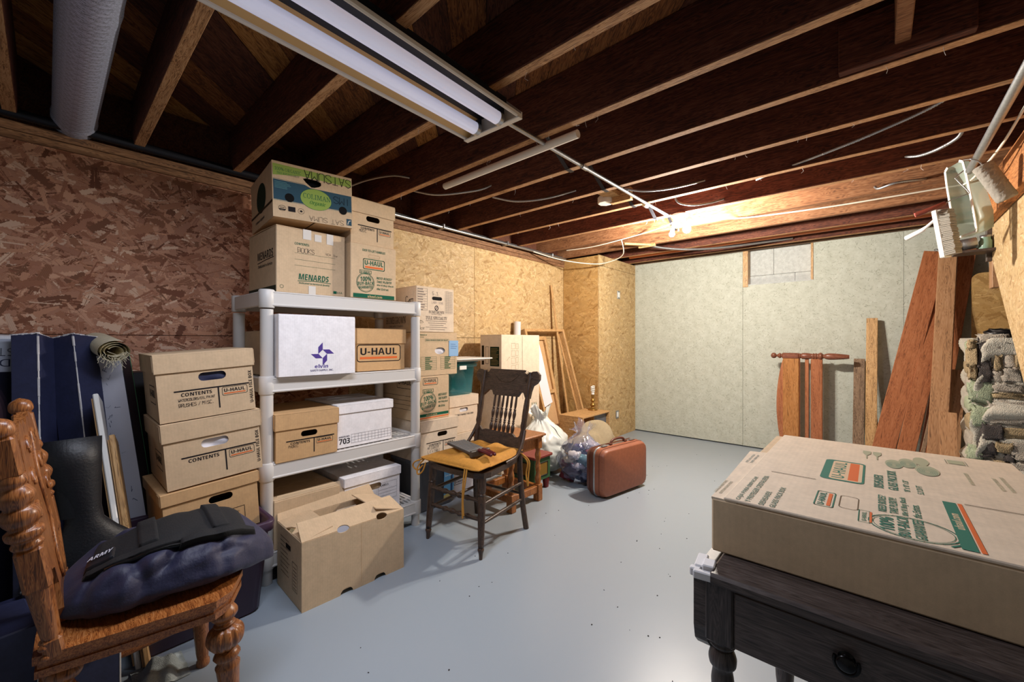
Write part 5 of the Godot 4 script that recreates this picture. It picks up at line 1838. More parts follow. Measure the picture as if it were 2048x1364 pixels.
	sheet(s, 22, 22, func(u, v):
		var r: float = sqrt((u - 0.5) ** 2 + (v - 0.5) ** 2)
		return Vector3((u - 0.5) * 0.16, maxf(0.003, 0.06 * (1.0 - 2.0 * r) + 0.01 * sin(u * 13.0 + v * 6.0) + 0.009 * sin(v * 15.0 - u * 5.0)), (v - 0.5) * 0.14), true)
	var rag := solo("floor_rag", s, mottled(Color(0.78, 0.82, 0.82), 0.95, 20.0, 0.3), "crumpled pale rag on the floor by the purple bin", "rag")
	rag.position = Vector3(-1.85, 0, -0.26)

# ---------------------------------------------------------------- carved oak side chair, front left; its front faces local -z
const LEG_PROFILE := [Vector2(0.017, 0.0), Vector2(0.02, 0.004), Vector2(0.02, 0.018), Vector2(0.016, 0.024), Vector2(0.019, 0.05), Vector2(0.025, 0.2), Vector2(0.028, 0.235), Vector2(0.03, 0.245), Vector2(0.022, 0.254), Vector2(0.027, 0.262), Vector2(0.033, 0.272), Vector2(0.027, 0.284), Vector2(0.018, 0.29)]

func make_side_chair():
	var o := thing("oak_chair", "carved golden oak chair in the left foreground holding a navy bag", "chair", Vector3(-1.577, 0, -0.187), -2.5)
	var s := ST()
	# seat: shaped board with a moulded edge
	var outl := [Vector2(-0.19, -0.2), Vector2(-0.215, -0.06), Vector2(-0.24, 0.13), Vector2(-0.215, 0.17), Vector2(-0.12, 0.215), Vector2(0.0, 0.235), Vector2(0.12, 0.215), Vector2(0.225, 0.165), Vector2(0.25, 0.125), Vector2(0.225, -0.06), Vector2(0.2, -0.2)]
	for l: Array in [[0.444, 0.018, 1.0], [0.427, 0.016, 0.965], [0.4105, 0.017, 0.985]]:
		var q := []
		for p: Vector2 in outl: q.append(Vector2(p.x, -p.y) * l[2])
		extrude(s, q, l[1], Transform3D(Basis(Vector3.RIGHT, Vector3.BACK, Vector3.DOWN), Vector3(0, l[0], 0)))
	part(o, "seat", s, M.oak)
	# four legs; the front pair is turned with a reeded bulb
	for sx: float in [-1.0, 1.0]:
		for front: bool in [true, false]:
			var foot := Vector3(sx * 0.22, 0, -0.172) if front else Vector3(sx * 0.195, 0, 0.225)
			var top := Vector3(sx * 0.2, 0.405, -0.15) if front else Vector3(sx * 0.165, 0.405, 0.15)
			var up := (top - foot).normalized()
			var x := up.cross(Vector3.BACK).normalized()
			var xf := Transform3D(Basis(x, up, x.cross(up)), foot)
			s = ST()
			lathe(s, LEG_PROFILE, 16, xf)
			lathe(s, spline2([Vector2(0.018, 0.288), Vector2(0.036, 0.3), Vector2(0.046, 0.322), Vector2(0.04, 0.345), Vector2(0.022, 0.356)], 4), 48, xf, 0.16, 12)
			lathe(s, spline2([Vector2(0.022, 0.354), Vector2(0.027, 0.36), Vector2(0.02, 0.367), Vector2(0.03, 0.378), Vector2(0.034, 0.39), Vector2(0.027, 0.404), Vector2(0.02, 0.412)], 3), 16, xf)
			part(o, "leg", s, M.oak_y)
	for st: Array in [[Vector3(-0.21, 0.17, -0.16), Vector3(-0.185, 0.17, 0.21)], [Vector3(0.21, 0.17, -0.16), Vector3(0.185, 0.17, 0.21)], [Vector3(-0.19, 0.14, 0.2), Vector3(0.19, 0.14, 0.2)]]:
		s = ST()
		var m: Vector3 = st[0].lerp(st[1], 0.5)
		tube(s, [st[0], st[0].lerp(st[1], 0.3), m, st[0].lerp(st[1], 0.7), st[1]], [0.009, 0.012, 0.016, 0.012, 0.009], 10)
		part(o, "stretcher", s, M.oak)
	# back posts: square foot, flat blade, block, ringed turning, top
	for sx: float in [-1.0, 1.0]:
		s = ST()
		var base := Vector3(sx * 0.19, 0.44, 0.165)
		var top := Vector3(sx * 0.215, 0.965, 0.245)
		var up := (top - base).normalized()
		var x := up.cross(Vector3.BACK).normalized()
		var bs := Basis(x, up, x.cross(up))
		var xf := Transform3D(bs, base)
		box(s, xf * Vector3(0, 0.022, 0), Vector3(0.036, 0.05, 0.034), 0.006, bs)
		for q: Vector2 in [Vector2(-1, -1), Vector2(1, -1), Vector2(-1, 1), Vector2(1, 1)]:
			lathe(s, [Vector2(0.001, -0.009), Vector2(0.007, -0.005), Vector2(0.009, 0.0), Vector2(0.007, 0.005), Vector2(0.001, 0.009)], 10, Transform3D(bs, xf * Vector3(q.x * 0.012, 0.02 + q.y * 0.012, 0.014)))
		lathe(s, [Vector2(0.016, 0.045), Vector2(0.017, 0.06), Vector2(0.021, 0.15), Vector2(0.022, 0.17)], 12, xf)
		box(s, xf * Vector3(0, 0.215, 0), Vector3(0.046, 0.1, 0.044), 0.006, bs)
		lathe(s, spline2([Vector2(0.02, 0.262), Vector2(0.026, 0.272), Vector2(0.022, 0.282), Vector2(0.03, 0.292), Vector2(0.03, 0.305), Vector2(0.022, 0.312), Vector2(0.028, 0.324), Vector2(0.032, 0.338), Vector2(0.027, 0.352), Vector2(0.022, 0.358), Vector2(0.027, 0.37), Vector2(0.03, 0.385), Vector2(0.024, 0.398), Vector2(0.02, 0.405), Vector2(0.025, 0.415), Vector2(0.022, 0.43)], 3), 16, xf)
		box(s, xf * Vector3(0, 0.47, 0), Vector3(0.042, 0.09, 0.04), 0.006, bs)
		lathe(s, spline2([Vector2(0.016, 0.512), Vector2(0.024, 0.524), Vector2(0.02, 0.545), Vector2(0.002, 0.556)], 4), 14, xf)
		part(o, "back_post", s, M.oak_y)
	# carved back board with a scrolled outline, leaning with the posts
	var tilt := Transform3D(Basis(Vector3.RIGHT, atan2(0.08, 0.525)), Vector3(0, 0.44, 0.155))
	s = ST()
	var half := [Vector2(0.0, 0.505), Vector2(0.04, 0.525), Vector2(0.075, 0.515), Vector2(0.1, 0.53), Vector2(0.135, 0.52), Vector2(0.16, 0.495), Vector2(0.175, 0.46), Vector2(0.185, 0.42), Vector2(0.178, 0.36), Vector2(0.185, 0.31), Vector2(0.172, 0.26), Vector2(0.18, 0.21), Vector2(0.15, 0.18), Vector2(0.1, 0.165), Vector2(0.085, 0.12), Vector2(0.1, 0.06), Vector2(0.085, 0.02), Vector2(0.0, 0.01)]
	var full := half.duplicate()
	for i in range(half.size() - 2, 0, -1): full.append(Vector2(-half[i].x, half[i].y))
	extrude(s, full, 0.02, tilt)
	part(o, "back_board", s, M.oak_y)
	# carving in relief on both faces
	for f: float in [-1.0, 1.0]:
		s = ST()
		for sx: float in [-1.0, 1.0]:
			for j in 3:
				var c := Vector3(sx * (0.06 + j * 0.04), 0.46 - j * 0.07, f * 0.011)
				var p := []
				var r := []
				for i in 15:
					var t := i / 14.0
					p.append(tilt * (c + Vector3(sx * cos(t * 6.5) * 0.03 * (1.0 - t * 0.8), sin(t * 6.5) * 0.03 * (1.0 - t * 0.8), 0.0)))
					r.append(0.006 * (1.0 - 0.5 * t))
				tube(s, p, r, 6)
		var mid := []
		for i in 13: mid.append(tilt * Vector3(0.02 * sin(i * 0.9), 0.1 + i * 0.032, f * 0.011))
		tube(s, mid, 0.006, 6)
		part(o, "carving", s, M.oak_y)

# ---------------------------------------------------------------- navy bag with black straps on that chair
const CREASES := [[-0.12, 0.13, 0.5, 0.02], [-0.03, 0.15, -0.35, 0.018], [0.06, 0.13, 0.6, 0.02], [0.14, 0.12, -0.2, 0.018], [0.21, 0.1, 0.5, 0.016], [-0.16, 0.02, 0.1, 0.016], [0.0, 0.19, 1.3, 0.014], [0.1, -0.12, 0.4, 0.018], [-0.08, -0.1, -0.5, 0.018], [0.24, 0.0, -0.4, 0.016], [-0.1, 0.18, 1.2, 0.014], [0.17, 0.17, 1.1, 0.014]]

func make_duffel():
	rng.seed = 3
	var nz := FastNoiseLite.new()
	nz.seed = 8
	nz.frequency = 1.0
	var o := thing("navy_bag", "slumped dark navy cloth bag with black straps lying on the oak chair seat", "bag", Vector3(-1.58, 0.455, -0.205), 82.0)
	# local x along the bag (towards the far end), y up
	var surf := func(u: float, t: float, lift: float, folds: float) -> Vector3:
		var a := t * TAU
		var endf := sqrt(clampf(1.0 - absf(u * 2.0 - 1.0) ** 3.6, 0.0, 1.0))
		var hx := lerpf(-0.2, 0.31, u)
		var hw := (0.18 + 0.02 * sin(u * 3.0)) * endf * (1.0 - 0.45 * smoothstep(0.7, 1.0, u))
		var hh := (0.05 + 0.022 * sin(u * PI * 1.05 - 0.25)) * (0.3 + 0.7 * endf)
		var cx := cos(a)
		var sy := sin(a)
		# the lower sides spread on the seat, the top is a blunt ridge
		var spread := 1.0 + 0.18 * clampf(-sy, -0.3, 1.0)
		var p := Vector3(hx, hh + hh * signf(sy) * absf(sy) ** 0.7, hw * signf(cx) * absf(cx) ** 0.85 * spread)
		var q := p.z * 9.0
		var fold := 0.009 * sin(hx * 15.0 + q * 1.1 + 1.2 * sin(q * 0.8 + hx * 7.0)) + 0.004 * sin(hx * 33.0 - q * 1.9 + 1.6 * sin(q)) + 0.022 * nz.get_noise_3d(hx * 4.0, p.y * 4.0, p.z * 4.0)
		# soft valleys between the drapes
		for c: Array in CREASES:
			var dd := absf((hx - c[0]) * cos(c[2]) + (p.z - c[1]) * sin(c[2]))
			var ll: float = (p.z - c[1]) * cos(c[2]) - (hx - c[0]) * sin(c[2])
			fold -= c[3] * 0.7 * exp(-(dd / 0.013) ** 2) * exp(-(ll / 0.09) ** 2) - c[3] * 0.22 * exp(-((dd - 0.03) / 0.018) ** 2) * exp(-(ll / 0.09) ** 2)
		var n := Vector3(0, sy * 1.2, cx).normalized()
		p += n * (fold * folds * endf * clampf(p.y * 14.0, 0.15, 1.0) + lift)
		p.y = maxf(p.y, 0.002)
		if hx > 0.2: p.y -= (hx - 0.2) * 0.3
		return p
	var s := ST()
	sheet(s, 110, 90, func(u, v): return surf.call(u, v, 0.0, 1.0 - 0.75 * exp(-((v - 0.24) / 0.1) ** 4.0)))
	part(o, "bag_body", s, M.navy_cloth)
	# straps and flap panels that follow the top
	var strip := func(u0: float, t0: float, u1: float, t1: float, wu: float, wt: float, lift: float) -> SurfaceTool:
		var q := ST()
		sheet(q, 30, 8, func(a, b):
			var u: float = lerpf(u0, u1, a) + (b - 0.5) * wu
			var t: float = lerpf(t0, t1, a) + (b - 0.5) * wt
			var edge: float = -0.006 if a < 0.02 or a > 0.98 or b < 0.1 or b > 0.9 else 1.0
			return surf.call(clampf(u, 0.02, 0.98), t, lift * edge if edge > 0.0 else edge, 0.25), true)
		return q
	part(o, "flap", strip.call(0.14, 0.235, 0.84, 0.245, 0.0, 0.19, 0.011), M.black_cloth)
	part(o, "strap", strip.call(0.12, 0.15, 0.88, 0.165, 0.0, 0.03, 0.016), M.black_cloth)
	part(o, "strap", strip.call(0.5, 0.135, 0.88, 0.15, 0.0, 0.03, 0.023), M.black_cloth)
	part(o, "strap", strip.call(0.36, 0.33, 0.38, 0.17, 0.1, 0.0, 0.019), M.black_cloth)
	part(o, "strap", strip.call(0.66, 0.33, 0.7, 0.17, 0.1, 0.0, 0.02), M.black_cloth)
	part(o, "zipper", strip.call(0.2, 0.132, 0.62, 0.137, 0.0, 0.008, 0.015), std(Color(0.03, 0.03, 0.04), 0.3))
	part(o, "patch", strip.call(0.19, 0.175, 0.19, 0.235, 0.13, 0.0, 0.019), M.dark_steel)
	var k := Ink.new(self)
	k.text("ARMY", 0, 0, 0.05, 0.018, Color(0.75, 0.76, 0.8), "bold", 0.1)
	var pc: Vector3 = surf.call(0.19, 0.205, 0.02, 0.25)
	var px: Vector3 = (surf.call(0.25, 0.205, 0.02, 0.25) - surf.call(0.13, 0.205, 0.02, 0.25)).normalized()
	var py: Vector3 = (surf.call(0.19, 0.23, 0.02, 0.25) - surf.call(0.19, 0.16, 0.02, 0.25)).normalized()
	var pn := px.cross(py).normalized()
	k.put(o, "patch_lettering", Transform3D(Basis(px, pn.cross(px), pn), pc - px * 0.025 - py * 0.009 + pn * 0.004))

# ---------------------------------------------------------------- pressed-back chair; faces local +z
func make_dining_chair():
	rng.seed = 12
	var o := thing("pressed_back_chair", "dark antique pressed-back chair with turned spindles and a gold cushion", "chair", Vector3(-1.775, 0, -1.69), 6.0)
	var s := ST()
	# seat
	var outl := [Vector2(-0.17, -0.2), Vector2(-0.2, -0.05), Vector2(-0.222, 0.14), Vector2(-0.21, 0.185), Vector2(-0.16, 0.21), Vector2(0.0, 0.222), Vector2(0.16, 0.21), Vector2(0.21, 0.185), Vector2(0.222, 0.14), Vector2(0.2, -0.05), Vector2(0.17, -0.2)]
	var q := []
	for p: Vector2 in outl: q.append(Vector2(p.x, p.y))
	extrude(s, q, 0.03, Transform3D(Basis(Vector3.RIGHT, Vector3.BACK, Vector3.DOWN), Vector3(0, 0.435, 0)))
	part(o, "seat", s, M.darkoak_x)
	# front legs
	for sx: float in [-1.0, 1.0]:
		s = ST()
		var foot := Vector3(sx * 0.2, 0, 0.2)
		var top := Vector3(sx * 0.185, 0.422, 0.17)
		var up := (top - foot).normalized()
		var x := up.cross(Vector3.BACK).normalized()
		lathe(s, spline2([Vector2(0.009, 0.0), Vector2(0.012, 0.03), Vector2(0.018, 0.05), Vector2(0.013, 0.06), Vector2(0.015, 0.066), Vector2(0.017, 0.08), Vector2(0.0215, 0.27), Vector2(0.0215, 0.31), Vector2(0.018, 0.325), Vector2(0.022, 0.332), Vector2(0.018, 0.34), Vector2(0.0225, 0.36), Vector2(0.0225, 0.423)], 3), 14, Transform3D(Basis(x, up, x.cross(up)), foot))
		part(o, "leg", s, M.darkoak)
	# back legs run up into the back posts
	for sx: float in [-1.0, 1.0]:
		s = ST()
		var c := spline3([Vector3(sx * 0.195, 0, -0.24), Vector3(sx * 0.185, 0.2, -0.21), Vector3(sx * 0.175, 0.43, -0.2), Vector3(sx * 0.178, 0.58, -0.225), Vector3(sx * 0.185, 0.95, -0.315)], 14)
		var rad := []
		for p: Vector3 in c:
			var r := 0.017
			if p.y > 0.6 and p.y < 0.82:
				var t := (p.y - 0.6) / 0.22
				r = 0.0135 + 0.005 * sin(t * PI) + (0.004 if absf(t - 0.12) < 0.04 or absf(t - 0.3) < 0.03 or absf(t - 0.7) < 0.03 or absf(t - 0.88) < 0.04 else 0.0)
			rad.append(r)
		tube(s, c, rad, 12)
		part(o, "leg", s, M.darkoak)
	# crest rail, curved in plan, and the lower rail
	var zback := func(y: float) -> float: return -0.2 - maxf(0.0, y - 0.44) * 0.235
	var crest := [Vector2(-0.175, 0.788), Vector2(-0.2, 0.835), Vector2(-0.21, 0.87), Vector2(-0.235, 0.885), Vector2(-0.252, 0.91), Vector2(-0.25, 0.94), Vector2(-0.23, 0.958), Vector2(-0.2, 0.955), Vector2(-0.175, 0.94), Vector2(-0.15, 0.938), Vector2(-0.138, 0.962), Vector2(0.138, 0.962), Vector2(0.13, 0.95), Vector2(0.15, 0.938), Vector2(0.175, 0.94), Vector2(0.2, 0.955), Vector2(0.23, 0.958), Vector2(0.25, 0.94), Vector2(0.252, 0.91), Vector2(0.235, 0.885), Vector2(0.21, 0.87), Vector2(0.2, 0.835), Vector2(0.195, 0.79), Vector2(0.165, 0.792), Vector2(0.15, 0.82), Vector2(0.125, 0.825), Vector2(0.105, 0.795), Vector2(-0.085, 0.795), Vector2(-0.1, 0.822), Vector2(-0.13, 0.828), Vector2(-0.15, 0.81)]
	s = ST()
	var lean_b := Transform3D(Basis(Vector3.RIGHT, Vector3(0, 1, -0.235).normalized(), Vector3.RIGHT.cross(Vector3(0, 1, -0.235).normalized())), Vector3(0, 0.44, -0.2))
	var loc := []
	for p: Vector2 in crest: loc.append(Vector2(p.x, (p.y - 0.44) * 1.027))
	extrude(s, loc, 0.024, lean_b)
	part(o, "crest_rail", s, M.darkoak_x)
	s = ST()
	for sx: float in [-1.0, 1.0]:
		for i in 9:
			var a := -0.7 + i * 0.19
			var c := Vector3(sx * 0.205, 0.49, 0.013)
			tube(s, [lean_b * c, lean_b * (c + Vector3(-sx * cos(a) * 0.03, sin(a) * 0.03, 0.003)), lean_b * (c + Vector3(-sx * cos(a) * 0.065, sin(a) * 0.055, 0.0))], [0.002, 0.0035, 0.001], 5)
		tube(s, [lean_b * Vector3(sx * 0.1, 0.5, 0.012), lean_b * Vector3(sx * 0.05, 0.46, 0.013), lean_b * Vector3(0, 0.452, 0.013)], 0.003, 5)
	part(o, "pressed_carving", s, M.darkoak_x)
	s = ST()
	var low := [Vector2(-0.175, 0.06), Vector2(-0.165, 0.155), Vector2(-0.14, 0.13), Vector2(-0.11, 0.14), Vector2(0.0, 0.135), Vector2(0.1, 0.135), Vector2(0.125, 0.115), Vector2(0.15, 0.118), Vector2(0.17, 0.145), Vector2(0.175, 0.06), Vector2(0.1, 0.035), Vector2(0.0, 0.045), Vector2(-0.1, 0.035)]
	extrude(s, low, 0.02, lean_b)
	part(o, "lower_rail", s, M.darkoak_x)
	# six spindles
	for i in 6:
		s = ST()
		var x := lerpf(-0.075, 0.095, i / 5.0)
		var pr := spline2([Vector2(0.006, 0.125), Vector2(0.009, 0.14), Vector2(0.0125, 0.165), Vector2(0.008, 0.185), Vector2(0.006, 0.19), Vector2(0.0095, 0.196), Vector2(0.006, 0.203), Vector2(0.009, 0.21), Vector2(0.006, 0.217), Vector2(0.0115, 0.25), Vector2(0.007, 0.275), Vector2(0.0095, 0.282), Vector2(0.006, 0.288), Vector2(0.008, 0.31), Vector2(0.0065, 0.37)], 3)
		lathe(s, pr, 10, Transform3D(lean_b.basis, lean_b * Vector3(x, 0, 0)))
		part(o, "spindle", s, M.darkoak)
	# bent hip brackets
	for sx: float in [-1.0, 1.0]:
		s = ST()
		tube(s, spline3([Vector3(sx * 0.188, 0.6, -0.235), Vector3(sx * 0.2, 0.53, -0.19), Vector3(sx * 0.205, 0.47, -0.12), Vector3(sx * 0.2, 0.455, -0.02)], 5), 0.011, 8)
		part(o, "bracket", s, M.darkoak)
	# stretchers: two turned in front, plain at the sides and back
	for y: float in [0.2, 0.3]:
		s = ST()
		var p := []
		var r := []
		for i in 33:
			var t := i / 32.0
			p.append(Vector3(lerpf(-0.195, 0.195, t), y, 0.188))
			r.append(0.009 + 0.004 * sin(t * PI) + (0.004 * sin(t * TAU * 7.0) if t > 0.2 and t < 0.8 else 0.0))
		tube(s, p, r, 9)
		part(o, "stretcher", s, M.darkoak_x)
		for sx: float in [-1.0, 1.0]:
			s = ST()
			tube(s, [Vector3(sx * 0.195, y - 0.02, 0.19), Vector3(sx * 0.192, y - 0.015, 0.0), Vector3(sx * 0.187, y - 0.01, -0.215)], [0.008, 0.0115, 0.008], 9)
			part(o, "stretcher", s, M.darkoak_x)
	s = ST()
	tube(s, [Vector3(-0.185, 0.22, -0.212), Vector3(0.185, 0.22, -0.212)], 0.009, 9)
	part(o, "stretcher", s, M.darkoak_x)
	# tufted gold cushion with ties
	var c := thing("seat_cushion", "puffy gold tufted seat cushion tied to the dark pressed-back chair", "cushion")
	c.transform = o.transform * Transform3D(Basis(), Vector3(0.0, 0.452, 0.02))
	s = ST()
	var puff := func(u: float, v: float, sgn: float) -> Vector3:
		var x := (u - 0.5) * 2.0
		var z := (v - 0.5) * 2.0
		var e := clampf((1.0 - absf(x) ** 4.0) * (1.0 - absf(z) ** 4.0), 0.0, 1.0)
		var tuft := 0.0
		for tx: float in [-0.4, 0.4]:
			for tz: float in [-0.4, 0.4]:
				tuft += exp(-((x - tx) ** 2 + (z - tz) ** 2) * 26.0)
		var rolls := 0.018 * sin(x * 9.0 + 0.6 * sin(z * 3.0)) * clampf(-z + 0.5, 0.0, 1.0)
		var w := 0.215 - 0.02 * (1.0 - z) * 0.5
		return Vector3(x * w, 0.022 + sgn * (0.022 * sqrt(e) + (0.016 * e - 0.028 * tuft * e + rolls * e if sgn > 0 else 0.0)) + (0.03 * maxf(0.0, -z - 0.45) if sgn > 0 else 0.0) + 0.02 * maxf(0.0, absf(x) - 0.8) * (1.0 if z > 0.5 else 0.0), z * 0.215)
	sheet(s, 44, 44, func(u, v): return puff.call(u, v, 1.0), true)
	sheet(s, 20, 20, func(u, v): return puff.call(u, v, -1.0))
	part(c, "cushion_body", s, M.gold_cloth)
	s = ST()
	var edge := []
	for i in 81:
		var t := i / 80.0 * 4.0
		var uv := Vector2(t, 0) if t < 1 else Vector2(1, t - 1) if t < 2 else Vector2(3 - t, 1) if t < 3 else Vector2(0, 4 - t)
		edge.append(puff.call(uv.x, uv.y, 1.0))
	tube(s, edge, 0.0045, 7, false)
	part(c, "piping", s, M.gold_cloth)
	for t: Array in [[[Vector3(0.12, 0.02, 0.215), Vector3(0.125, -0.06, 0.235), Vector3(0.12, -0.16, 0.235), Vector3(0.122, -0.235, 0.235)]], [[Vector3(0.135, 0.02, 0.215), Vector3(0.14, -0.05, 0.236), Vector3(0.126, -0.14, 0.236), Vector3(0.13, -0.22, 0.236)]], [[Vector3(-0.2, 0.02, 0.2), Vector3(-0.25, 0.0, 0.23), Vector3(-0.27, -0.03, 0.23), Vector3(-0.24, -0.05, 0.22), Vector3(-0.21, -0.02, 0.21)]], [[Vector3(-0.2, 0.02, 0.2), Vector3(-0.24, -0.03, 0.22), Vector3(-0.23, -0.07, 0.23), Vector3(-0.2, -0.05, 0.22), Vector3(-0.185, 0.0, 0.21)]], [[Vector3(0.2, 0.02, -0.2), Vector3(0.235, -0.03, -0.215), Vector3(0.225, -0.1, -0.215), Vector3(0.24, -0.17, -0.21)]], [[Vector3(0.205, 0.02, -0.2), Vector3(0.25, -0.02, -0.21), Vector3(0.245, -0.1, -0.21), Vector3(0.245, -0.165, -0.205)]]]:
		s = ST()
		tube(s, spline3(t[0], 5), 0.0045, 6)
		part(c, "tie", s, M.gold_cloth)
	for tx: float in [-0.4, 0.4]:
		for tz: float in [-0.4, 0.4]:
			s = ST()
			lathe(s, [Vector2(0.007, 0.0), Vector2(0.008, 0.004), Vector2(0.001, 0.007)], 10, Transform3D(Basis(), puff.call(tx * 0.5 + 0.5, tz * 0.5 + 0.5, 1.0)))
			part(c, "tuft_button", s, M.gold_cloth)
	# the tool on the cushion
	var h := thing("hand_tool", "grey slatted hand tool with a dark red grip on the gold cushion", "tool")
	h.transform = o.transform * Transform3D((yaw(-14) * Basis(Vector3.BACK, -0.05)).scaled(Vector3.ONE * 1.2), Vector3(0.01, 0.52, 0.05))
	var slat_m := std(Color(0.55, 0.54, 0.52), 0.45)
	for i in 7:
		s = ST()
		box(s, Vector3(-0.04, 0.006, -0.042 + i * 0.014), Vector3(0.2, 0.004, 0.011), 0.001)
		part(h, "slat", s, slat_m)
	s = ST()
	box(s, Vector3(-0.04, 0.001, -0.05), Vector3(0.21, 0.01, 0.005), 0.001)
	box(s, Vector3(-0.04, 0.001, 0.05), Vector3(0.21, 0.01, 0.005), 0.001)
	box(s, Vector3(0.065, 0.0, 0.0), Vector3(0.018, 0.03, 0.11), 0.003)
	part(h, "tool_frame", s, std(Color(0.3, 0.27, 0.24), 0.5))
	for z: float in [-0.01, 0.012]:
		s = ST()
		tube(s, [Vector3(0.07, 0.016, z), Vector3(0.075, 0.016, z), Vector3(0.12, 0.018, z), Vector3(0.165, 0.016, z), Vector3(0.17, 0.016, z)], [0.006, 0.0085, 0.009, 0.0085, 0.005], 12)
		part(h, "grip", s, std(Color(0.36, 0.09, 0.11), 0.3))

# ---------------------------------------------------------------- things between the chair and the far corner
func twist_leg(s: SurfaceTool, at: Vector3, y0: float, y1: float, r: float):
	s.set_smooth_group(0)
	var prev := []
	for j in 29:
		var t := j / 28.0
		var ring := []
		for i in 14:
			var a := TAU * i / 14
			var rr_ := r * (1.0 + 0.22 * sin(a * 2.0 + t * 20.0)) * (1.0 - 0.15 * sin(t * PI))
			ring.append(at + Vector3(cos(a) * rr_, lerpf(y0, y1, t), sin(a) * rr_))
		if prev.size(): stitch(s, ring, prev)
		prev = ring
	s.set_smooth_group(-1)

# gathered plastic bag: a closed lump with crinkles and a tied neck
func bag_shape(s: SurfaceTool, rx: float, rz: float, h: float, sd: int, crinkle: float, lean_x := 0.0, flare := 1.0, neck := 0.6):
	var nz := FastNoiseLite.new()
	nz.seed = sd
	nz.frequency = 1.0
	nz.fractal_octaves = 3
	sheet(s, 72, 60, func(u, v):
		var a: float = u * TAU
		var y: float = v
		var prof: float = (sqrt(clampf(1.0 - (1.0 - y / 0.3) ** 2, 0.0, 1.0)) if y < 0.3 else 1.0)
		if y < 0.84: prof *= lerpf(1.0, 0.24, pow(smoothstep(neck - 0.3, 0.86, y), 1.6))
		elif y >= 0.84: prof = 0.24 + flare * (y - 0.84) * 2.2 * (1.0 + 0.6 * sin(a * 5.0))
		var d := Vector3(cos(a), 0, sin(a))
		var rid: float = absf(nz.get_noise_3d(d.x * 1.5, y * 2.6, d.z * 1.5)) * 2.0 - 0.5
		var pleat: float = sin(a * 17.0 + 5.0 * nz.get_noise_2d(a, y * 3.0)) * smoothstep(0.4, 0.85, y)
		var r: float = prof * (1.0 + crinkle * rid + 0.07 * pleat)
		var yy: float = h * (y if y < 0.84 else 0.84 + (y - 0.84) * (0.75 + 0.5 * sin(a * 3.0 + sd)))
		return Vector3(d.x * rx * r + lean_x * y * y, maxf(0.002, yy + 0.015 * rid * y), d.z * rz * r), true)

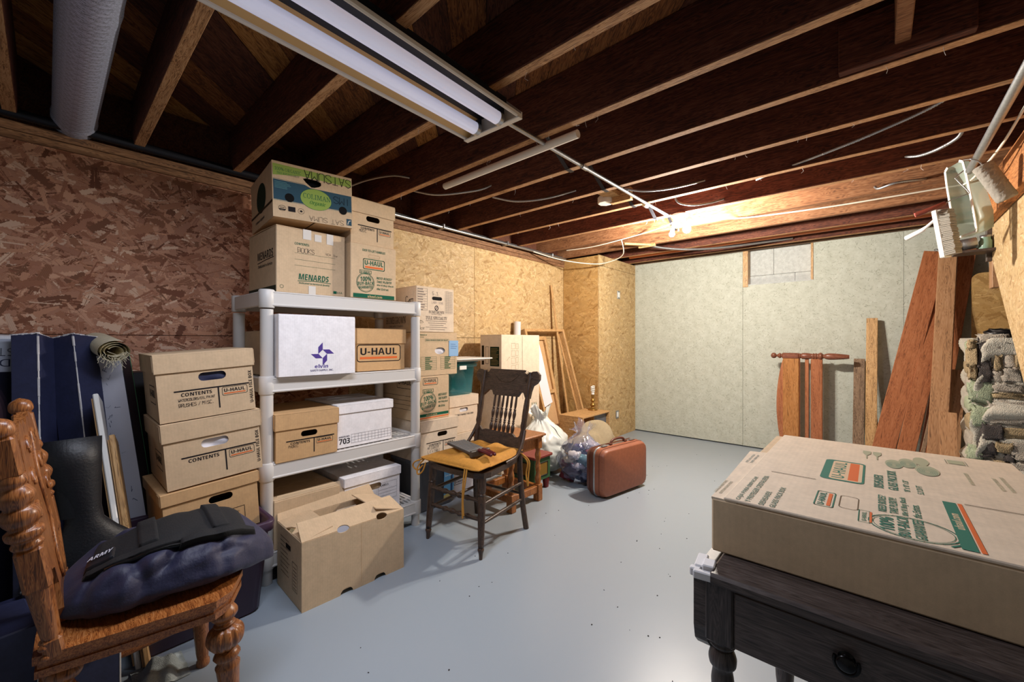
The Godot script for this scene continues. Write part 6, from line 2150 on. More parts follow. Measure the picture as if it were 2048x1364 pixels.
func make_middle_things():
	rng.seed = 9
	var s := ST()
	# oak stand with twist legs behind the chair
	var o := thing("side_table", "small oak stand with twist-turned legs behind the dark chair", "table", Vector3(-1.985, 0, -2.21))
	box(s, Vector3(0, 0.475, 0), Vector3(0.4, 0.018, 0.38), 0.006)
	box(s, Vector3(0, 0.46, 0), Vector3(0.37, 0.014, 0.35), 0.005)
	part(o, "tabletop", s, M.stoolwood)
	s = ST()
	for sx: float in [-1.0, 1.0]:
		box(s, Vector3(sx * 0.15, 0.415, 0), Vector3(0.018, 0.08, 0.28), 0.003)
		box(s, Vector3(0, 0.415, sx * 0.14), Vector3(0.3, 0.08, 0.018), 0.003)
	part(o, "apron", s, M.stoolwood)
	for sx: float in [-1.0, 1.0]:
		for sz: float in [-1.0, 1.0]:
			s = ST()
			var p := Vector3(sx * 0.155, 0, sz * 0.145)
			box(s, p + Vector3(0, 0.06, 0), Vector3(0.05, 0.12, 0.05), 0.004)
			box(s, p + Vector3(0, 0.415, 0), Vector3(0.046, 0.08, 0.046), 0.004)
			twist_leg(s, p, 0.115, 0.38, 0.02)
			part(o, "leg", s, M.stoolwood)
	for sx: float in [-1.0, 1.0]:
		s = ST()
		box(s, Vector3(sx * 0.155, 0.085, 0), Vector3(0.03, 0.05, 0.25), 0.004)
		part(o, "stretcher", s, M.stoolwood)
		s = ST()
		box(s, Vector3(0, 0.085, sx * 0.145), Vector3(0.27, 0.05, 0.03), 0.004)
		part(o, "stretcher", s, M.stoolwood)
	# green and red painted box stool
	o = thing("painted_stool", "low green painted chest with gold panels, red top and red feet", "stool", Vector3(-2.07, 0, -2.53))
	s = ST()
	var green := mottled(Color(0.25, 0.42, 0.26), 0.55, 9.0, 0.05)
	box(s, Vector3(0, 0.165, 0), Vector3(0.3, 0.17, 0.2), 0.004)
	part(o, "body", s, green)
	s = ST()
	box(s, Vector3(0, 0.262, 0), Vector3(0.33, 0.022, 0.23), 0.005)
	part(o, "top", s, mottled(Color(0.55, 0.24, 0.2), 0.5, 6.0, 0.02))
	for f: Array in [[Vector3(0.151, 0.165, 0), Vector3(0.004, 0.1, 0.12)], [Vector3(0, 0.165, 0.101), Vector3(0.2, 0.1, 0.004)]]:
		s = ST()
		box(s, f[0], f[1], 0.0015)
		var pn := part(o, "painted_panel", s, mottled(Color(0.58, 0.45, 0.18), 0.5, 16.0, 0.03))
		s = ST()
		var d: Vector3 = f[1] * 0.5
		if f[1].x < 0.01:
			for sg: float in [-1.0, 1.0]:
				box(s, f[0] + Vector3(0.002, 0, sg * d.z), Vector3(0.006, 0.11, 0.008), 0.002)
				box(s, f[0] + Vector3(0.002, sg * d.y, 0), Vector3(0.006, 0.008, 0.13), 0.002)
		else:
			for sg: float in [-1.0, 1.0]:
				box(s, f[0] + Vector3(sg * d.x, 0, 0.002), Vector3(0.008, 0.11, 0.006), 0.002)
				box(s, f[0] + Vector3(0, sg * d.y, 0.002), Vector3(0.21, 0.008, 0.006), 0.002)
		part(pn, "panel_border", s, std(Color(0.12, 0.1, 0.08), 0.6))
	for sx: float in [-1.0, 1.0]:
		for sz: float in [-1.0, 1.0]:
			s = ST()
			lathe(s, [Vector2(0.02, 0.0), Vector2(0.022, 0.01), Vector2(0.027, 0.07), Vector2(0.028, 0.08)], 4, Transform3D(yaw(45), Vector3(sx * 0.125, 0, sz * 0.075)))
			part(o, "foot", s, mottled(Color(0.5, 0.1, 0.1), 0.5, 6.0, 0.02))
	# bags
	s = ST()
	bag_shape(s, 0.2, 0.24, 0.56, 4, 0.12, -0.07, 0.45, 0.75)
	var bag := solo("white_plastic_bag", s, M.white_bag, "full white plastic bag slumped beside the painted stool", "bag")
	bag.position = Vector3(-2.19, 0, -2.93)
	o = thing("clear_plastic_bag", "bluish clear plastic bag of clothes next to the brown suitcase", "bag", Vector3(-1.8, 0, -2.91))
	s = ST()
	bag_shape(s, 0.19, 0.19, 0.48, 15, 0.2, 0.0, 0.6, 0.7)
	part(o, "plastic", s, M.clear)
	var cols := [Color(0.2, 0.2, 0.36), Color(0.42, 0.12, 0.18), Color(0.78, 0.74, 0.66), Color(0.1, 0.12, 0.22), Color(0.35, 0.52, 0.55), Color(0.62, 0.5, 0.36), Color(0.24, 0.14, 0.18), Color(0.85, 0.83, 0.82), Color(0.3, 0.26, 0.4), Color(0.5, 0.2, 0.2), Color(0.14, 0.14, 0.18), Color(0.7, 0.68, 0.72)]
	for i in 24:
		s = ST()
		var a := i * 2.4
		var y := 0.04 + 0.25 * (i / 24.0)
		var rad := 0.118 * sqrt(clampf(1.0 - ((y - 0.14) / 0.26) ** 2, 0.1, 1.0))
		var c := Vector3(cos(a) * rad, y, sin(a) * rad)
		var r1 := rr(0.035, 0.055)
		var ph := rr(0, 9)
		sheet(s, 16, 12, func(u, v):
			var t: float = u * TAU
			var f: float = (v - 0.5) * PI
			var q := Vector3(cos(t) * cos(f) * 1.3, sin(f) * 0.7, sin(t) * cos(f))
			return c + q * r1 * (1.0 + 0.22 * sin(q.x * 5.0 + ph) + 0.18 * sin(q.z * 6.0 + q.y * 5.0 + ph * 2.0)), true)
		part(o, "folded_garment", s, mottled(cols[i % 12], 0.9, 12.0, 0.1))
	# suitcase on its long edge; its broad side faces local +z
	o = thing("suitcase", "rounded tan-brown hard suitcase standing upright on the open floor", "suitcase", Vector3(-1.49, 0.008, -2.915), 80.0)
	var shellm := func(z0: float, z1: float, inset: float) -> SurfaceTool:
		var st := ST()
		st.set_smooth_group(0)
		var prev := []
		var steps := 7
		for i in steps + 1:
			var t := i / float(steps)
			var k := sqrt(1.0 - (1.0 - (1.0 - t)) ** 2.0 * 1.0) if t > 0.0 else 1.0
			var z := lerpf(z0, z1, sin(t * PI / 2))
			var ins := inset * (1.0 - cos(t * PI / 2))
			var ring := []
			for p: Vector2 in rrect(-0.275 + ins, 0.0 + ins, 0.55 - 2 * ins, 0.355 - 2 * ins, 0.06 - ins * 0.5): ring.append(Vector3(p.x, p.y, z))
			if prev.size():
				if z1 > z0: stitch(st, ring, prev)
				else: stitch(st, prev, ring)
			prev = ring
		poly(st, prev, Vector3(0, 0, signf(z1 - z0)))
		return st
	part(o, "front_shell", shellm.call(0.006, 0.085, 0.022), M.leather)
	part(o, "back_shell", shellm.call(-0.006, -0.085, 0.022), M.leather_dark)
	s = ST()
	s.set_smooth_group(0)
	var prev := []
	for zz: Array in [[-0.007, 0.0], [-0.006, 0.004], [0.006, 0.004], [0.007, 0.0]]:
		var ring := []
		for p: Vector2 in rrect(-0.275 - zz[1], -zz[1], 0.55 + 2 * zz[1], 0.355 + 2 * zz[1], 0.06): ring.append(Vector3(p.x, p.y, zz[0]))
		if prev.size(): stitch(s, ring, prev)
		prev = ring
	part(o, "metal_band", s, M.steel)
	for z: float in [0.045, -0.045]:
		s = ST()
		var seam := []
		for p: Vector2 in rrect(-0.274, 0.001, 0.548, 0.353, 0.06): seam.append(Vector3(p.x, p.y, z))
		seam.append(seam[0])
		tube(s, seam, 0.0016, 5, false)
		part(o, "seam", s, M.leather_dark)
	for x: float in [-0.17, 0.17]:
		s = ST()
		box(s, Vector3(x, 0.361, 0.008), Vector3(0.06, 0.008, 0.026), 0.003)
		box(s, Vector3(x, 0.366, 0.008), Vector3(0.04, 0.006, 0.018), 0.002)
		part(o, "latch", s, M.steel)
	s = ST()
	tube(s, spline3([Vector3(-0.085, 0.362, 0), Vector3(-0.07, 0.382, 0), Vector3(-0.03, 0.392, 0), Vector3(0.03, 0.392, 0), Vector3(0.07, 0.382, 0), Vector3(0.085, 0.362, 0)], 5), 0.0095, 9)
	part(o, "handle", s, M.leather_dark)
	for x: float in [-0.09, 0.09]:
		s = ST()
		box(s, Vector3(x, 0.362, 0), Vector3(0.03, 0.014, 0.03), 0.004)
		part(o, "handle_mount", s, M.leather_dark)
	for x: float in [-0.2, 0.2]:
		for z: float in [-0.04, 0.04]:
			s = ST()
			lathe(s, [Vector2(0.007, -0.007), Vector2(0.009, 0.0), Vector2(0.009, 0.006)], 8, Transform3D(Basis(), Vector3(x, 0, z)))
			part(o, "foot", s, M.dark_steel)
	# slumped canvas sack behind the suitcase
	s = ST()
	var nz := FastNoiseLite.new()
	nz.frequency = 1.0
	sheet(s, 60, 50, func(u, v):
		var a: float = u * TAU
		var f: float = v * PI / 2.0
		var d := Vector3(cos(a) * cos(f), sin(f), sin(a) * cos(f))
		var n: float = 0.17 * sin(d.z * 7.0 - d.y * 3.5 + 1.6 * sin(d.x * 4.0)) + 0.12 * sin(d.x * 5.0 + d.z * 4.0 + d.y * 9.0)
		return Vector3(d.x * 0.17 * (1.0 + n * 0.7), maxf(0.0, 0.38 * absf(d.y) ** 0.6 * (1.0 + n * 0.35) - 0.05 * d.z), d.z * 0.27 * (1.0 + n * 0.7)), true)
	var sack := solo("canvas_sack", s, M.khaki, "slumped khaki canvas sack between the clear bag and the wooden cabinet", "sack")
	sack.position = Vector3(-1.93, 0, -3.28)
	# wooden speaker cabinet with a grey panel
	o = thing("wooden_cabinet", "small open-fronted wooden cabinet with a grey panel by the boxed-in corner", "cabinet", Vector3(-2.275, 0, -3.745))
	s = ST()
	cbox(s, Vector3(-0.15, 0.385, -0.27), Vector3(0.135, 0.4, 0.27), 0.002)
	cbox(s, Vector3(-0.15, 0.0, -0.27), Vector3(0.135, 0.015, 0.27), 0.002)
	cbox(s, Vector3(-0.15, 0.015, 0.255), Vector3(0.135, 0.385, 0.27), 0.002)
	cbox(s, Vector3(-0.15, 0.015, -0.27), Vector3(0.135, 0.385, -0.255), 0.002)
	cbox(s, Vector3(-0.15, 0.015, -0.255), Vector3(-0.135, 0.385, 0.255))
	cbox(s, Vector3(-0.135, 0.015, -0.008), Vector3(0.1, 0.385, 0.008))
	part(o, "case", s, M.pine_x)
	s = ST()
	cbox(s, Vector3(0.09, 0.018, -0.252), Vector3(0.1, 0.382, 0.0), 0.002)
	part(o, "grey_panel", s, M.grey_plastic)
	# brass lamp base with a spiral bulb on the cabinet
	o = thing("brass_lamp", "small brass table lamp with a bare spiral bulb on the wooden cabinet", "lamp", Vector3(-2.3, 0.4, -3.93))
	s = ST()
	lathe(s, spline2([Vector2(0.05, 0.0), Vector2(0.052, 0.01), Vector2(0.03, 0.022), Vector2(0.016, 0.035), Vector2(0.03, 0.055), Vector2(0.018, 0.075), Vector2(0.012, 0.085), Vector2(0.026, 0.105), Vector2(0.012, 0.125), Vector2(0.016, 0.14)], 3), 18)
	part(o, "base", s, M.brass)
	s = ST()
	tube(s, [Vector3(0, 0.135, 0), Vector3(0, 0.175, 0)], 0.016, 14)
	part(o, "socket", s, M.brass)
	s = ST()
	tube(s, [Vector3(0, 0.17, 0), Vector3(0, 0.2, 0)], 0.017, 14)
	var hel := []
	for i in 50:
		var t := i / 49.0
		hel.append(Vector3(cos(t * TAU * 3.2) * 0.019, 0.203 + t * 0.06, sin(t * TAU * 3.2) * 0.019))
	tube(s, hel, 0.0065, 7)
	part(o, "spiral_bulb", s, M.white_plastic)
	s = ST()
	var harp := []
	for i in 25:
		var a := lerpf(-0.35, PI + 0.35, i / 24.0)
		harp.append(Vector3(cos(a) * 0.05, 0.235 + sin(a) * 0.12, 0.0))
	tube(s, harp, 0.0022, 6)
	part(o, "harp", s, M.brass)
	# leaning timber frame
	o = thing("timber_frame", "large empty wooden frame leaning on the left wall by the corner", "frame")
	lean(o, Vector3(-2.36, 0.0, -3.62), Vector3(-2.73, 1.275, -3.6), Vector3.RIGHT)
	var H := 1.325
	for x: float in [-0.34, 0.34]:
		s = ST()
		box(s, Vector3(x, H / 2, 0), Vector3(0.03, H, 0.075), 0.003)
		box(s, Vector3(x * 0.93, H / 2, -0.03), Vector3(0.02, H - 0.05, 0.012), 0.002)
		part(o, "stile", s, M.pine)
	for y: float in [0.02, H - 0.015]:
		s = ST()
		box(s, Vector3(0, y, 0), Vector3(0.65, 0.03, 0.075), 0.003)
		part(o, "rail", s, M.pine_x)
	# canvas stretcher behind it with a sheet of white paper
	o = thing("stretcher_frame", "brown board in a wooden stretcher behind the tall carton", "frame")
	lean(o, Vector3(-2.46, 0.0, -3.38), Vector3(-2.72, 1.2, -3.34), Vector3.RIGHT)
	for x: float in [-0.2, 0.27]:
		s = ST()
		box(s, Vector3(x, 0.61, 0), Vector3(0.04, 1.22, 0.025), 0.003)
		part(o, "stile", s, M.pine)
	for y: float in [0.02, 0.62, 1.2]:
		s = ST()
		box(s, Vector3(0.035, y, 0), Vector3(0.43, 0.04, 0.025), 0.003)
		part(o, "rail", s, M.pine_x)
	s = ST()
	box(s, Vector3(0.035, 0.61, -0.017), Vector3(0.46, 1.2, 0.006), 0.001)
	part(o, "board", s, M.kraft_dark)
	s = ST()
	sheet(s, 14, 14, func(u, v): return Vector3(-0.08 + u * 0.21 + 0.03 * v * u, 1.19 - v * (0.68 + 0.06 * (1.0 - u)), 0.016 + 0.012 * v * u + 0.004 * sin(v * 6.0)))
	var sh := solo("paper_sheet", s, M.paper, "large hanging sheet of white paper beside the tall carton", "paper")
	sh.transform = o.transform
	# lath
	o = thing("thin_lath", "thin tall lath leaning on the left wall above the wooden frame", "lath")
	lean(o, Vector3(-2.5, 0.0, -3.83), Vector3(-2.785, 1.79, -3.83), Vector3.RIGHT)
	s = ST()
	box(s, Vector3(0, 0.906, 0), Vector3(0.03, 1.812, 0.012), 0.002)
	part(o, "strip", s, M.pine)
	# paper tube
	o = thing("paper_tube", "grey cardboard tube standing behind the tall carton", "tube")
	lean(o, Vector3(-2.68, 0.0, -3.09), Vector3(-2.745, 1.345, -3.19), Vector3.RIGHT)
	s = ST()
	lathe(s, [Vector2(0.036, 0.0), Vector2(0.036, 1.35), Vector2(0.031, 1.352), Vector2(0.031, 1.25), Vector2(0.001, 1.249)], 20)
	part(o, "tube_wall", s, M.worn)
	# specks of grit on the floor
	rng.seed = 90
	s = ST()
	for i in 90:
		var p := Vector3(rr(-1.7, 0.0), 0.0012, rr(-4.6, -0.6))
		box(s, p, Vector3(rr(0.002, 0.006), 0.0024, rr(0.002, 0.006)), 0.0006, yaw(rr(0, 180)))
	solo("floor_grit", s, std(Color(0.2, 0.19, 0.18), 0.9), "scattered dark specks of grit on the grey floor", "grit", "", "stuff")

# ---------------------------------------------------------------- boards leaning at the far wall
func board(called: String, label: String, base: Vector3, top: Vector3, w: float, t: float, mat: Material, group := "boards leaning at the white wall", turn := 0.0, slant := 0.0) -> Node3D:
	var o := thing(called, label, "board", Vector3.ZERO, 0.0, group)
	lean(o, base, top, Vector3.BACK)
	o.rotate_object_local(Vector3.UP, deg_to_rad(turn))
	var h := base.distance_to(top)
	var s := ST()
	if slant != 0.0:
		extrude(s, [Vector2(-w / 2, 0), Vector2(w / 2, 0), Vector2(w / 2, h - slant), Vector2(-w / 2, h)], t, Transform3D.IDENTITY)
	else:
		box(s, Vector3(0, h / 2, 0), Vector3(w, h, t), 0.0025)
	part(o, "plank_body", s, mat)
	return o

func make_far_wall_things():
	rng.seed = 51
	var s := ST()
	# bed footboard standing on its end: a turned post lies across the top
	var o := thing("bed_footboard", "wooden bed footboard standing on end, its turned post lying across the top", "footboard", Vector3(-0.6, 0, -4.845))
	s = ST()
	var across := Transform3D(Basis(Vector3.UP, Vector3.RIGHT, Vector3.FORWARD), Vector3(-0.19, 1.005, 0.0))
	var pf := spline2([Vector2(0.002, 0.0), Vector2(0.022, 0.01), Vector2(0.028, 0.028), Vector2(0.022, 0.044), Vector2(0.01, 0.052), Vector2(0.02, 0.066), Vector2(0.027, 0.08), Vector2(0.016, 0.092), Vector2(0.024, 0.1)], 4)
	lathe(s, pf, 16, across)
	lathe(s, spline2([Vector2(0.018, 0.235), Vector2(0.028, 0.243), Vector2(0.02, 0.252), Vector2(0.028, 0.26), Vector2(0.03, 0.3), Vector2(0.024, 0.34), Vector2(0.03, 0.35), Vector2(0.024, 0.36), Vector2(0.031, 0.37), Vector2(0.024, 0.38), Vector2(0.034, 0.4), Vector2(0.034, 0.412), Vector2(0.018, 0.428), Vector2(0.026, 0.445), Vector2(0.031, 0.48), Vector2(0.026, 0.55), Vector2(0.019, 0.605), Vector2(0.017, 0.615)], 3), 16, across)
	box(s, Vector3(-0.022, 1.005, 0), Vector3(0.14, 0.056, 0.056), 0.008)
	part(o, "turned_post", s, M.cherry_x)
	s = ST()
	var below := Transform3D(across.basis, Vector3(-0.19, 0.035, 0.0))
	lathe(s, pf, 14, below)
	box(s, Vector3(0.1, 0.035, 0), Vector3(0.4, 0.05, 0.05), 0.008)
	part(o, "turned_post", s, M.cherry_x)
	s = ST()
	var arch := [Vector2(0.055, 0.06), Vector2(0.055, 0.98), Vector2(-0.085, 0.98)]
	for i in 15:
		var t := i / 14.0
		arch.append(Vector2(-0.085 - 0.055 * sin(t * PI) ** 0.8, lerpf(0.97, 0.07, t)))
	arch.append(Vector2(-0.085, 0.06))
	extrude(s, arch, 0.022, Transform3D(Basis(), Vector3(0, 0, -0.004)))
	part(o, "panel_board", s, M.cherry)
	s = ST()
	box(s, Vector3(-0.018, 0.52, 0.014), Vector3(0.132, 0.92, 0.02), 0.004)
	part(o, "panel_face", s, M.maple)
	s = ST()
	box(s, Vector3(0.185, 0.52, 0.0), Vector3(0.09, 0.92, 0.03), 0.006)
	part(o, "rail", s, M.cherry)
	s = ST()
	box(s, Vector3(0.108, 0.52, -0.01), Vector3(0.03, 0.92, 0.02), 0.003)
	part(o, "rail", s, M.cherry)
	# small boards
	board("weathered_board", "short grey weathered board leaning at the white wall", Vector3(-0.115, 0, -4.83), Vector3(-0.108, 0.985, -4.985), 0.08, 0.02, M.weathered)
	board("pine_board", "tall pale pine board with a pencil line, beside the short grey board", Vector3(-0.028, 0, -4.74), Vector3(-0.02, 1.355, -4.975), 0.078, 0.04, M.pine)
	board("thin_batten", "thin pale batten beside the pine board", Vector3(0.05, 0, -4.68), Vector3(0.005, 0.5, -4.96), 0.014, 0.008, M.pine)
	# big boards
	board("mahogany_board", "wide red-brown board leaning steeply to the right, the leftmost of the tall boards", Vector3(0.005, 0, -4.62), Vector3(0.385, 1.905, -4.97), 0.145, 0.022, M.cherry)
	board("mahogany_rail", "narrower red-brown rail with a light edge, tucked behind the tan post", Vector3(0.14, 0, -4.55), Vector3(0.45, 1.66, -4.97), 0.11, 0.022, M.cherry)
	var e := board("edge_strip", "thin light-edged strip in front of the narrower red-brown rail", Vector3(0.23, 0, -4.46), Vector3(0.43, 1.12, -4.75), 0.025, 0.02, M.weathered)
	e.set_meta("group", "boards leaning at the white wall")
	board("dark_rail", "short dark red-brown board at the foot of the tan post", Vector3(0.275, 0, -4.58), Vector3(0.4, 0.8, -4.8), 0.1, 0.02, M.cherry)
	var post := board("tan_post", "tall tan post, the thickest timber leaning at the white wall", Vector3(0.335, 0, -4.42), Vector3(0.445, 1.885, -4.86), 0.105, 0.03, M.oldpine)
	s = ST()
	box(s, Vector3(0.052, 0.97, -0.03), Vector3(0.012, 1.9, 0.06), 0.003)
	part(post, "edge_board", s, M.cherry)
	board("dark_mahogany_board", "dark red-brown board leaning the other way behind the tan post", Vector3(0.3, 0, -4.72), Vector3(0.56, 1.93, -4.97), 0.12, 0.022, M.cherry)
	board("shaded_board", "short brown board with knots in the shade beside the stone pier", Vector3(0.39, 0, -4.4), Vector3(0.47, 0.92, -4.75), 0.12, 0.03, M.oldpine)
	board("shaded_plank", "low brown plank leaning against the knotted short board", Vector3(0.395, 0, -4.2), Vector3(0.405, 0.62, -4.42), 0.09, 0.025, M.oldpine)
	# small steel ring on the tall board
	s = ST()
	for i in 3:
		var p := []
		for j in 13: p.append(Vector3(0.385 + i * 0.016 + cos(TAU * j / 12) * 0.012, 1.915 + sin(TAU * j / 12) * 0.008, -4.955 + 0.006 * i))
		tube(s, p, 0.003, 6, false)
	solo("wire_coil", s, M.steel, "small coil of wire on top of the widest red-brown board", "wire")

func lump(s: SurfaceTool, c: Vector3, size: Vector3, sd: float, rough: float, sharp := 0.45):
	var nz := FastNoiseLite.new()
	nz.seed = int(sd * 100)
	nz.frequency = 1.0
	sheet(s, 18, 12, func(u, v):
		var t: float = u * TAU
		var f: float = (v - 0.5) * PI
		var d := Vector3(cos(t) * cos(f), sin(f), sin(t) * cos(f))
		var q := Vector3(signf(d.x) * absf(d.x) ** sharp, signf(d.y) * absf(d.y) ** sharp, signf(d.z) * absf(d.z) ** sharp)
		var n: float = nz.get_noise_3d(d.x * 2.0 + sd, d.y * 2.0, d.z * 2.0) + 0.5 * nz.get_noise_3d(d.x * 6.0, d.y * 6.0 + sd, d.z * 6.0)
		return c + q * size * 0.5 * (1.0 + rough * n), true)

func make_stair_corner():
	rng.seed = 61
	var s := ST()
	# header beam over the strand board
	s = ST()
	cbox(s, Vector3(0.512, 1.885, -4.07), Vector3(0.556, 2.12, -1.35), 0.003)
	var bm := solo("stair_header", s, wood(Color(0.55, 0.33, 0.16), Color(0.72, 0.47, 0.25), 2, 0.7, 5.0, 0.5), "orange-brown timber beam above the sloping strand board on the right", "beam", "", "structure")
	bm.set_meta("kind", "structure")
	s = ST()
	cbox(s, Vector3(0.575, 1.5, -4.2), Vector3(0.61, 2.12, -4.1), 0.003)
	solo("stair_stud", s, M.oldpine, "rough upright timber at the far end of the stair's beam", "stud", "", "structure")
	# rubble stone pier under the stair: every stone is a piece
	var o := setting("wall_pier", "rough rubble stone pier with pale mortar under the stair", "pier")
	s = ST()
	sheet(s, 96, 60, func(u, v):
		var a: float = u * TAU
		var c := Vector2(signf(cos(a)) * absf(cos(a)) ** 0.18, signf(sin(a)) * absf(sin(a)) ** 0.18)
		var y: float = v * 1.17
		var n: float = 0.012 * sin(y * 31.0 + a * 3.0) + 0.014 * sin(y * 13.0 + a * 7.0) + 0.008 * sin(y * 67.0 + a * 11.0)
		return Vector3(0.72 + c.x * (0.225 + n), y, -4.27 + c.y * (0.24 + n)), true)
	part(o, "mortar", s, M.mortar)
	var stones := [[0.575, 1.164, 0.121, 0.051, "a"], [0.533, 1.068, 0.058, 0.164, "c"], [0.536, 0.938, 0.057, 0.092, "c"], [0.583, 1.103, 0.037, 0.072, "a"], [0.627, 1.107, 0.048, 0.077, "a"], [0.591, 1.016, 0.033, 0.098, "b"], [0.636, 1.022, 0.056, 0.089, "a"], [0.582, 0.927, 0.051, 0.072, "a"], [0.648, 0.929, 0.078, 0.087, "a"], [0.507, 0.823, 0.094, 0.124, "d"], [0.627, 0.851, 0.129, 0.049, "a"], [0.640, 0.800, 0.133, 0.033, "b"], [0.636, 0.693, 0.160, 0.139, "a"], [0.498, 0.656, 0.062, 0.118, "d"], [0.562, 0.564, 0.082, 0.087, "c"], [0.665, 0.571, 0.120, 0.059, "b"], [0.541, 0.457, 0.075, 0.090, "c"], [0.476, 0.413, 0.057, 0.075, "d"], [0.615, 0.473, 0.067, 0.060, "b"], [0.637, 0.409, 0.042, 0.049, "c"], [0.697, 0.460, 0.091, 0.095, "a"], [0.465, 1.128, 0.035, 0.052, "b"], [0.462, 1.044, 0.040, 0.106, "b"], [0.467, 0.944, 0.035, 0.076, "b"], [0.696, 1.024, 0.059, 0.090, "b"], [0.679, 1.108, 0.055, 0.074, "a"], [0.533, 0.320, 0.072, 0.102, "a"], [0.610, 0.333, 0.076, 0.091, "b"], [0.701, 0.349, 0.100, 0.077, "a"]]
	var i := 0
	for q: Array in stones:
		s = ST()
		var side: bool = q[0] < 0.51
		lump(s, Vector3(q[0] + (0.015 if side else 0.0), q[1], -4.05 if side else -4.05), Vector3(q[2] * 1.1, q[3] * 1.1, rr(0.045, 0.07)), 1.0 + i * 0.37, 0.6, 0.35)
		part(o, "stone", s, M["stone_" + q[4]])
		i += 1
	for y in 9:
		s = ST()
		lump(s, Vector3(0.5, 0.1 + y * 0.125, -4.2 - 0.03 * (y % 2)), Vector3(0.06, 0.11, 0.19), 30.0 + y, 0.3, 0.6)
		part(o, "stone", s, [M.stone_a, M.stone_b, M.stone_d][y % 3])
	# black bundle on the pier
	s = ST()
	lump(s, Vector3.ZERO, Vector3(0.17, 0.06, 0.12), 9.3, 0.4, 0.8)
	var bb := solo("black_bundle", s, std(Color(0.06, 0.06, 0.07), 0.3), "crumpled black plastic bundle lying on top of the stone pier", "bundle")
	bb.position = Vector3(0.64, 1.2, -4.2)
	# strand board sheet with a rounded corner behind the pier
	s = ST()
	var outl := [Vector2(0, 0), Vector2(0.75, 0), Vector2(0.75, 1.7), Vector2(0.05, 1.685)]
	for k in 6: outl.append(Vector2(0.05 - 0.05 * sin(k * PI / 10), 1.635 + 0.05 * cos(k * PI / 10)))
	extrude(s, outl, 0.03, Transform3D.IDENTITY)
	o = thing("strand_board_sheet", "sheet of strand board with a rounded top corner behind the stone pier", "board", Vector3(0.575, 0, -4.86))
	part(o, "sheet", s, M.osb_b)
	# ledge and silver can
	s = ST()
	cbox(s, Vector3(0.385, 1.712, -4.02), Vector3(0.56, 1.728, -3.87), 0.002)
	cbox(s, Vector3(0.535, 1.66, -4.02), Vector3(0.56, 1.89, -3.98), 0.002)
	solo("wooden_ledge", s, M.walnut, "dark little ledge at the end of the stair beam", "ledge")
	o = thing("silver_can", "ribbed silver can lying on the dark ledge under the hanging tray", "can")
	s = ST()
	lathe(s, [Vector2(0.033, 0.0), Vector2(0.036, 0.002), Vector2(0.036, 0.03), Vector2(0.034, 0.032), Vector2(0.036, 0.034), Vector2(0.034, 0.037), Vector2(0.036, 0.04), Vector2(0.036, 0.1), Vector2(0.034, 0.103)], 22)
	part(o, "can_body", s, M.steel)
	o.transform = Transform3D(Basis(Vector3.BACK, deg_to_rad(-84)) , Vector3(0.385, 1.768, -3.935))
	o = thing("glass_jar", "small greenish glass jar beside the silver can", "jar", Vector3(0.525, 1.728, -3.94))
	s = ST()
	lathe(s, [Vector2(0.028, 0.0), Vector2(0.03, 0.004), Vector2(0.03, 0.055), Vector2(0.024, 0.065), Vector2(0.024, 0.078)], 18)
	part(o, "glass", s, std(Color(0.5, 0.62, 0.56), 0.15))
	s = ST()
	lathe(s, [Vector2(0.026, 0.078), Vector2(0.026, 0.092), Vector2(0.001, 0.093)], 18)
	part(o, "lid", s, M.steel)
	# roller sleeve on its wire
	o = thing("paint_roller", "fluffy cream paint roller hanging at the end of the thick conduit", "paint roller")
	var a := Vector3(0.395, 2.005, -3.03)
	var b := Vector3(0.477, 1.83, -3.05)
	var up := (a - b).normalized()
	var x := up.cross(Vector3.BACK).normalized()
	var xf := Transform3D(Basis(x, up, x.cross(up)), b)
	s = ST()
	s.set_smooth_group(0)
	var prev := []
	for j in 41:
		var ring := []
		for k in 36:
			var t := TAU * k / 36
			var r := 0.037 + rr(-0.0022, 0.0022) - (0.005 if j == 0 or j == 40 else 0.0)
			ring.append(xf * Vector3(cos(t) * r, j / 40.0 * 0.2, sin(t) * r))
		if prev.size(): stitch(s, ring, prev)
		prev = ring
	s.set_smooth_group(-1)
	for e: float in [0.0, 0.2]:
		var ring := []
		for k in 18: ring.append(xf * Vector3(cos(TAU * k / 18) * 0.033, e, sin(TAU * k / 18) * 0.033))
		poly(s, ring, xf.basis * Vector3(0, e - 0.1, 0))
	part(o, "sleeve", s, M.roller_fluff)
	s = ST()
	tube(s, spline3([b + up * 0.1, a + up * 0.02, a + up * 0.05 + Vector3(-0.02, 0, 0), a + Vector3(-0.03, 0.06, -0.05), Vector3(0.345, 2.09, -3.15)], 6), 0.003, 7)
	part(o, "wire_handle", s, M.steel)
	# clear tray hung up on end
	o = thing("roller_tray", "translucent plastic roller tray hanging on end from the beam", "tray")
	var y_ax := (Vector3(0.318, 2.15, -3.4) - Vector3(0.368, 1.745, -3.4)).normalized()
	var f_ax := Vector3(-0.85, 0.0, 0.45).normalized()
	f_ax = (f_ax - y_ax * f_ax.dot(y_ax)).normalized()
	o.transform = Transform3D(Basis(y_ax.cross(f_ax), y_ax, f_ax), Vector3(0.385, 1.745, -3.42))
	var tm := std(Color(0.74, 0.82, 0.77, 0.6), 0.3)
	tm.transparency = BaseMaterial3D.TRANSPARENCY_ALPHA
	s = ST()
	var sec := [[0.0, 0.06, 0.06], [0.015, 0.068, 0.085], [0.1, 0.07, 0.095], [0.2, 0.07, 0.085], [0.32, 0.068, 0.06], [0.4, 0.062, 0.035], [0.415, 0.04, 0.01]]
	s.set_smooth_group(0)
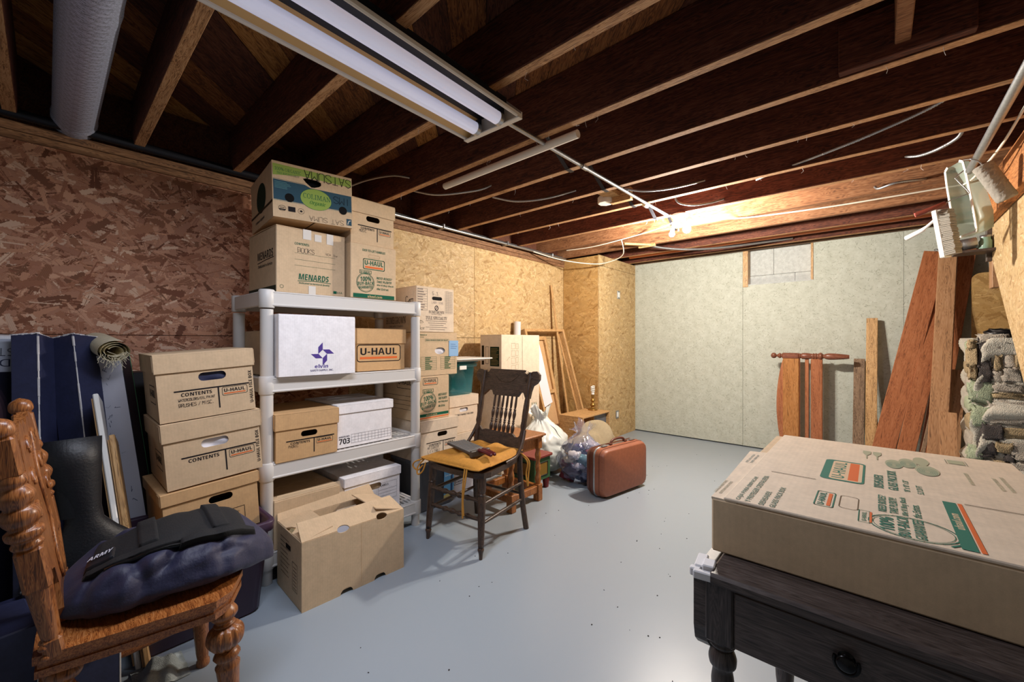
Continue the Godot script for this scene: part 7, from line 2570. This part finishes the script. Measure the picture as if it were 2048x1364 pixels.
	for k in sec.size() - 1:
		var p: Array = sec[k]
		var q: Array = sec[k + 1]
		quad(s, Vector3(-p[1], p[0], 0), Vector3(-q[1], q[0], 0), Vector3(-q[1] * 0.85, q[0], -q[2]), Vector3(-p[1] * 0.85, p[0], -p[2]))
		quad(s, Vector3(-p[1] * 0.85, p[0], -p[2]), Vector3(-q[1] * 0.85, q[0], -q[2]), Vector3(q[1] * 0.85, q[0], -q[2]), Vector3(p[1] * 0.85, p[0], -p[2]))
		quad(s, Vector3(p[1] * 0.85, p[0], -p[2]), Vector3(q[1] * 0.85, q[0], -q[2]), Vector3(q[1], q[0], 0), Vector3(p[1], p[0], 0))
	quad(s, Vector3(-0.06, 0, 0), Vector3(-0.051, 0, -0.06), Vector3(0.051, 0, -0.06), Vector3(0.06, 0, 0))
	part(o, "tray_shell", s, tm)
	s = ST()
	for k in sec.size() - 1:
		var p: Array = sec[k]
		var q: Array = sec[k + 1]
		for sg: float in [-1.0, 1.0]:
			var m := Vector3(sg * (p[1] + q[1]) / 2, (p[0] + q[0]) / 2, 0)
			bar(s, Vector3(sg * p[1], p[0], 0), Vector3(sg * q[1], q[0], 0), 0.014, 0.004, 0.001, Vector3.BACK)
	box(s, Vector3(0, 0.002, 0), Vector3(0.13, 0.012, 0.004), 0.001)
	part(o, "rim", s, M.white_plastic)
	# roller frame with a dark red grip
	o = thing("roller_frame", "bent wire paint roller frame with a dark red grip, hung on the tray", "paint roller")
	s = ST()
	tube(s, spline3([Vector3(0.365, 2.085, -3.33), Vector3(0.335, 2.055, -3.33), Vector3(0.342, 2.035, -3.33), Vector3(0.38, 1.965, -3.32), Vector3(0.375, 1.95, -3.32), Vector3(0.32, 1.935, -3.33), Vector3(0.285, 1.915, -3.34)], 6), 0.003, 7)
	part(o, "wire", s, M.steel)
	s = ST()
	tube(s, [Vector3(0.298, 1.925, -3.34), Vector3(0.293, 1.923, -3.34), Vector3(0.24, 1.905, -3.35), Vector3(0.185, 1.888, -3.36), Vector3(0.178, 1.886, -3.36)], [0.009, 0.012, 0.0125, 0.0145, 0.013], 14)
	part(o, "grip", s, std(Color(0.47, 0.22, 0.17), 0.4))
	s = ST()
	tube(s, [Vector3(0.181, 1.887, -3.36), Vector3(0.174, 1.885, -3.36)], 0.0125, 14)
	part(o, "pink_end", s, std(Color(0.85, 0.45, 0.42), 0.5))
	# white pad brush
	o = thing("pad_brush", "wide white block brush hanging below the roller tray", "brush")
	y_ax = (Vector3(0.285, 1.905, -3.4) - Vector3(0.32, 1.635, -3.4)).normalized()
	f_ax = Vector3(-0.6, 0, 0.8)
	f_ax = (f_ax - y_ax * f_ax.dot(y_ax)).normalized()
	o.transform = Transform3D(Basis(y_ax.cross(f_ax), y_ax, f_ax), Vector3(0.318, 1.63, -3.4))
	s = ST()
	box(s, Vector3(-0.018, 0.14, 0), Vector3(0.028, 0.28, 0.05), 0.004)
	part(o, "back_block", s, M.white_plastic)
	s = ST()
	for j in 26:
		box(s, Vector3(0.022 + rr(-0.004, 0.004), 0.012 + j * 0.0102, rr(-0.003, 0.003)), Vector3(0.05, 0.0085, 0.05 + rr(-0.006, 0.006)), 0.002, Basis(Vector3.BACK, -0.12 + 0.01 * (13 - j)))
	var br := part(o, "bristles", s, M.roller_fluff)
	br.set_meta("kind", "stuff")
	s = ST()
	tube(s, [Vector3(-0.02, 0.24, 0.0), Vector3(-0.09, 0.21, -0.02), Vector3(-0.12, 0.2, -0.03), Vector3(-0.22, 0.185, -0.05), Vector3(-0.225, 0.184, -0.05)], [0.006, 0.008, 0.013, 0.015, 0.012], 12)
	part(o, "handle", s, M.worn)

# ---------------------------------------------------------------- dark drop-leaf table, right foreground
func make_table():
	var o := thing("drop_leaf_table", "dark antique drop-leaf table with a drawer and turned legs, right foreground", "table", Vector3(0.2, 0, -1.13))
	var s := ST()
	box(s, Vector3(0, 0.735, 0), Vector3(0.84, 0.02, 0.73), 0.005)
	part(o, "tabletop", s, M.walnut)
	s = ST()
	var lf := [Vector2(-0.36, 0.735), Vector2(0.355, 0.735), Vector2(0.355, 0.64), Vector2(0.348, 0.612), Vector2(0.332, 0.596), Vector2(0.3, 0.588), Vector2(-0.3, 0.588), Vector2(-0.35, 0.62)]
	extrude(s, lf, 0.022, Transform3D(Basis(Vector3.BACK, Vector3.UP, Vector3.LEFT), Vector3(-0.435, 0, 0)))
	part(o, "drop_leaf", s, M.walnut)
	s = ST()
	for z: float in [0.345, -0.335]:
		box(s, Vector3(0.0, 0.675, z), Vector3(0.77, 0.1, 0.02), 0.002)
	for x: float in [-0.385, 0.385]:
		box(s, Vector3(x, 0.675, 0), Vector3(0.02, 0.1, 0.62), 0.003)
	part(o, "apron", s, M.walnut)
	s = ST()
	box(s, Vector3(0.0, 0.676, 0.352), Vector3(0.757, 0.096, 0.016), 0.002)
	var d := part(o, "drawer", s, M.walnut)
	s = ST()
	lathe(s, spline2([Vector2(0.014, 0.0), Vector2(0.013, 0.003), Vector2(0.006, 0.006), Vector2(0.006, 0.011), Vector2(0.011, 0.015), Vector2(0.011, 0.02), Vector2(0.002, 0.023)], 4), 18, Transform3D(Basis(Vector3.RIGHT, Vector3.BACK, Vector3.DOWN), Vector3(-0.231, 0.688, 0.356)))
	var ringp := []
	for i in 21: ringp.append(Vector3(-0.231 + cos(lerpf(-0.4, PI + 0.4, i / 20.0)) * 0.014, 0.685 - sin(lerpf(-0.4, PI + 0.4, i / 20.0)) * 0.016, 0.366))
	tube(s, ringp, 0.0028, 7)
	part(d, "ring_pull", s, std(Color(0.06, 0.05, 0.05), 0.25, 0.5))
	# four turned legs with square blocks
	for sx: float in [-1.0, 1.0]:
		for sz: float in [-1.0, 1.0]:
			s = ST()
			var p := Vector3(sx * 0.403, 0, sz * 0.335)
			box(s, p + Vector3(0, 0.676, 0.003 * sz), Vector3(0.045, 0.105, 0.045), 0.003)
			lathe(s, spline2([Vector2(0.014, 0.0), Vector2(0.018, 0.02), Vector2(0.013, 0.06), Vector2(0.018, 0.1), Vector2(0.024, 0.16), Vector2(0.016, 0.2), Vector2(0.022, 0.215), Vector2(0.014, 0.23), Vector2(0.016, 0.3), Vector2(0.021, 0.45), Vector2(0.018, 0.5), Vector2(0.0225, 0.512), Vector2(0.0175, 0.522), Vector2(0.0185, 0.55), Vector2(0.016, 0.572), Vector2(0.0215, 0.578), Vector2(0.0225, 0.592), Vector2(0.0175, 0.606), Vector2(0.0165, 0.608), Vector2(0.0215, 0.614), Vector2(0.0205, 0.62), Vector2(0.0225, 0.626), Vector2(0.0215, 0.634)], 3), 20, Transform3D(Basis(), p))
			part(o, "leg", s, M.walnut_y)
	s = ST()
	box(s, Vector3(-0.06, 0.3, -0.05), Vector3(0.04, 0.05, 0.6), 0.004)
	bar(s, Vector3(-0.39, 0.1, -0.33), Vector3(-0.06, 0.1, -0.05), 0.03, 0.04, 0.004)
	part(o, "stretcher", s, M.walnut_y)
	# chipped pale corner
	s = ST()
	for c: Array in [[-0.429, 0.7355, 0.361, 0.03, 0.012], [-0.443, 0.7355, 0.354, 0.018, 0.014], [-0.425, 0.742, 0.335, 0.02, 0.03], [-0.441, 0.738, 0.325, 0.018, 0.05]]:
		box(s, Vector3(c[0], c[1], c[2]), Vector3(c[3], 0.0145, c[4]), 0.002, yaw(8))
	part(o, "chipped_edge", s, M.worn)

func make_flat_box():
	var w := 0.486
	var d := 0.695
	var h := 0.107
	var o := thing("flat_carton", "large flat unfilled carton with printed top lying on the dark table", "box", Vector3(0.006, 0.7462, -1.1985))
	var s := ST()
	box(s, Vector3(0, h / 2 - 0.003, 0), Vector3(w, h - 0.006, d), 0.003)
	part(o, "body", s, M.kraft)
	s = ST()
	cbox(s, Vector3(-0.222, h - 0.006, -d / 2), Vector3(w / 2, h, d / 2), 0.0018)
	part(o, "top_panel", s, M.kraft_pale)
	s = ST()
	extrude(s, [Vector2(-0.2435, 0.346), Vector2(-0.2, 0.346), Vector2(-0.2, -0.09), Vector2(-0.262, -0.075)], 0.004, Transform3D(Basis(Vector3.RIGHT, Vector3.BACK, Vector3.DOWN), Vector3(0, h - 0.006, 0)))
	part(o, "side_flap", s, M.kraft_pale)
	# printing; u runs away from the camera, v to the left
	var k := Ink.new(self)
	var g := Color(0.2, 0.45, 0.38)
	var pale := Color(0.66, 0.66, 0.55)
	var kr := Color(0.86, 0.74, 0.6)
	k.fill(rrect(0.263, 0.266, 0.187, 0.074, 0.012), g)
	k.fill(rrect(0.272, 0.27, 0.169, 0.055, 0.008), kr)
	k.text("U-HAUL", 0.283, 0.299, 0.148, 0.022, g)
	k.rect(0.278, 0.276, 0.16, 0.017, ORANGE)
	k.text("DISHSAVER", 0.263, 0.236, 0.105, 0.015, g)
	k.text("GLASS PACK BOX", 0.264, 0.214, 0.16, 0.015, g)
	k.text("18\" x 18\" x 28\"", 0.268, 0.197, 0.09, 0.009, g)
	k.text("5.2 CU FT", 0.268, 0.178, 0.06, 0.009, g)
	k.frame(0.073, 0.306, 0.09, 0.027, 0.002, g, 0.004)
	k.text("U-HAUL", 0.08, 0.319, 0.076, 0.01, g)
	k.rect(0.08, 0.31, 0.076, 0.0055, ORANGE)
	k.frame(0.086, 0.272, 0.075, 0.026, 0.0013, Color(0.45, 0.38, 0.3), 0.008)
	k.text("NEED BOXES?", 0.112, 0.234, 0.1, 0.011, g)
	k.text("TAKE PLENTY!", 0.112, 0.219, 0.095, 0.011, g)
	k.text("We'll Buy Back", 0.112, 0.204, 0.11, 0.011, g, "bold", 0.15)
	k.text("the Extras.", 0.114, 0.19, 0.075, 0.011, g, "bold", 0.15)
	k.line(oval(Vector2(0.055, 0.205), 0.05, 0.052, 30), 0.0022, g, true)
	k.line(oval(Vector2(0.055, 0.205), 0.046, 0.047, 30), 0.001, g, true)
	k.text("100%", 0.022, 0.226, 0.064, 0.018, g)
	k.text("BUY-BACK", 0.012, 0.208, 0.09, 0.014, g)
	k.text("GUARANTEE", 0.013, 0.19, 0.088, 0.013, g)
	k.frame(0.035, 0.256, 0.06, 0.014, 0.0013, g)
	k.text("U-HAUL", 0.042, 0.26, 0.045, 0.006, g)
	k.rect(0.038, 0.253, 0.055, 0.003, ORANGE)
	k.line([Vector2(0.012, 0.165), Vector2(0.03, 0.152), Vector2(0.055, 0.147), Vector2(0.08, 0.15)], 0.004, g)
	k.rect(0.012, 0.139, 0.235, 0.017, g)
	k.text("uhaul.com", 0.1, 0.1425, 0.08, 0.011, kr)
	k.rect(0.012, 0.1315, 0.235, 0.0055, ORANGE)
	k.text("CAJA PARA EMPACAR", 0.006, 0.437, 0.17, 0.009, Color(0.42, 0.5, 0.45))
	k.text("Y PROTEGER CRISTALERIA", 0.006, 0.422, 0.19, 0.009, Color(0.42, 0.5, 0.45))
	k.text("DISHSAVER", 0.006, 0.4, 0.085, 0.009, Color(0.42, 0.5, 0.45))
	k.text("GLASS PACK BOX", 0.006, 0.383, 0.13, 0.009, Color(0.42, 0.5, 0.45))
	# drawn glasses and plates
	for c: Array in [[0.5, 0.215, 0.045, 0.016], [0.53, 0.19, 0.05, 0.016], [0.48, 0.16, 0.05, 0.02]]:
		k.fill(oval(Vector2(c[0], c[1]), c[2], c[3], 26), pale)
		for i in 5: k.line(oval(Vector2(c[0] - 0.012, c[1]), c[2] * (0.75 - i * 0.13), c[3] * (0.8 - i * 0.13), 22), 0.0012, Color(0.45, 0.56, 0.48), true)
	k.fill(oval(Vector2(0.57, 0.165), 0.045, 0.014, 22), pale)
	for v: float in [0.265, 0.245]:
		k.fill([Vector2(0.55, v), Vector2(0.58, v + 0.008), Vector2(0.61, v + 0.008), Vector2(0.61, v - 0.008), Vector2(0.58, v - 0.008)], pale)
		k.line([Vector2(0.55, v), Vector2(0.52, v)], 0.0025, pale)
	k.rect(0.594, 0.088, 0.04, 0.028, pale)
	k.frame(0.59, 0.085, 0.048, 0.034, 0.001, Color(0.5, 0.55, 0.48))
	k.text("MOVING MADE EASIER", 0.41, 0.095, 0.1, 0.006, pale)
	k.text("RECYCLED CONTENT", 0.4, 0.055, 0.1, 0.006, pale)
	k.text("PLEASE REUSE THIS BOX", 0.4, 0.042, 0.12, 0.006, pale)
	k.text("U-H", 0.19, 0.02, 0.05, 0.012, Color(0.5, 0.6, 0.5))
	var slit := Color(0.2, 0.13, 0.09)
	k.line([Vector2(0.24, 0.425), Vector2(0.24, 0.345)], 0.0024, slit)
	k.line([Vector2(0.25, 0.127), Vector2(0.252, 0.0)], 0.0024, slit)
	k.put(o, "printing", Transform3D(Basis(Vector3.FORWARD, Vector3.LEFT, Vector3.UP), Vector3(w / 2, h + 0.0006, d / 2)))
	k = Ink.new(self)
	for i in 2:
		k.text(["UNFOLD AND TAPE", "BOTTOM FLAPS FIRST"][i], 0.03, 0.008 - i * 0.01, 0.09, 0.005, Color(0.6, 0.58, 0.5))
		k.text(["ESTE LADO ARRIBA", "THIS SIDE UP"][i], 0.3, 0.008 - i * 0.01, 0.09, 0.005, Color(0.55, 0.58, 0.55))
	k.put(o, "printing", Transform3D(Basis(Vector3.FORWARD, Vector3.LEFT, Vector3.UP), Vector3(-w / 2 + 0.008, h - 0.0034, d / 2)))
